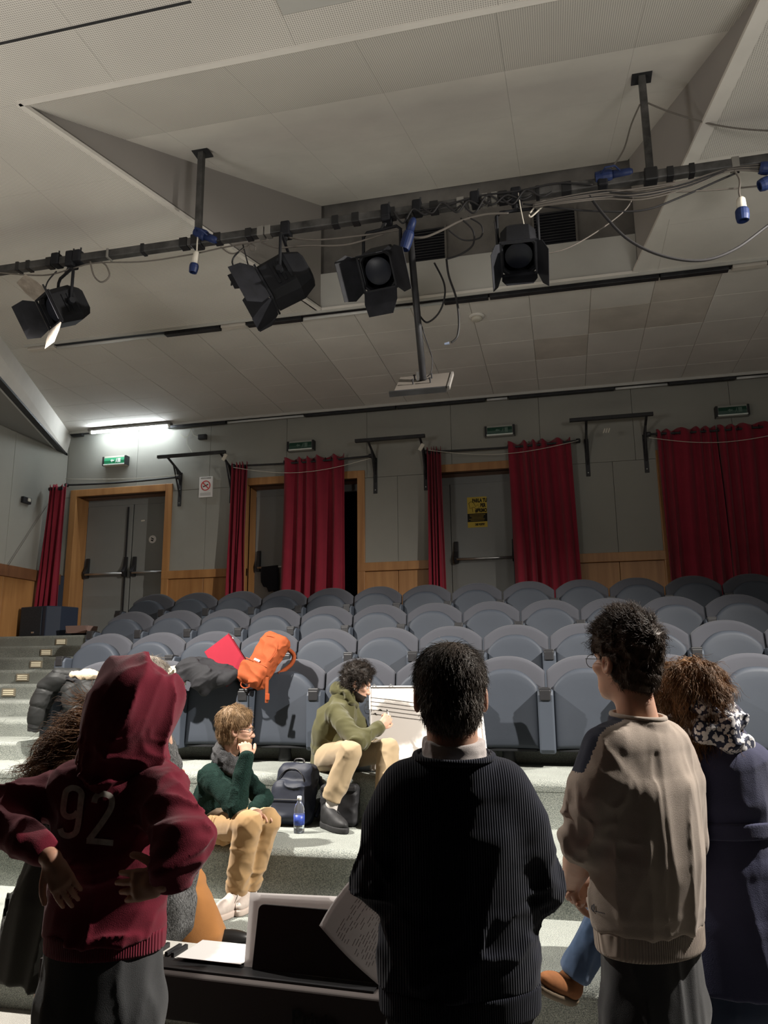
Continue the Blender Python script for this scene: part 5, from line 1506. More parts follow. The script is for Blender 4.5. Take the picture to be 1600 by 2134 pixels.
# ---------------- man in the taupe sweatshirt, right
c0 = atY(1335, 1700, 2.5)
L = frame((c0.x, c0.y, 0), 48)
hc = atY(1302, 1378, 2.5)
H = headframe((hc.x, hc.y, hc.z), 42, 2, 0, 1.02)
hd = head_field(H, jaw=1.05, neck_to=L(0, -.02, 1.44), neck_r=.053)
el_ = pt(1219, 1752, 2.40); wl_ = pt(1192, 1838, 2.60); er_ = L(.225, .02, 1.10); wr_ = pt(1215, 1850, 2.70)
hl = hand_field(wl_, pt(1195, 1858, 2.68) - wl_, pt(1300, 1850, 2.6) - wl_, 1, curl=(.9, .9, .9, .9), thumb=.8)
hr = hand_field(wr_, pt(1190, 1850, 2.66) - wr_, pt(1200, 1800, 2.5) - wr_, -1, curl=(.7, .75, .8, .8), thumb=.6)
parts = [nets(hd, .0042), core_parts(L, 1.42), nets(U(.012, hl, chain([L(-.17, 0, 1.36), el_, el_ * .5 + wl_ * .5, wl_], [.042, .050, .046, .030])), .0045), nets(U(.012, hr, chain([L(.17, 0, 1.36), el_ * 0 + er_, wr_], [.042, .043, .027])), .006)]
p2 = mesh_np('person', parts, M_skin, loc=L(0, 0, 0)); finish(p2, 'man in an oversized taupe sweatshirt with navy front panel, dark wavy hair, wire glasses')
M_tau = fabric('taupe_fleece', (0.37, 0.305, 0.255), scale=600, b=.3, var=.10, vs=14)
M_nv = fabric('navy_fleece', (0.022, 0.026, 0.045), scale=600)
sw = U(.05, torso(L, [(0, 0, .88, .178, .135), (0, 0, .98, .192, .142), (0, -.01, 1.10, .20, .14), (0, -.015, 1.27, .198, .13), (0, -.015, 1.38, .165, .105), (0, -.015, 1.455, .092, .084), (0, -.015, 1.51, .068, .066)]),
       chain([L(-.14, -.005, 1.38), L(-.20, 0, 1.28), el_ * .92 + L(-.2, 0, 1.28) * .08], [.072, .074, .066]), chain([L(.14, -.005, 1.38), L(.20, 0, 1.28), er_], [.072, .078, .07]))
cut = chain([el_, el_ * .97 + wl_ * .03], [.066, .062])
sw = U(.02, sw, cut, chain([er_, wr_ * .6 + er_ * .4], [.07, .05]))
sw = INT(sw, plane(L(0, 0, .90), -L.Up), .02)
sw = DISP(sw, folds(.012, 7.5, L.Up + L.R * .06, .10, 41, center=L(.04, -.1, 1.08), rad=.30), folds(.004, 16, (0.1, 0, 1), .16, 42), folds(.020, 17, L.R * .7 + L.Fw * .6, .16, 43, center=el_ + L.Up * .06, rad=.11), folds(.007, 9, L.R * -.5 + L.Up, .18, 44, center=L(-.15, -.05, 1.30), rad=.13))
sw = INT(sw, plane(L(0, -.02, 1.478), L.Up - L.Fw * .12), .01)
sw = SUB(sw, ell(el_ * .45 + wl_ * .55, [.085, .12, .085]), .006)
org2 = L(0, 0, 0)
def tau_mat(C):
    q = C - org2; y = q @ L.Fw; x = q @ L.R; z = q[:, 2]
    return ((y > -.030 + .14 * np.clip(1.44 - z, 0, .5)) & (z > 1.15) & (x < .15) & ((x > -.17) | (z > 1.335))).astype(int)
swv, swq = nets(sw, .006)
kid('sweatshirt', [(swv, swq)], [M_tau, M_nv], p2, matfn=tau_mat)
hem = INT(INT(GROW(torso(L, [(0, 0, .78, .165, .125), (0, 0, .94, .172, .13)]), .006), plane(L(0, 0, .92), L.Up), .008), plane(L(0, 0, .845), -L.Up), .008)
kid('waistband', [nets(hem, .006)], ribbed('taupe_rib', (0.36, 0.295, 0.245), 170, tuple(L.R), .0014), p2)
nb = MB().tube(smooth_path([Vector(L(.079 * math.cos(a), -.016 + .074 * math.sin(a), 1.480 + .009 * math.sin(a))) for a in np.linspace(0, 2 * PI, 13)], 4), .0085, 8, cap=False).build('neckband', M_tau, None, smooth=True); nb.parent = p2; nb.matrix_parent_inverse = Matrix.Translation(-Vector(p2.location))
tr = U(.03, torso(L, [(0, 0, .66, .165, .12), (0, 0, .90, .155, .112)]), chain([L(-.09, 0, .68), L(-.10, .02, .44), L(-.10, -.01, .1)], [.088, .076, .06]), chain([L(.09, 0, .68), L(.10, .02, .44), L(.10, -.01, .1)], [.088, .076, .06]))
kid('trousers', [nets(INT(DISP(tr, folds(.008, 12, (0, 0, 1), .3, 3)), plane(L(0, 0, .05), -L.Up)), .009)], fabric('washed_black_trousers', (0.035, 0.035, 0.037)), p2)
for sx in (-.1, .1): make_shoe(L, sx, .03, 0, M_bl, M_black, p2)
def logo():
    st = [[(1234, 1886), (1233, 1894), (1237, 1900)], [(1237, 1884), (1238, 1896)]] + [[(1240 + 3 * k, 1899 + .7 * k), (1242 + 3 * k, 1899.8 + .7 * k)] for k in range(7)]
    return st
kid('small_print', [drape(swv, swq, logo(), 2.4, camray)], M_nv, p2)
glasses(H, p2, .0011, (.023, .020))
hair = hair_cap(H, .008, front=.075, low=-.02, back=-.088, side=.025, vol=(.002, .006, .020))
hair = DISP(hair, folds(.010, 26, (0, 1, .3), .5, 51))
hv, hq = nets(hair, .005)
hm = hairmat('dark_brown_curls', (0.055, 0.036, 0.025))
s1 = np_cat(strands(hv, hq, 2600, .040, lambda P, N: (P - H(0, -.03, .08)) * 8 + H.A[1] * .7, 11, lift=.6, curl=.0035, cfreq=150, wig=.4, r=.0008, seg=7, clump=38, keep=lambda P: np.clip((H.inv(P)[:, 2] - .03) / .06, 0.01, 1)),
            strands(hv, hq, 2200, .020, flow_crown(H), 21, lift=.5, wig=.4, r=.0007, seg=4, keep=lambda P: np.clip((.07 - H.inv(P)[:, 2]) / .06, 0.01, 1)))
kid('hair', [(hv, hq), s1], hm, p2)

# ---------------- woman in the navy coat, far right
c0 = atY(1508, 1700, 2.85)
L = frame((c0.x, c0.y, 0), 22)
hc = atY(1432, 1468, 2.85)
H = headframe((hc.x, hc.y, hc.z), 48, -6, 6, .96)
hd = head_field(H, jaw=.92, neck_to=L(-.03, .0, 1.34), neck_r=.046)
el_ = L(-.2, .05, 1.06); er_ = L(.215, -.02, 1.10); wl_ = L(-.1, .26, 1.05); wr_ = L(.12, .24, 1.05)
hl = hand_field(wl_, (.8, .5, 0), (0, -.3, -1), 1, curl=.6); hr = hand_field(wr_, (-.8, .5, 0), (0, -.3, -1), -1, curl=.6)
p3 = mesh_np('person', [nets(hd, .005), core_parts(L, 1.34), nets(U(.01, hl, chain([L(-.15, 0, 1.3), el_, wl_], [.035, .032, .023])), .006), nets(U(.01, hr, chain([L(.15, 0, 1.3), er_, wr_], [.035, .032, .023])), .006)], M_skin, loc=L(0, 0, 0))
finish(p3, 'woman in a belted navy wool coat and floral scarf, wavy chestnut hair')
M_coat = fabric('navy_wool', (0.040, 0.042, 0.085), scale=380, b=.25, var=.08)
ct = U(.05, torso(L, [(0, 0, .65, .235, .19), (0, 0, .82, .21, .17), (0, 0, .98, .185, .145), (0, 0, 1.10, .158, .12), (0, -.01, 1.20, .165, .12), (-.005, -.012, 1.29, .165, .11), (-.02, -.01, 1.345, .12, .085), (-.03, -.01, 1.385, .08, .07)]),
       chain([L(-.12, 0, 1.30), L(-.18, 0, 1.2), el_, wl_], [.06, .062, .056, .045]), chain([L(.115, 0, 1.30), L(.175, -.01, 1.2), er_, wr_], [.06, .064, .058, .045]))
ct = INT(ct, plane(L(0, 0, .66), -L.Up), .01)
ct = DISP(ct, folds(.008, 5.5, (0, 0, 1), .08, 61, center=L(0, -.1, .8), rad=.3), folds(.003, 9, (0, 0, 1), .2, 62), folds(.018, 13, L.R, .25, 63, center=er_, rad=.1), folds(.010, 13, (0, 0, 1), .3, 64, center=L(0, -.1, 1.10), rad=.1))
kid('coat', [nets(ct, .0065)], M_coat, p3)
bl = INT(INT(GROW(torso(L, [(0, 0, 1.06, .172, .132), (0, 0, 1.16, .166, .126)]), .008), plane(L(0, 0, 1.142), L.Up), .004), plane(L(0, 0, 1.092), -L.Up), .004)
kid('belt', [nets(bl, .006)], M_coat, p3)
for xs_ in (-.055, .075):
    tr_ = []
    bvc = None
M_scarf = bpy.data.materials.new('floral_scarf'); M_scarf.use_nodes = True
nt = M_scarf.node_tree; b = nt.nodes['Principled BSDF']; b.inputs['Roughness'].default_value = .85
vo = nt.nodes.new('ShaderNodeTexVoronoi'); vo.inputs['Scale'].default_value = 62; gg = nt.nodes.new('ShaderNodeNewGeometry'); rr = nt.nodes.new('ShaderNodeValToRGB')
rr.color_ramp.interpolation = 'CONSTANT'; rr.color_ramp.elements[0].color = (.62, .60, .60, 1); rr.color_ramp.elements[1].position = .52; rr.color_ramp.elements[1].color = (.014, .018, .045, 1)
nz = nt.nodes.new('ShaderNodeTexNoise'); nz.inputs['Scale'].default_value = 60; mv = nt.nodes.new('ShaderNodeVectorMath'); mv.operation = 'MULTIPLY_ADD'; mv.inputs[1].default_value = (.012, .012, .012)
nt.links.new(gg.outputs['Position'], nz.inputs['Vector']); nt.links.new(nz.outputs['Color'], mv.inputs[0]); nt.links.new(gg.outputs['Position'], mv.inputs[2]); nt.links.new(mv.outputs[0], vo.inputs['Vector'])
nt.links.new(vo.outputs['Distance'], rr.inputs[0]); nt.links.new(rr.outputs[0], b.inputs['Base Color'])
sc = None
rings = []
for (z, a, rr_, tx) in ((1.385, .10, .036, .0), (1.43, .092, .036, .35), (1.47, .082, .030, .1)):
    pts_ = [L(-.035 + a * math.cos(t), -.005 + a * .9 * math.sin(t), z + .022 * math.sin(t * 2 + tx * 6) - .01 * math.sin(t)) for t in np.linspace(0, 2 * PI, 15)]
    rings.append(chain(pts_, [rr_ * (.9 + .2 * math.sin(3 * i)) for i in range(15)]))
sc = DISP(U(.014, *rings), folds(.010, 16, L.R + L.Up * .3, .35, 65))
kid('scarf', [nets(sc, .006)], M_scarf, p3)
tr = U(.02, torso(L, [(0, 0, .6, .13, .1), (0, 0, .8, .14, .1)]), chain([L(-.075, 0, .7), L(-.08, .01, .46), L(-.08, 0, .1)], [.08, .066, .055]), chain([L(.075, 0, .7), L(.08, .01, .46), L(.085, 0, .1)], [.075, .062, .052]))
kid('trousers', [nets(INT(DISP(tr, folds(.008, 13, (0, 0, 1), .3, 4)), plane(L(0, 0, .06), -L.Up)), .01)], fabric('dark_denim', (0.022, 0.032, 0.06)), p3)
for sx in (-.08, .085): make_shoe(L, sx, .03, 0, M_bl, M_black, p3, s=.92)
glasses(H, p3, .0013)
hr_ = U(.03, hair_cap(H, .016, front=.078, low=-.05, back=-.11, side=.035, vol=(.008, .008, .010)), ell(H(.045, -.05, -.06), [.06, .06, .075], H.A), ell(H(-.04, -.045, -.06), [.055, .055, .07], H.A))
hr_ = SUB(hr_, ell(H(0, .11, -.05), [.07, .06, .08], H.A), .01)
hr_ = DISP(hr_, folds(.016, 16, H.A[2] + H.A[1] * .4, .35, 66))
hv, hq = nets(hr_, .005)
s1 = strands(hv, hq, 4200, .10, lambda P, N: (P - H(0, .0, .10)) * 5 + np.array((0, 0, -1.0)), 12, lift=.35, curl=.007, cfreq=75, wig=.09, r=.0010, seg=9, clump=13, fall=.2)
kid('hair', [(hv, hq), s1], hairmat('chestnut_hair', (0.17, 0.088, 0.040), .55), p3)

# ---------------- person with long curly hair and fuzzy grey coat behind the hooded one
c0 = atY(165, 1700, 2.85)
L = frame((c0.x, c0.y, 0), 2)
hc = atY(225, 1490, 2.85)
H = headframe((hc.x, hc.y, 1.36), -25, -25, -6, .97)
hd = head_field(H, jaw=.92, neck_to=L(.02, 0, 1.22), neck_r=.046)
el_ = L(-.24, .0, 1.03); er_ = L(.23, .0, 1.03)
hl = hand_field(L(-.2, .2, .92), (.3, .8, -.2), (1, 0, -.4), 1, curl=.6); hr = hand_field(L(.2, .2, .92), (-.3, .8, -.2), (-1, 0, -.4), -1, curl=.6)
p5 = mesh_np('person', [nets(hd, .007), core_parts(L, 1.27), nets(U(.01, hl, chain([L(-.15, 0, 1.22), el_, L(-.2, .2, .92)], [.035, .032, .023])), .008), nets(U(.01, hr, chain([L(.15, 0, 1.22), er_, L(.2, .2, .92)], [.035, .032, .023])), .008)], M_skin, loc=L(0, 0, 0))
finish(p5, 'person with long curly brown hair and grey fuzzy coat behind the maroon hoodie')
M_fuz = mat('grey_boucle', (0.10, 0.095, 0.10), 0.95, 0.1, noise=(120, .6), bump=(160, .9))
jk = U(.05, torso(L, [(0, 0, .93, .19, .14), (0, 0, 1.05, .185, .135), (0, 0, 1.18, .18, .12), (0, 0, 1.26, .14, .1), (.01, 0, 1.30, .08, .075)]), chain([L(-.12, 0, 1.23), L(-.2, 0, 1.14), el_, L(-.21, .15, .95)], [.07, .07, .062, .05]), chain([L(.12, 0, 1.23), L(.2, 0, 1.14), er_, L(.21, .15, .95)], [.07, .07, .062, .05]))
kid('jacket', [nets(DISP(jk, folds(.012, 24, (0, 0, 1), .8, 71)), .007)], M_fuz, p5)
sk = INT(U(.04, torso(L, [(-.03, 0, .50, .26, .20), (-.02, 0, .75, .225, .17), (0, 0, .97, .17, .13)])), plane(L(0, 0, .52), -L.Up), .01)
kid('coat_skirt', [nets(DISP(sk, folds(.020, 6, (0, 0, 1), .15, 72)), .008)], fabric('dark_olive_wool', (0.032, 0.032, 0.026)), p5)
sk2 = INT(U(.04, torso(L, [(-.14, .06, .60, .17, .13), (-.10, .05, .80, .15, .13), (-.06, .03, .98, .13, .1)])), plane(L(0, 0, .60), -L.Up), .01)
kid('dark_lining', [nets(DISP(sk2, folds(.016, 7, (0, 0, 1), .15, 73)), .009)], fabric('black_wool', (0.012, 0.012, 0.014)), p5)
tr = U(.02, chain([L(-.02, 0, .6), L(-.0, .01, .42), L(.02, 0, .1)], [.075, .062, .052]), chain([L(.10, 0, .6), L(.10, .01, .42), L(.11, 0, .1)], [.075, .062, .052]))
kid('trousers', [nets(INT(tr, plane(L(0, 0, .06), -L.Up)), .012)], M_trs, p5)
for sx in (.02, .11): make_shoe(L, sx, .03, 0, M_bl, M_black, p5, s=.92)
hr_ = U(.04, hair_cap(H, .014, front=.075, back=-.12, side=.03), chain([H(-.03, -.05, .03), pt(185, 1525, 2.80), pt(140, 1560, 2.78), pt(105, 1595, 2.78)], [.07, .065, .06, .045]), chain([pt(210, 1530, 2.80), pt(170, 1580, 2.78), pt(130, 1600, 2.78)], [.07, .065, .045]))
hr_ = DISP(hr_, folds(.02, 13, (1, 0, .8), .35, 74))
hv, hq = nets(hr_, .007)
s1 = strands(hv, hq, 2600, .19, lambda P, N: np.tile(np.array((-.75, -.05, -.62)), (len(P), 1)), 14, lift=.3, curl=.011, cfreq=60, wig=.07, r=.0016, seg=14, clump=8)
kid('hair', [(hv, hq), s1], hairmat('brown_curls', (0.12, 0.062, 0.032), .6), p5)

# ---------------- person in tweed coat and camel trousers, hidden behind the hooded one
c0 = atY(276, 1960, 3.80)
L = frame((c0.x, 3.80, ZA), -12)
hc = atY(313, 1418, 3.80)
H = headframe((hc.x, hc.y, hc.z), -40, -15, 0, .95)
hd = head_field(H, neck_to=L(-.03, 0, 1.06), neck_r=.045)
el_ = L(-.22, .08, .83); er_ = L(.08, .14, .83)
hl = hand_field(L(-.12, .28, .78), (.6, .6, .1), (0, 0, -1), 1, curl=.6); hr = hand_field(L(.0, .28, .78), (-.6, .6, .1), (0, 0, -1), -1, curl=.6)
p8 = mesh_np('person', [nets(hd, .008), nets(U(.03, torso(L, [(0, 0, .6, .1, .07), (-.02, 0, 1.06, .05, .045)]), chain([L(-.08, 0, .6), L(-.09, .02, .06)], [.05, .03]), chain([L(.08, 0, .6), L(.10, .02, .06)], [.05, .03])), .014), nets(U(.01, hl, chain([L(-.14, 0, 1.02), el_, L(-.12, .28, .78)], [.03, .03, .022])), .009), nets(U(.01, hr, chain([L(.14, 0, 1.02), er_, L(.0, .28, .78)], [.03, .03, .022])), .009)], M_skin, loc=L(0, 0, 0))
finish(p8, 'person in tweed coat and wide camel trousers, mostly hidden behind the maroon hoodie')
M_tw = mat('tweed', (0.10, 0.10, 0.10), 0.95, 0.1, noise=(170, .95, (1, 1, .45)), bump=(170, .8))
cm = fabric('camel_wool', (0.31, 0.135, 0.042))
ct = U(.05, torso(L, [(.24, -.12, .04, .19, .14), (.25, -.12, .25, .20, .15), (.08, -.06, .45, .17, .14), (0, 0, .8, .14, .13), (-.01, 0, 1.0, .14, .11), (-.02, 0, 1.08, .08, .07)]), chain([L(-.12, 0, 1.02), el_, L(-.12, .26, .78)], [.06, .055, .045]), chain([L(.09, 0, 1.02), er_, L(.0, .26, .78)], [.06, .05, .04]))
ct = INT(ct, plane(L(.44, 0, .15), L.R - L.Up * .9), .01); ct = INT(ct, plane(L(0, 0, .05), -L.Up), .01)
kid('coat', [nets(DISP(ct, folds(.012, 7, (0, 0, 1), .2, 81)), .010)], M_tw, p8)
tr = U(.03, echain([(L(-.09, 0, .6), L.R * .10, L.Fw * .11), (L(-.12, .0, .03), L.R * .13, L.Fw * .13)]), echain([(L(.14, .02, .60), L.R * .06, L.Fw * .08), (L(.28, .04, .25), L.R * .085, L.Fw * .11), (L(.36, .05, .03), L.R * .14, L.Fw * .13)]))
kid('trousers', [nets(INT(DISP(tr, folds(.014, 6, (0, 0, 1), .15, 82)), plane(L(0, 0, .015), -L.Up), .006), .009)], cm, p8)
for sx, hh in ((-.12, 0), (.44, 70)): make_shoe(L, sx, .10, 0, M_bl, M_black, p8, hd_=hh, s=.95)
hr_ = hair_cap(H, .012, front=.07, back=-.10, side=.02)
hv, hq = nets(hr_, .008)
kid('hair', [(hv, hq), strands(hv, hq, 900, .05, flow_crown(H), 15, lift=.5, wig=.3, r=.001, seg=5)], hairmat('ash_grey_hair', (0.17, 0.145, 0.12)), p8)

# ---------------- seated person hidden behind the taupe man, only a crossed leg shows
L = frame((atY(1330, 1800, 3.95).x, 3.98, ZA), 180)
hd_c = L(0, -.05, .80)
H = headframe(hd_c, 180, 0, 0, .97)
hd = head_field(H, neck_to=L(0, -.06, .56), neck_r=.05)
kn_r, an_r = pt(1262, 1905, 3.50), pt(1196, 2030, 3.47)
kn_l, an_l = L(-.12, .36, .10), L(-.12, .42, -.22)
an_l = np.array((kn_l[0], 3.45, .10), np.float32)
hl = hand_field(L(-.14, .25, .28), (.3, .8, -.1), (0, 0, -1), 1, curl=.5); hr = hand_field(L(.14, .25, .28), (-.3, .8, -.1), (0, 0, -1), -1, curl=.5)
p9 = mesh_np('person', [nets(hd, .008), nets(U(.03, torso(L, [(0, 0, .1, .12, .09), (0, -.05, .5, .10, .07)]), chain([L(.08, 0, .1), kn_r, an_r], [.06, .045, .034]), chain([L(-.08, 0, .1), kn_l, an_l], [.06, .045, .034])), .012), nets(U(.01, hl, chain([L(-.16, -.04, .5), L(-.22, .05, .26), L(-.14, .25, .28)], [.035, .03, .022])), .009), nets(U(.01, hr, chain([L(.16, -.04, .5), L(.22, .05, .26), L(.14, .25, .28)], [.035, .03, .022])), .009)], M_skin, loc=L(0, 0, 0))
finish(p9, 'seated person in blue jeans and brown boots, hidden behind the taupe sweatshirt')
M_jean = fabric('blue_denim', (0.055, 0.090, 0.16), scale=900, var=.18, vs=20)
sw = U(.05, torso(L, [(0, 0, .08, .16, .13), (0, -.03, .3, .17, .13), (0, -.05, .48, .17, .11), (0, -.06, .56, .08, .07)]), chain([L(-.14, -.05, .48), L(-.22, .05, .26), L(-.15, .22, .28)], [.06, .055, .045]), chain([L(.14, -.05, .48), L(.22, .05, .26), L(.15, .22, .28)], [.06, .055, .045]))
kid('sweater', [nets(sw, .012)], M_nv, p9)
d_ = (an_r - kn_r) / np.linalg.norm(an_r - kn_r)
tr = U(.03, chain([L(.09, .02, .09), kn_r, kn_r * .1 + an_r * .9], [.088, .075, .062]), chain([L(-.09, .02, .09), kn_l, kn_l * .1 + an_l * .9], [.088, .07, .058]), torso(L, [(0, 0, .07, .17, .13), (0, 0, .12, .16, .12)]))
kid('jeans', [nets(INT(DISP(tr, folds(.010, 12, d_, .3, 91)), plane(an_r + d_ * .01, d_), .004), .008)], M_jean, p9)
M_boot = mat('brown_suede', (0.16, 0.062, 0.022), 0.85, 0.2, noise=(25, .2))
def boot(an, f, up, name):
    f = np.array(f, float); up = np.array(up, float); up /= np.linalg.norm(up); f = f - up * (f @ up); f /= np.linalg.norm(f); r = np.cross(f, up)
    P = lambda a, b, c: an + f * a + r * b + up * c
    bt = U(.03, cone(P(0, 0, .06), P(-.005, 0, -.03), .046, .045), ell(P(.07, 0, -.055), [.125, .045, .038], [f, r, up]), ell(P(-.02, 0, -.055), [.06, .042, .04], [f, r, up]))
    so = INT(U(.03, ell(P(.07, 0, -.085), [.13, .048, .03], [f, r, up]), ell(P(-.03, 0, -.085), [.06, .043, .03], [f, r, up])), plane(P(0, 0, -.075), up), .003)
    kid(name, [nets(bt, .006), (*nets(so, .006), 1)], [M_boot, mat('boot_sole', (0.10, 0.075, 0.05), .8, .2)], p9)
boot(an_r, (-.55, -.45, -.3), -d_ , 'boot')
boot(an_l, (0, -1, 0), (0, 0, 1), 'boot')
# ================================================================== PEOPLE SEATED ON THE STEPS
def seated(label, skin, J, head, col):
    pass
def leg_field(hip, kn, an, r=(.085, .068, .055)):
    return chain([hip, hip * .45 + kn * .55, kn, kn * .5 + an * .5, an], [r[0], (r[0] + r[1]) / 2, r[1], (r[1] + r[2]) / 2, r[2]])
# ---------------- man in the dark green sweater, hand on cheek
hip = pt(452, 1712, 4.78); hipR = pt(440, 1722, 4.66); hipL = pt(470, 1718, 4.86)
knR, knL = pt(516, 1718, 4.26), pt(556, 1712, 4.42)
anR, anL = pt(492, 1858, 4.36), pt(518, 1848, 4.46)
chest = pt(462, 1640, 4.70); nk = pt(474, 1582, 4.66)
shR, shL = pt(432, 1618, 4.50), pt(498, 1612, 4.82)
elR, elL = pt(492, 1682, 4.30), pt(548, 1665, 4.62)
wrR, wrL = pt(513, 1580, 4.36), pt(528, 1692, 4.42)
hc = pt(492, 1520, 4.62)
H = headframe(hc, -66, -4, 0, 1.0)
hd = head_field(H, jaw=.98, neck_to=nk, neck_r=.055)
fR = (shR - shL) / np.linalg.norm(shR - shL); upv = (nk - hip) / np.linalg.norm(nk - hip); ff = np.cross(upv, -fR)
ff = ff / np.linalg.norm(ff)
if ff[0] < 0: ff = -ff
hl = hand_field(wrL, pt(556, 1696, 4.36) - wrL, (0, 0, -1), 1, curl=(.35, .35, .4, .45), thumb=.3)
cheek = pt(516, 1556, 4.50)
hr = hand_field(wrR, pt(510, 1534, 4.42) - wrR, pt(480, 1540, 4.60) - wrR, -1, curl=(.9, 1.0, 1.05, 1.1), thumb=.35, s=.98)
inner = U(.03, echain([(hip, fR * .11, ff * .08), (chest, fR * .11, ff * .08), (nk, fR * .05, ff * .05)]), chain([hipR, knR, anR], [.06, .045, .032]), chain([hipL, knL, anL], [.06, .045, .032]))
g1 = mesh_np('person', [nets(hd, .0045), nets(inner, .013), nets(U(.01, hr, chain([shR, elR, wrR], [.035, .033, .026])), .0045), nets(U(.01, hl, chain([shL, elL, wrL], [.035, .033, .026])), .0045)], M_skin, loc=(float(hip[0]), float(hip[1]), ZB))
finish(g1, 'fair haired man in dark green sweater sitting on the step, cheek on hand')
M_grn = mat('green_knit', (0.008, 0.021, 0.017), 0.95, 0.1, noise=(90, .35), bump=(170, .7))
sw = U(.05, echain([(hip - upv * .0, fR * .16, ff * .125), (hip * .6 + chest * .4, fR * .165, ff * .13), (chest, fR * .18, ff * .125), (shR * .5 + shL * .5 - upv * .02, fR * .165, ff * .10), (nk, fR * .08, ff * .075)]),
       chain([shR + fR * -.02, elR], [.068, .058]), chain([shL, elL], [.066, .055]))
sw = U(.02, sw, chain([elR, wrR], [.058, .043]), chain([elL, wrL * .85 + elL * .15], [.055, .042]))
sw = INT(sw, plane(hip - upv * .07, -upv), .01)
sw = DISP(sw, folds(.010, 10, upv, .3, 101), folds(.018, 14, (1, 0, .3), .3, 102, center=elR, rad=.12), folds(.015, 13, ff, .25, 103, center=hip + upv * .1 + ff * .08, rad=.14))
kid('sweater', [nets(sw, .0075)], M_grn, g1)
M_scf = mat('grey_knit_scarf', (0.075, 0.075, 0.078), 0.95, 0.1, noise=(160, .5), bump=(260, .8))
rings = []
for z, a, r_ in ((-.02, .088, .03), (.022, .082, .03), (.05, .075, .024)):
    cc = nk + upv * z
    rings.append(chain([cc + fR * a * math.cos(t) + ff * (a * .95 * math.sin(t) + .012) - upv * .028 * math.sin(t) for t in np.linspace(0, 2 * PI, 15)], [r_] * 15))
kid('scarf', [nets(DISP(U(.012, *rings), folds(.009, 18, fR + ff, .3, 105)), .006)], M_scf, g1)
M_kh = fabric('khaki_cotton', (0.36, 0.225, 0.105), scale=900, var=.08)
M_kh2 = fabric('beige_cotton', (0.36, 0.27, 0.165), scale=900, var=.08)
def trousers(hip, hipR, knR, anR, hipL, knL, anL, seed, r=(.098, .078, .062)):
    t = U(.03, leg_field(hipR, knR, anR, r), leg_field(hipL, knL, anL, r), echain([(hip + np.array((0, 0, .05)), fR * .16, ff * .12), (hip - np.array((0, 0, .02)), fR * .165, ff * .13)]))
    mid = lambda a, b: a * .5 + b * .5
    g = [folds(.007, 9, knR - hipR, .25, seed), folds(.010, 12, np.cross(knR - anR, ff), .2, seed + 1, center=knR, rad=.13), folds(.010, 12, np.cross(knL - anL, ff), .2, seed + 2, center=knL, rad=.13),
         folds(.009, 14, np.cross(knR - anR, fR), .25, seed + 3, center=anR + (knR - anR) * .18, rad=.1), folds(.009, 14, np.cross(knL - anL, fR), .25, seed + 4, center=anL + (knL - anL) * .18, rad=.1), folds(.012, 11, knR - hipR + upv * .2, .2, seed + 5, center=hipR + (knR - hipR) * .2, rad=.14)]
    t = DISP(t, *g)
    def cutR(P):
        dR = (anR - knR) / np.linalg.norm(anR - knR); dL = (anL - knL) / np.linalg.norm(anL - knL)
        a = (P - _v(anR)) @ _v(dR); b = (P - _v(anL)) @ _v(dL)
        nR = ((P - _v(anR)) ** 2).sum(1) < .16 ** 2; nL = ((P - _v(anL)) ** 2).sum(1) < .16 ** 2
        dr = ((P - _v(anR)) ** 2).sum(1) < ((P - _v(anL)) ** 2).sum(1)
        return np.where(dr, np.where(nR, a, -1), np.where(nL, b, -1))
    return INT(t, cutR, .003)
tr = trousers(hip, hipR, knR, anR, hipL, knL, anL, 110)
tr = INT(tr, lambda P: ZB - .01 + 0 * P[:, 2] - P[:, 2] + np.where(P[:, 1] < YB, -10., 0.), .004)
kid('trousers', [nets(tr, .007)], M_kh, g1)
pk = pt(462, 1722, 4.52)
kid('cargo_pocket', [nets(DISP(ell(hipR * .55 + knR * .45 + fR * .052 - upv * .02, [.085, .035, .07], [(knR - hipR) / np.linalg.norm(knR - hipR), fR, np.cross((knR - hipR) / np.linalg.norm(knR - hipR), fR)]), folds(.012, 18, (0, 0, 1), .4, 118)), .007)], M_kh, g1)
def sneaker(an, z, heading, par, m, sole, trim, s=1.0, laces=True, name='shoe'):
    L_ = frame((float(an[0]), float(an[1]), z), heading)
    P = lambda a, b, c: L_(b, a, c) if s == 1 else L_(b * s, a * s, c * s)
    A = [L_.Fw, L_.R, L_.Up]
    up_ = U(.03, ell(P(.085, 0, .045), [.115 * s, .044 * s, .042 * s], A), ell(P(-.03, 0, .06), [.062 * s, .039 * s, .055 * s], A), cone(P(-.02, 0, .07), P(-.03, 0, .105), .040 * s, .042 * s), cone(P(.02, 0, .085), P(.10, 0, .058), .03 * s, .026 * s))
    up_ = INT(up_, plane(P(0, 0, .025), -L_.Up), .003)
    so = INT(INT(U(.03, ell(P(.085, 0, .02), [.122 * s, .05 * s, .08 * s], A), ell(P(-.035, 0, .02), [.068 * s, .043 * s, .08 * s], A)), plane(P(0, 0, .034), L_.Up), .005), plane(P(0, 0, 0), -L_.Up), .004)
    o = kid(name, [nets(up_, .005), (*nets(so, .005), 1)], [m, sole], par)
    mb = MB()
    for k in range(5):
        a = .025 + .018 * k; hh = .112 - .0085 * k
        mb.tube([Vector(P(a, -.026, hh - .016)), Vector(P(a + .004, 0, hh)), Vector(P(a + .010, .026, hh - .016))], .0028 * s, 5)
    mb.tube([Vector(P(.03, .0, .115)), Vector(P(.02, -.04, .10)), Vector(P(.05, -.05, .075))], .0025 * s, 5)
    l = mb.build('laces', trim, None, smooth=True); l.parent = o; l.matrix_parent_inverse = Matrix.Translation(-Vector(par.location)) if False else Matrix.Identity(4)
    return o
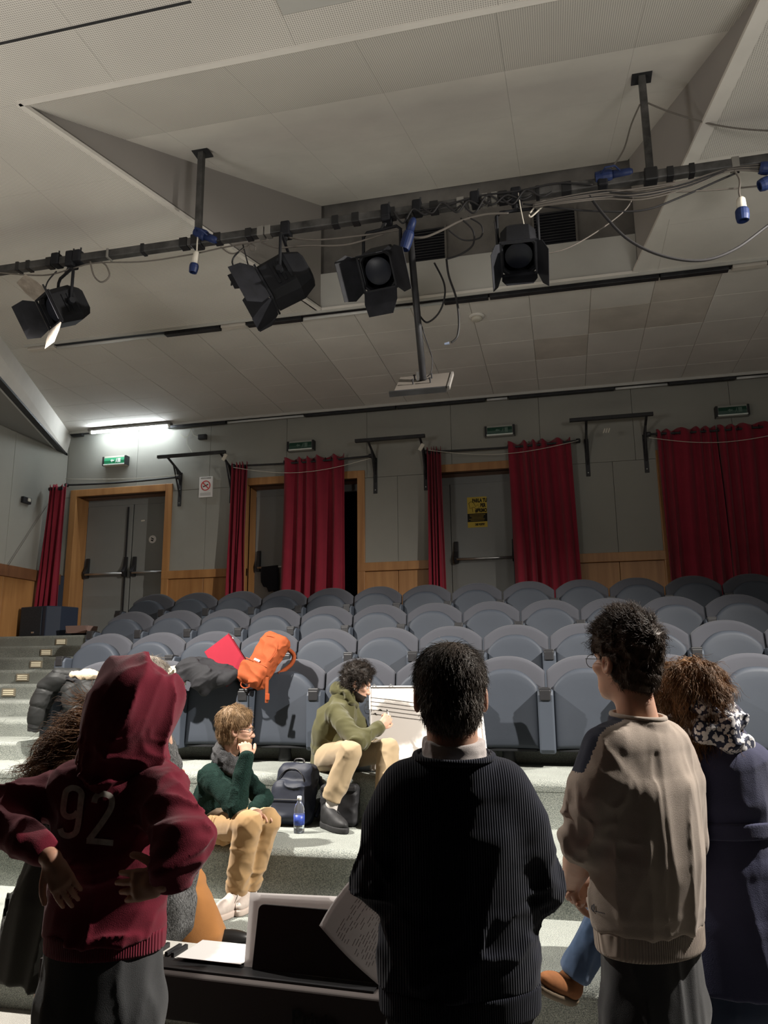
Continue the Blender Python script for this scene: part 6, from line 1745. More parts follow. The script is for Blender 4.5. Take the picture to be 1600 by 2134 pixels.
M_sn = mat('white_trainer', (0.42, 0.36, 0.32), 0.7, 0.3, noise=(30, .1)); M_sns = mat('trainer_sole', (0.46, 0.38, 0.33), 0.7, 0.3); M_lace = mat('lace', (0.5, 0.45, 0.4), .8, .2)
fz = ZA
sneaker(pt(488, 1875, 4.33), ZA, 168, g1, M_sn, M_sns, M_lace, 1.0)
sneaker(pt(516, 1868, 4.46), ZA, 188, g1, M_sn, M_sns, M_lace, 1.0)
glasses(H, g1, .0022, (.024, .017)); eyes(H, g1); 
hmf = hairmat('fair_hair', (0.22, 0.14, 0.075)); brows(H, g1, hmf)
hair = hair_cap(H, .013, front=.080, low=-.02, back=-.098, side=.012, vol=(.003, .004, .008))
hair = DISP(hair, folds(.007, 24, H.A[2], .3, 106))
hv, hq = nets(hair, .005)
s1 = strands(hv, hq, 3200, .034, lambda P, N: (P - H(0, -.03, .11)) * 9 + H.A[1] * .35 + np.array((0, 0, -.35)), 16, lift=.35, curl=.002, cfreq=50, wig=.16, r=.0011, seg=6, clump=30)
kid('hair', [(hv, hq), s1], hmf, g1)
bd = INT(GROW(hd, .003), lambda P: np.maximum(H.inv(P)[:, 2] + .052 - .25 * np.maximum(0, .06 - H.inv(P)[:, 1]), np.maximum(.012 - H.inv(P)[:, 1], -.12 - H.inv(P)[:, 2])), .004)
bv_, bq_ = nets(bd, .005)
kid('beard', [(bv_, bq_), strands(bv_, bq_, 500, .008, lambda P, N: np.tile(np.array((.2, 0, -1.)), (len(P), 1)), 17, lift=.6, r=.0008, seg=3)], hairmat('fair_beard', (0.21, 0.115, 0.06)), g1)

# ---------------- man in the olive hoodie, writing on the board
hip = pt(690, 1574, 5.66); hipR = pt(682, 1580, 5.52); hipL = pt(712, 1578, 5.76)
knR, knL = pt(730, 1566, 5.18), pt(808, 1562, 5.40)
anR, anL = pt(690, 1668, 5.16), pt(800, 1690, 5.22)
chest = pt(692, 1510, 5.62); nk = pt(722, 1447, 5.62)
shR, shL = pt(697, 1486, 5.42), pt(728, 1480, 5.80)
elR, elL = pt(745, 1545, 5.26), pt(768, 1552, 5.76)
wrR, wrL = pt(793, 1514, 5.48), pt(795, 1562, 5.60)
hc = pt(744, 1424, 5.62)
H = headframe(hc, -74, -24, 0, 1.0)
hd = head_field(H, jaw=.96, nose=1.1, neck_to=nk, neck_r=.052)
fR = (shR - shL) / np.linalg.norm(shR - shL); upv = (nk - hip) / np.linalg.norm(nk - hip); ff = np.cross(upv, fR); ff = ff / np.linalg.norm(ff)
if ff[0] < 0: ff = -ff
hr = hand_field(wrR, pt(812, 1492, 5.54) - wrR, pt(800, 1480, 5.72) - wrR, -1, curl=(.75, .85, .95, 1.0), thumb=.7)
hl = hand_field(wrL, pt(815, 1562, 5.52) - wrL, (0, 0, -1), 1, curl=(.5, .5, .5, .6), thumb=.4)
inner = U(.03, echain([(hip, fR * .11, ff * .08), (chest, fR * .11, ff * .08), (nk, fR * .05, ff * .05)]), chain([hipR, knR, anR, pt(690, 1700, 5.16)], [.06, .045, .032, .032]), chain([hipL, knL, anL], [.06, .045, .032]))
o1 = mesh_np('person', [nets(hd, .0045), nets(inner, .013), nets(U(.01, hr, chain([shR, elR, wrR], [.035, .033, .026])), .0045), nets(U(.01, hl, chain([shL, elL, wrL], [.035, .033, .026])), .006)], M_skin, loc=(float(hip[0]), float(hip[1]), ZP))
finish(o1, 'dark haired bearded man in an olive hoodie, seated and writing on the whiteboard')
M_ol = fabric('olive_fleece', (0.070, 0.066, 0.028), scale=600, b=.2, var=.10)
sw = U(.05, echain([(hip - upv * .02, fR * .165, ff * .13), (hip * .55 + chest * .45, fR * .17, ff * .135), (chest, fR * .185, ff * .13), (shR * .5 + shL * .5 - upv * .02, fR * .165, ff * .11), (nk, fR * .09, ff * .085)]), chain([shR - fR * .02, elR], [.075, .062]), chain([shL, elL], [.072, .06]))
sw = U(.02, sw, chain([elR, wrR * .88 + elR * .12], [.062, .046]), chain([elL, wrL * .88 + elL * .12], [.06, .046]))
sw = INT(sw, plane(hip - upv * .09, -upv), .01)
sw = DISP(sw, folds(.012, 8, upv + ff * .4, .3, 121), folds(.022, 12, ff + upv * .3, .25, 122, center=elR, rad=.13), folds(.016, 12, ff, .25, 123, center=hip + upv * .1, rad=.16), folds(.014, 12, upv, .25, 124, center=shR, rad=.1))
kid('hoodie', [nets(sw, .0075)], M_ol, o1)
hdn = nk - ff * .055 + upv * .015
ho = U(.03, ell(hdn, [.095, .075, .062], [fR, ff, upv]), chain([nk + fR * .085 + ff * .02 + upv * .02, nk + fR * .075 + ff * .06 - upv * .03, nk + ff * .085 - upv * .055], [.03, .027, .022]), chain([nk - fR * .085 + ff * .02 + upv * .02, nk - fR * .075 + ff * .06 - upv * .03, nk + ff * .085 - upv * .055], [.03, .027, .022]))
ho = DISP(ho, folds(.012, 14, fR, .3, 126))
kid('hood', [nets(ho, .0065)], M_ol, o1)
wbd = INT(INT(GROW(echain([(hip - upv * .12, fR * .16, ff * .126), (hip, fR * .164, ff * .13)]), .004), plane(hip - upv * .075, upv), .006), plane(hip - upv * .125, -upv), .006)
tr = trousers(hip, hipR, knR, anR, hipL, knL, anL, 130, r=(.095, .078, .066))
tr = INT(tr, lambda P: ZP - .01 - P[:, 2] + np.where(P[:, 1] < YC - .02, -10., 0.), .004)
kid('trousers', [nets(tr, .0075)], M_kh2, o1)
sk_ = chain([anR + (knR - anR) * .12, pt(689, 1690, 5.16), pt(690, 1712, 5.16)], [.044, .040, .04])
def sockm(C):
    t = (C - np.array(anR)) @ ((np.array(pt(690, 1712, 5.16)) - np.array(anR)) / .17)
    return np.select([(t > .10) & (t < .30), (t > .36) & (t < .46), (t > .52) & (t < .6)], [1, 2, 2], 0)
kid('striped_sock', [nets(sk_, .005)], [mat('sock_white', (.6, .56, .52), .9, .1), mat('sock_red', (.30, .02, .03), .9, .1), M_ink], o1, matfn=sockm)
M_bs = mat('black_trainer', (0.016, 0.016, 0.017), 0.6, 0.3, noise=(25, .3)); M_bss = mat('black_trainer_sole', (0.022, 0.022, 0.023), 0.7, 0.3)
sneaker(pt(688, 1722, 5.14), ZB, -135, o1, M_bs, M_bss, M_black, 1.08)
sneaker(pt(800, 1722, 5.14), ZB, -165, o1, M_bs, M_bss, M_black, 1.08)
hmd = hairmat('black_curls', (0.020, 0.015, 0.012)); eyes(H, o1); brows(H, o1, hmd)
hair = DISP(hair_cap(H, .016, front=.072, low=-.02, back=-.085, side=.03, vol=(.004, .006, .014)), folds(.012, 28, (0, 1, .3), .6, 127))
hv, hq = nets(hair, .0055)
s1 = strands(hv, hq, 2400, .045, lambda P, N: (P - H(0, -.02, .09)) * 8 + np.array((0, 0, .1)), 18, lift=.9, curl=.006, cfreq=150, wig=.5, r=.0011, seg=7, clump=34)
kid('hair', [(hv, hq), s1], hmd, o1)
bd = INT(GROW(hd, .0018), lambda P: np.maximum(H.inv(P)[:, 2] + .060 - .15 * np.maximum(0, .065 - H.inv(P)[:, 1]), np.maximum(.002 - H.inv(P)[:, 1], -.125 - H.inv(P)[:, 2])), .004)
bv_, bq_ = nets(bd, .005)
kid('beard', [(bv_, bq_), strands(bv_, bq_, 500, .006, lambda P, N: np.tile(np.array((.2, 0, -1.)), (len(P), 1)), 19, lift=.6, r=.0009, seg=3)], hmd, o1)
er_p = H(.083, -.004, -.045)
ear_ = MB().lathe([(.0005, -.004), (.0045, 0), (.0005, .004)], Vector(er_p), 8).build('earring', mat('pearl', (.8, .78, .74), .2, .6), None, smooth=True); ear_.parent = o1; ear_.matrix_parent_inverse = Matrix.Translation(-Vector(o1.location))
# marker in the hand
mk = pt(811, 1497, 5.56)
e = empty('marker_pen', mk, 'black marker pen held against the whiteboard', 'marker')
mt = pt(806, 1479, 5.70)
MB().tube([(0, 0, -.02), Vector(mt) * .7 + Vector(mk) * .3 - Vector(mk)], .0075, 10).build('barrel', M_paperw, e, smooth=True)
MB().tube([Vector(mt) * .7 + Vector(mk) * .3 - Vector(mk), Vector(mt) - Vector(mk)], [.006, .003], 8).build('tip', M_ink, e)
MB().tube([(0.002, -.004, -.05), (0, 0, -.02)], .0085, 10).build('cap', M_ink, e)
# ================================================================== THINGS ON THE STEPS AND SEATS
def rbox(c, half, A, r=.02):
    c = _v(c); hf = _v(half) - r; Am = _v(A)
    def f(P):
        q = np.abs((P - c) @ Am.T) - hf
        return np.sqrt((np.maximum(q, 0) ** 2).sum(1)) + np.minimum(q.max(1), 0) - r
    m = float(np.linalg.norm(half))
    return Fd(f, c - m, c + m)
def axes(up, fr):
    up = np.array(up, float); up /= np.linalg.norm(up); fr = np.array(fr, float); fr -= up * (fr @ up); fr /= np.linalg.norm(fr)
    return np.cross(fr, up), fr, up       # right, front, up
def thing_np(name, label, cat, parts, mats, loc, **kw):
    o = mesh_np(name, parts, mats, loc=tuple(float(v) for v in loc), **kw); return tag(o, label, cat)
def sub(name, mb, m, par, **kw):
    o = mb.build(name, m, None, **kw); o.parent = par; o.matrix_parent_inverse = Matrix.Translation(-Vector(par.location)); return o
# ---- whiteboard
BL = Vector(pt(771, 1602, 5.60)); BL.z = ZP + .004
TL = Vector(pt(769, 1430, 5.90))
ub = (TL - BL); hb = ub.length; ub.normalize(); xb_ = Vector((1, 0.0, 0)); nb_ = xb_.cross(ub).normalized()
wbw = (Vector(pt(1000, 1440, 5.90)) - TL).dot(xb_)
wb2 = empty('whiteboard', BL, 'whiteboard with hand-drawn music staff leaning against the front seats', 'whiteboard')
R3 = Matrix((xb_, -nb_, ub)).transposed()
def bp(a, b, d=0.0): return xb_ * a + ub * b + nb_ * d
MB().box(bp(wbw / 2, hb / 2, -.008), (wbw, .012, hb), rot=R3).build('panel', mat('board_white', (0.52, 0.485, 0.45), 0.5, 0.25, noise=(2, .03)), wb2)
for a, b, w, h in ((wbw / 2, hb - .006, wbw, .012), (wbw / 2, .006, wbw, .012), (.006, hb / 2, .012, hb), (wbw - .006, hb / 2, .012, hb)):
    MB().box(bp(a, b, 0.0), (w, .018, h), rot=R3).build('frame', mat('board_frame', (0.5, 0.5, 0.5), 0.4, 0.5, metal=.5), wb2, bevel=.002)
def bxy(px, py):           # picture point onto the board plane
    d = ray(px, py); t = (BL - CAMP).dot(nb_) / d.dot(nb_); q = CAMP + d * t - BL
    return q.dot(xb_), q.dot(ub)
def ink(pts, r=.0022, name='ink_line', n=5):
    P = [bp(*bxy(*p), .001) for p in pts]
    MB().tube(smooth_path(P, n) if len(P) > 2 else P, r, 5).build(name, M_ink, wb2)
for y0 in (1451, 1459.5, 1468, 1476.5, 1485.5):
    ink([(775, y0 + .6), (820, y0 - .4), (880, y0 + .3), (985, y0 + .2)], .0014, 'staff_line')
ink([(783, 1501), (781, 1494), (787, 1488), (783, 1470), (781, 1452), (784, 1442), (788, 1446), (786, 1456), (778, 1468), (774, 1478), (778, 1486), (786, 1485), (789, 1477), (783, 1472), (779, 1478)], .0018, 'treble_clef')
ink([(793, 1485), (797, 1483), (799, 1486), (803, 1485)], .002, 'note'); ink([(804, 1476), (808, 1474), (812, 1476)], .002, 'note')
for px in (797, 832):
    a, b = bxy(px, 1434)
    MB().tube([bp(a, hb - .01, .01), bp(a + .015, hb + .012, .01), bp(a + .03, hb - .01, .012)], .004, 6).build('clip', M_steel, wb2)

# ---- navy backpack, black bag, bottle
cb = Vector(pt(602, 1712, 5.16)); A = axes((0.02, .28, 1), (-.2, -1, 0))
base = np.array((cb.x, 5.22, ZB)); 
ctr = base + A[2] * .20
bk = U(.03, rbox(ctr, (.150, .075, .20), A, .07), rbox(base + A[2] * .135 + A[1] * .07, (.135, .05, .13), A, .045))
o = thing_np('backpack', 'dark navy backpack leaning against the riser between the two seated men', 'backpack', [nets(DISP(bk, folds(.010, 11, (1, 0, 0), .4, 141)), .006)], mat('navy_nylon', (0.012, 0.015, 0.026), .6, .3, noise=(8, .15)), base)
arch = [ctr + A[0] * (.112 * math.cos(t)) + A[2] * (.02 + .135 * math.sin(t)) + A[1] * .082 for t in np.linspace(0, PI, 12)]
sub('zipper', MB().tube([Vector(ctr + A[0] * .112 - A[2] * .05 + A[1] * .082)] + [Vector(p) for p in arch] + [Vector(ctr - A[0] * .112 - A[2] * .05 + A[1] * .082)], .004, 6), M_tape, o)
sub('pocket_zip', MB().tube([Vector(base + A[2] * .145 + A[0] * s_ + A[1] * .123) for s_ in (-.11, 0, .11)], .004, 6), M_tape, o)
sub('handle', MB().tube(smooth_path([Vector(ctr + A[2] * .19 + A[0] * a + A[2] * b) for a, b in ((-.04, 0), (-.03, .035), (.03, .035), (.04, 0))]), .008, 8), M_tape, o, smooth=True)
for s_ in (-1, 1):
    sub('shoulder_strap', MB().tube(smooth_path([Vector(base + A[0] * s_ * .10 - A[1] * .07 + A[2] * .36), Vector(base + A[0] * s_ * .16 - A[1] * .10 + A[2] * .22), Vector(base + A[0] * s_ * .15 - A[1] * .05 + A[2] * .06)]), .014, 8), MATS['navy_nylon'], o, smooth=True)
cb = pt(706, 1700, 5.24); A = axes((0, .1, 1), (.1, -1, 0)); base = np.array((cb[0], 5.26, ZB))
o = thing_np('lunch_bag', 'small black bag standing behind the black trainer', 'bag', [nets(DISP(rbox(base + A[2] * .13, (.125, .075, .13), A, .03), folds(.008, 13, (1, 0, 0), .4, 142)), .006)], mat('black_nylon', (0.016, 0.016, 0.018), .6, .3, noise=(8, .2)), base)
sub('flap', MB().box(Vector(base + A[2] * .235 + A[1] * .03), (.24, .13, .03), rot=Matrix([Vector(a) for a in A]).transposed()), M_black, o, bevel=.008)
sub('label_patch', MB().box(Vector(base + A[2] * .10 + A[1] * .083 + A[0] * .085), (.014, .003, .05), rot=Matrix([Vector(a) for a in A]).transposed()), M_cableg, o)
cb = atY(623, 1724, 4.98)
e = empty('water_bottle', (cb.x, cb.y, ZB), 'small clear plastic water bottle with blue label on the step', 'bottle')
M_pet = mat('clear_plastic', (0.92, 0.94, 0.95), 0.08, 0.5, trans=0.95)
prof = [(.024, 0), (.034, .004), (.035, .03), (.033, .035), (.035, .04), (.035, .125), (.033, .13), (.034, .138), (.030, .16), (.016, .188), (.0125, .195), (.0125, .205)]
MB().lathe(prof, n=24).build('body', M_pet, e, smooth=True)
MB().lathe([(.0358, .05), (.0358, .112)], n=24).build('blue_label', mat('bottle_label', (0.03, 0.06, 0.30), .4, .4, noise=(40, .5)), e, smooth=True)
MB().lathe([(.0145, .200), (.0145, .222), (.012, .224)], n=18).build('cap', M_white, e, smooth=True)
MB().lathe([(.031, .006), (.032, .03), (.032, .10)], n=20).build('water', mat('water', (0.8, 0.86, 0.9), .02, .5, trans=1.0), e, smooth=True)

# ---- orange backpack on the front row
top = pt(578, 1332, 6.12); bot = pt(520, 1425, 5.98)
A = axes(top - bot, (-.25, -1, .25)); Lb = np.linalg.norm(top - bot); ctr = (top + bot) / 2
bk = U(.03, rbox(ctr + A[2] * .01, (.125, .065, Lb / 2 + .02), A, .05), rbox(bot + A[2] * .075 + A[1] * .045, (.13, .055, .085), A, .045))
M_or = mat('orange_canvas', (0.25, 0.056, 0.018), .8, .15, noise=(10, .12), bump=(300, .2))
o = thing_np('backpack', 'orange canvas backpack propped on the front row armrest', 'backpack', [nets(DISP(bk, folds(.012, 12, A[0], .4, 143)), .006)], M_or, bot)
sub('pocket_zip', MB().tube([Vector(bot + A[2] * .165 + A[0] * s_ + A[1] * (.085 - abs(s_) * .1)) for s_ in (-.12, -.06, 0, .06, .12)], .0045, 6), mat('orange_dark', (0.28, 0.05, 0.012), .7, .2), o)
sub('white_tag', MB().box(Vector(bot + A[2] * .185 + A[1] * .070 + A[0] * .01), (.06, .004, .016), rot=Matrix([Vector(a) for a in A]).transposed()), M_white, o)
sub('zipper', MB().tube(smooth_path([Vector(ctr + A[0] * x + A[2] * z + A[1] * .066) for x, z in ((-.10, .0), (-.11, .10), (-.06, Lb * .44), (0, Lb * .47), (.06, Lb * .44))]), .0045, 6), MATS['orange_dark'], o)
sub('hanging_strap', MB().box(Vector(pt(556, 1438, 5.90)), (.026, .008, .20), rot=(0.05, .03, 0)), M_or, o, bevel=.002)
sub('strap_end', MB().box(Vector(pt(557, 1452, 5.89)), (.034, .012, .05)), MATS['orange_dark'], o, bevel=.003)
for s_ in (1,):
    sub('shoulder_strap', MB().tube(smooth_path([Vector(pt(596, 1350, 6.18)), Vector(pt(612, 1365, 6.2)), Vector(pt(606, 1385, 6.18)), Vector(pt(580, 1405, 6.12))]), .018, 8), M_or, o, smooth=True)
sub('cord', MB().tube(smooth_path([Vector(pt(505, 1418, 5.95)), Vector(pt(502, 1428, 5.93)), Vector(pt(510, 1434, 5.92)), Vector(pt(522, 1430, 5.92))]), .005, 6), MATS['orange_dark'], o)
# ---- red box file
q = lambda x, y, Y: Vector(pt(100 + x / 2.667, 1200 + y / 2.667, Y))
A_, B_, D_ = q(1000, 322, 6.22), q(1112, 497, 6.08), q(872, 430, 6.16)
u1 = (B_ - A_); u2 = (D_ - A_); n_ = u1.cross(u2).normalized(); n_ = n_ if n_.y < 0 else -n_
e = empty('box_file', A_, 'bright red box file tilted on a front row seat beside the orange backpack', 'box file')
M_red = mat('red_card', (0.19, 0.011, 0.022), .8, .1, noise=(5, .06))
u2 = u2 - u1 * (u2.dot(u1) / u1.dot(u1))
R_ = Matrix((u1.normalized(), u2.normalized(), n_)).transposed()
MB().box((u1 + u2) / 2 - n_ * .03, (u1.length, u2.length, .06), rot=R_).build('case', M_red, e, bevel=.003)
MB().box(u1 * .5 - n_ * .03 - u2.normalized() * .004, (u1.length * 1.01, .006, .066), rot=R_).build('spine', mat('red_card_dark', (0.14, 0.008, 0.014), .8, .1), e, bevel=.002)
MB().lathe([(.008, 0), (.008, .004)], u1 * .12 - n_ * .03 - u2.normalized() * .01, 12, R_ @ Matrix.Rotation(PI / 2, 3, 'X')).build('rivet', M_white, e)
# ---- coats on the front row
M_cb = mat('black_coat', (0.014, 0.014, 0.016), .8, .2, noise=(9, .2))
c1 = pt(440, 1405, 6.02)
ct = U(.06, ell(c1, [.26, .15, .075]), ell(pt(410, 1395, 6.05), [.15, .13, .10]), chain([pt(380, 1405, 5.98), pt(372, 1418, 5.92)], [.05, .045]), chain([pt(430, 1425, 5.93), pt(470, 1418, 5.92), pt(490, 1405, 5.95)], [.07, .06, .05]), chain([pt(420, 1425, 5.90), pt(424, 1442, 5.88)], [.06, .05]))
thing_np('coat', 'black padded coat thrown over a front row seat below the red box file', 'coat', [nets(DISP(ct, folds(.024, 6, (1, 0, .3), .2, 151), folds(.005, 16, (1, 0, .6), .3, 152)), .007)], M_cb, c1)
c2 = pt(366, 1405, 6.06)
thing_np('scarf', 'cream cloth bundled beside the black padded coat', 'scarf', [nets(DISP(U(.03, ell(c2, [.075, .07, .06]), chain([c2, pt(378, 1420, 5.98)], [.05, .035])), folds(.02, 16, (1, 0, .5), .4, 153)), .006)], mat('cream_wool', (0.46, 0.42, 0.33), .9, .1), c2)
M_pf = mat('puffer_nylon', (0.014, 0.0145, 0.0145), .6, .2, noise=(6, .15))
def quilt(p0, d, per, amp):
    p0 = _v(p0); d = _v(d) / np.linalg.norm(d)
    def g(P):
        t = ((P - p0) @ d) / per; return amp * (np.abs(np.sin(PI * t)) ** .5 - .6)
    return g
s0, s1_, s2_ = pt(158, 1412, 6.0), pt(98, 1438, 5.9), pt(76, 1506, 5.86)
slv = DISP(chain([s0, pt(120, 1415, 5.92), s1_, pt(84, 1470, 5.87), s2_], [.075, .085, .085, .082, .072], .02), quilt(s1_, s2_ - s1_, .15, .018), folds(.004, 14, (1, 0, 0), .4, 154))
bod = DISP(U(.05, chain([pt(160, 1415, 6.0), pt(200, 1425, 6.0), pt(245, 1420, 6.02)], [.09, .10, .09]), chain([pt(150, 1445, 5.90), pt(160, 1490, 5.86)], [.09, .085]), chain([pt(180, 1440, 5.90), pt(200, 1470, 5.88)], [.10, .09])), quilt(pt(150, 1440, 5.9), pt(180, 1500, 5.9) - pt(150, 1420, 5.9), .16, .018), folds(.006, 12, (1, 0, 0), .4, 155))
pj = thing_np('puffer_jacket', 'charcoal quilted puffer jacket hung over the end seat of the front row', 'jacket', [nets(bod, .007)], M_pf, s0)
kid('sleeve', [nets(slv, .007)], M_pf, pj)
kid('cuff', [nets(INT(chain([s2_, s2_ - np.array((0.01, 0, .05))], [.066, .06]), plane(s2_ - np.array((0, 0, .07)), (0, 0, -1))), .006)], M_black, pj)
kid('hood_lining', [nets(DISP(chain([pt(140, 1412, 5.93), pt(165, 1425, 5.88), pt(185, 1430, 5.87)], [.03, .035, .03]), folds(.012, 20, (1, 0, 0), .4, 156)), .006)], M_cb, pj)
ht = pt(172, 1408, 5.93)
hat = thing_np('knit_hat', 'beige hat lying on the charcoal puffer jacket', 'hat', [nets(DISP(U(.02, ell(ht + np.array((.05, 0, .0)), [.10, .08, .055]), ell(ht - np.array((.06, 0, -.005)), [.05, .06, .04])), folds(.008, 22, (0, 0, 1), .4, 157)), .006)], mat('beige_knit', (0.50, 0.40, 0.29), .95, .1, bump=(220, .6)), ht)
# ---- cream tote at the right edge, cases on the floor
ct_ = pt(1612, 1730, 4.25)
tb = U(.04, echain([((ct_[0], 4.25, ZA), (.15, 0, 0), (0, .09, 0)), ((ct_[0], 4.25, ZA + .35), (.16, 0, 0), (0, .08, 0)), ((ct_[0] + .01, 4.25, ZA + .62), (.13, 0, 0), (0, .05, 0))]))
tt = thing_np('tote_bag', 'cream cloth tote bag at the right edge of the steps', 'bag', [nets(INT(DISP(tb, folds(.02, 8, (0, 0, 1), .3, 161)), plane((0, 0, ZA + .005), (0, 0, -1))), .009)], mat('cream_canvas', (0.60, 0.54, 0.46), .9, .15), (ct_[0], 4.25, ZA))
e = empty('instrument_case', (atY(1445, 2070, 3.15).x, 3.22, 0), 'flat black case lying on the floor at lower right', 'case')
MB().box((0, 0, .11), (.50, .34, .20)).build('body', M_black, e, bevel=.02, seg=3)
MB().box((0, 0, .222), (.49, .33, .022)).build('lid', mat('case_lid', (0.05, 0.05, 0.052), .5, .4), e, bevel=.008)
MB().tube([(-.07, -.18, .12), (-.06, -.20, .12), (.06, -.20, .12), (.07, -.18, .12)], .008, 8).build('handle', M_black, e, smooth=True)
for sx in (-.16, .16): MB().box((sx, -.172, .19), (.04, .01, .05)).build('latch', M_steel, e, bevel=.002)
pp = empty('loose_sheet', (e.location.x + .10, 3.18, .236), 'white sheet corner sticking out on the black case', 'paper')
MB().box((0, 0, 0), (.15, .21, .002), rot=(0, 0, .35)).build('sheet', M_paperw, pp)
gb = pt(1425, 2098, 2.98)
M_gl = mat('glossy_black_film', (0.012, 0.012, 0.013), .18, .6)
thing_np('plastic_bag', 'crumpled glossy black plastic bag in front of the flat black case', 'bag', [nets(INT(DISP(U(.04, ell((gb[0], 2.93, .12), [.22, .10, .13]), ell((gb[0] + .16, 2.95, .09), [.14, .1, .1])), folds(.03, 14, (1, 0, .3), .35, 162), folds(.012, 34, (1, 0, .3), .5, 163)), plane((0, 0, .003), (0, 0, -1))), .007)], M_gl, (gb[0], 2.93, 0))
gx_ = pt(1600, 2090, 3.1)
thing_np('duffel_bag', 'dark grey soft bag at the lower right edge', 'bag', [nets(INT(DISP(U(.04, ell((gx_[0] + .1, 3.2, .16), [.26, .16, .17])), folds(.016, 9, (1, 0, .3), .35, 164)), plane((0, 0, .003), (0, 0, -1))), .008)], mat('grey_canvas', (0.05, 0.05, 0.052), .8, .2), (gx_[0] + .1, 3.2, 0))

# ================================================================== KEYBOARD
PL = CAMP + ray(361, 2017) * 2.42; PR = CAMP + ray(806, 2062) * 2.22
zt = .69
kx = Vector((PR.x - PL.x, PR.y - PL.y, 0)).normalized(); ky = Vector((-kx.y, kx.x, 0))
KL = 1.20
K0 = Vector((PR.x, PR.y, zt)) - kx * (KL / 2)           # middle of the upper back edge
e = empty('digital_piano', (K0.x, K0.y, 0), 'black digital piano on a folding stand seen from behind', 'keyboard')
RK = Matrix((kx, ky, Vector((0, 0, 1)))).transposed(); ang_k = math.atan2(kx.y, kx.x)
e.rotation_euler = (0, 0, ang_k)
M_kb = mat('piano_black', (0.055, 0.047, 0.045), .7, .12)
MB().prism([(0.012, zt - .135), (0.0, zt - .006), (0.006, zt), (.12, zt + .004), (.125, zt - .02), (.285, zt - .03), (.29, zt - .06), (.28, zt - .135)], 'x', -KL / 2, KL / 2).build('body', M_kb, e, bevel=.006)
for sx in (-1, 1):
    MB().prism([(0.0, zt - .135), (0.0, zt + .002), (.12, zt + .006), (.29, zt + .0), (.29, zt - .135)], 'x', sx * (KL / 2) - .012, sx * (KL / 2) + .012).build('end_block', M_kb, e, bevel=.006)
MB().box((0, .07, zt + .004), (KL - .1, .08, .006)).build('control_panel', mat('panel_black', (0.012, 0.012, 0.013), .35, .4), e)
M_wk = mat('white_key', (0.72, 0.70, 0.65), .3, .5); nk_ = 48
for k in range(nk_):
    MB().box(((k - nk_ / 2 + .5) * .0235, .205, zt - .012), (.0225, .145, .02)).build('white_key', M_wk, e)
for k in range(nk_ - 1):
    if k % 7 in (0, 1, 3, 4, 5):
        MB().box(((k - nk_ / 2 + 1) * .0235, .175, zt + .004), (.0125, .09, .02)).build('black_key', M_black, e, bevel=.002)
t_ = text('brand_lettering', 'Privia', .066, mat('deep_black', (.004, .004, .004), .5, .2), e, (K_x := (Vector((CAMP + ray(657, 2090) * 2.28)) - K0).dot(kx), -.001, zt - .080), RW, bold=.001)
t_.rotation_euler = (PI / 2 + .09, 0, 0); t_.location.y = -.0005
for sx in (-.32, .32):
    for s_ in (-1, 1):
        MB().tube([(sx - s_ * .0, .14 - s_ * .22, .02), (sx, .14 + s_ * .16, zt - .15)], .016, 8).build('stand_leg', M_blackm, e)
    MB().tube([(sx, -.12, .02), (sx, .40, .02)], .014, 8).build('stand_foot', M_blackm, e)
    MB().tube([(sx, -.02, zt - .148), (sx, .30, zt - .148)], .014, 8).build('stand_rail', M_blackm, e)
def kloc(px, py, D): 
    v = CAMP + ray(px, py) * D - Vector((K0.x, K0.y, 0)); return Vector((v.dot(kx), v.dot(ky), v.z))
# music rest, rounded rectangle tilted back
m0 = kloc(500, 2034, 2.36); m1 = kloc(500, 1893, 2.40)
rw, rh = .52, .185
MR = empty('music_rest_pivot'); bpy.data.objects.remove(MR)
pl_ = []
for cx_, cz_, a0 in ((rw - .02, rh - .02, 0), (.02, rh - .02, PI / 2)):
    for k in range(6):
        a = a0 + PI / 2 * k / 5; pl_.append((cx_ + .02 * math.cos(a), cz_ + .02 * math.sin(a)))
pl_ += [(0, 0), (rw, 0)]
mr = MB().prism(pl_, 'y', -.004, .004).build('music_rest', mat('rest_black', (0.014, 0.013, 0.013), .6, .25), e, bevel=.002)
mr.location = (m0.x, .09, zt + .008); mr.rotation_euler = (-.22, 0, 0)
def sheet(name, label, w, h, loc, rot, par=None, curve=.0, lines=0):
    s_ = empty(name, loc, label, 'paper'); s_.rotation_euler = rot
    n = 8; V = []; F = []
    for i in range(n + 1):
        for j in range(n + 1):
            u, v = i / n, j / n; V.append(((u - .5) * w, curve * (u - .5) ** 2 * 4, v * h))
    for i in range(n):
        for j in range(n): a = i * (n + 1) + j; F.append((a, a + n + 1, a + n + 2, a + 1))
    mb = MB(); mb.add(V, F); o_ = mb.build('page', M_thin, s_, smooth=True)
    so_ = o_.modifiers.new('t', 'SOLIDIFY'); so_.thickness = .0008
    return s_
def kw(x, y, z): v = K0 + kx * x + ky * y; return Vector((v.x, v.y, z))
pg = sheet('music_sheet', 'large pale score sheet standing behind the music rest', .32, .215, kw(m0.x + .125, .102, zt + .01), (-.2, 0, ang_k - .0))
pg.rotation_euler = (-.2, -.03, ang_k)
pg2 = sheet('music_sheet', 'second sheet corner beside the score on the music rest', .22, .20, kw(m0.x + .37, .106, zt + .01), (-.2, 0, ang_k))
c = CAMP + ray(432, 2005) * 2.50
pp = empty('loose_sheet', kw(kloc(432, 2003, 2.48).x, .175, zt + .0165), 'white sheet lying across the piano keys', 'paper'); pp.rotation_euler = (0, 0, ang_k)
MB().box((0, 0, 0), (.235, .17, .002)).build('page', M_paperw, pp)
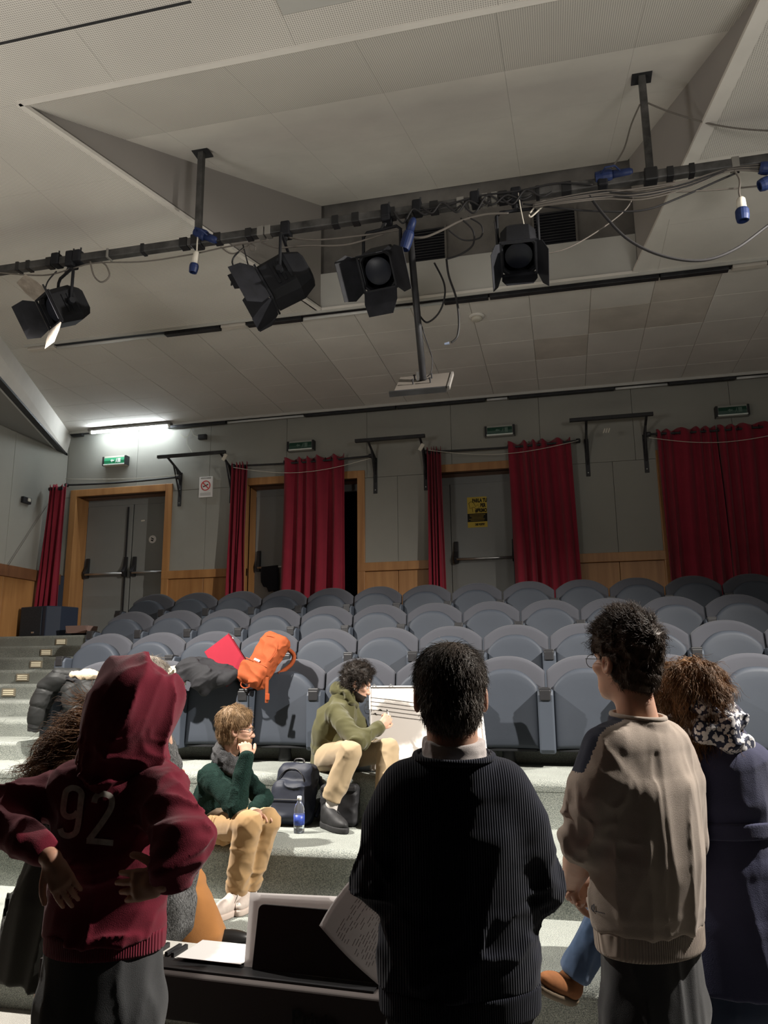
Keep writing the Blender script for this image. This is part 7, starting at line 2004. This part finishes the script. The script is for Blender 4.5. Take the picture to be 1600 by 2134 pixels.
# ---- sheet of music held by the man in navy
E0 = [pt(801, 1796, 2.24), pt(742, 1822, 2.22), pt(692, 1883, 2.20), pt(665, 1929, 2.18)]      # upper left edge
E1 = [pt(826, 1935, 2.25), pt(825, 1975, 2.24), pt(815, 2020, 2.22), pt(800, 2062, 2.20)]      # lower right edge
n = 14; G = np.zeros((n + 1, n + 1, 3), np.float32)
P0 = smooth_path([Vector(p) for p in E0], 8); P1 = smooth_path([Vector(p) for p in E1], 8)
for i in range(n + 1):
    a = np.array(P0[round(i / n * (len(P0) - 1))]); b = np.array(P1[round(i / n * (len(P1) - 1))])
    for j in range(n + 1):
        t = j / n; G[i, j] = a * (1 - t) + b * t + np.array((0, -.015, 0)) * math.sin(PI * t)
V = G.reshape(-1, 3); Qs_ = np.array([(i * (n + 1) + j, (i + 1) * (n + 1) + j, (i + 1) * (n + 1) + j + 1, i * (n + 1) + j + 1) for i in range(n) for j in range(n)])
hs_ = thing_np('held_sheet', 'curling printed sheet held in the left hand of the man in navy', 'paper', [(V, Qs_)], M_thin, E0[0])
so_ = hs_.modifiers.new('t', 'SOLIDIFY'); so_.thickness = .0008; so_.offset = 0
mb = MB(); rg = random.Random(4)
for k in range(17):
    t = .22 + .034 * k; x_ = .2
    while x_ < .82:
        ln = rg.uniform(.03, .09); i0, i1 = x_ * n, min(.85, x_ + ln) * n
        def g_(u, v):
            i = min(n - 1, int(u)); j = min(n - 1, int(v)); fu, fv = u - i, v - j
            return G[i, j] * (1 - fu) * (1 - fv) + G[i + 1, j] * fu * (1 - fv) + G[i, j + 1] * (1 - fu) * fv + G[i + 1, j + 1] * fu * fv
        q4 = [g_(i0, t * n), g_(i1, t * n), g_(i1, t * n + .10), g_(i0, t * n + .10)]
        if rg.random() < .75: mb.add([tuple(v + np.array((0, -.0016, 0))) for v in q4], [(0, 1, 2, 3)])
        x_ += ln + rg.uniform(.015, .03)
sub('printed_text', mb, mat('faint_ink', (0.28, 0.26, 0.25), .8, .1), hs_)
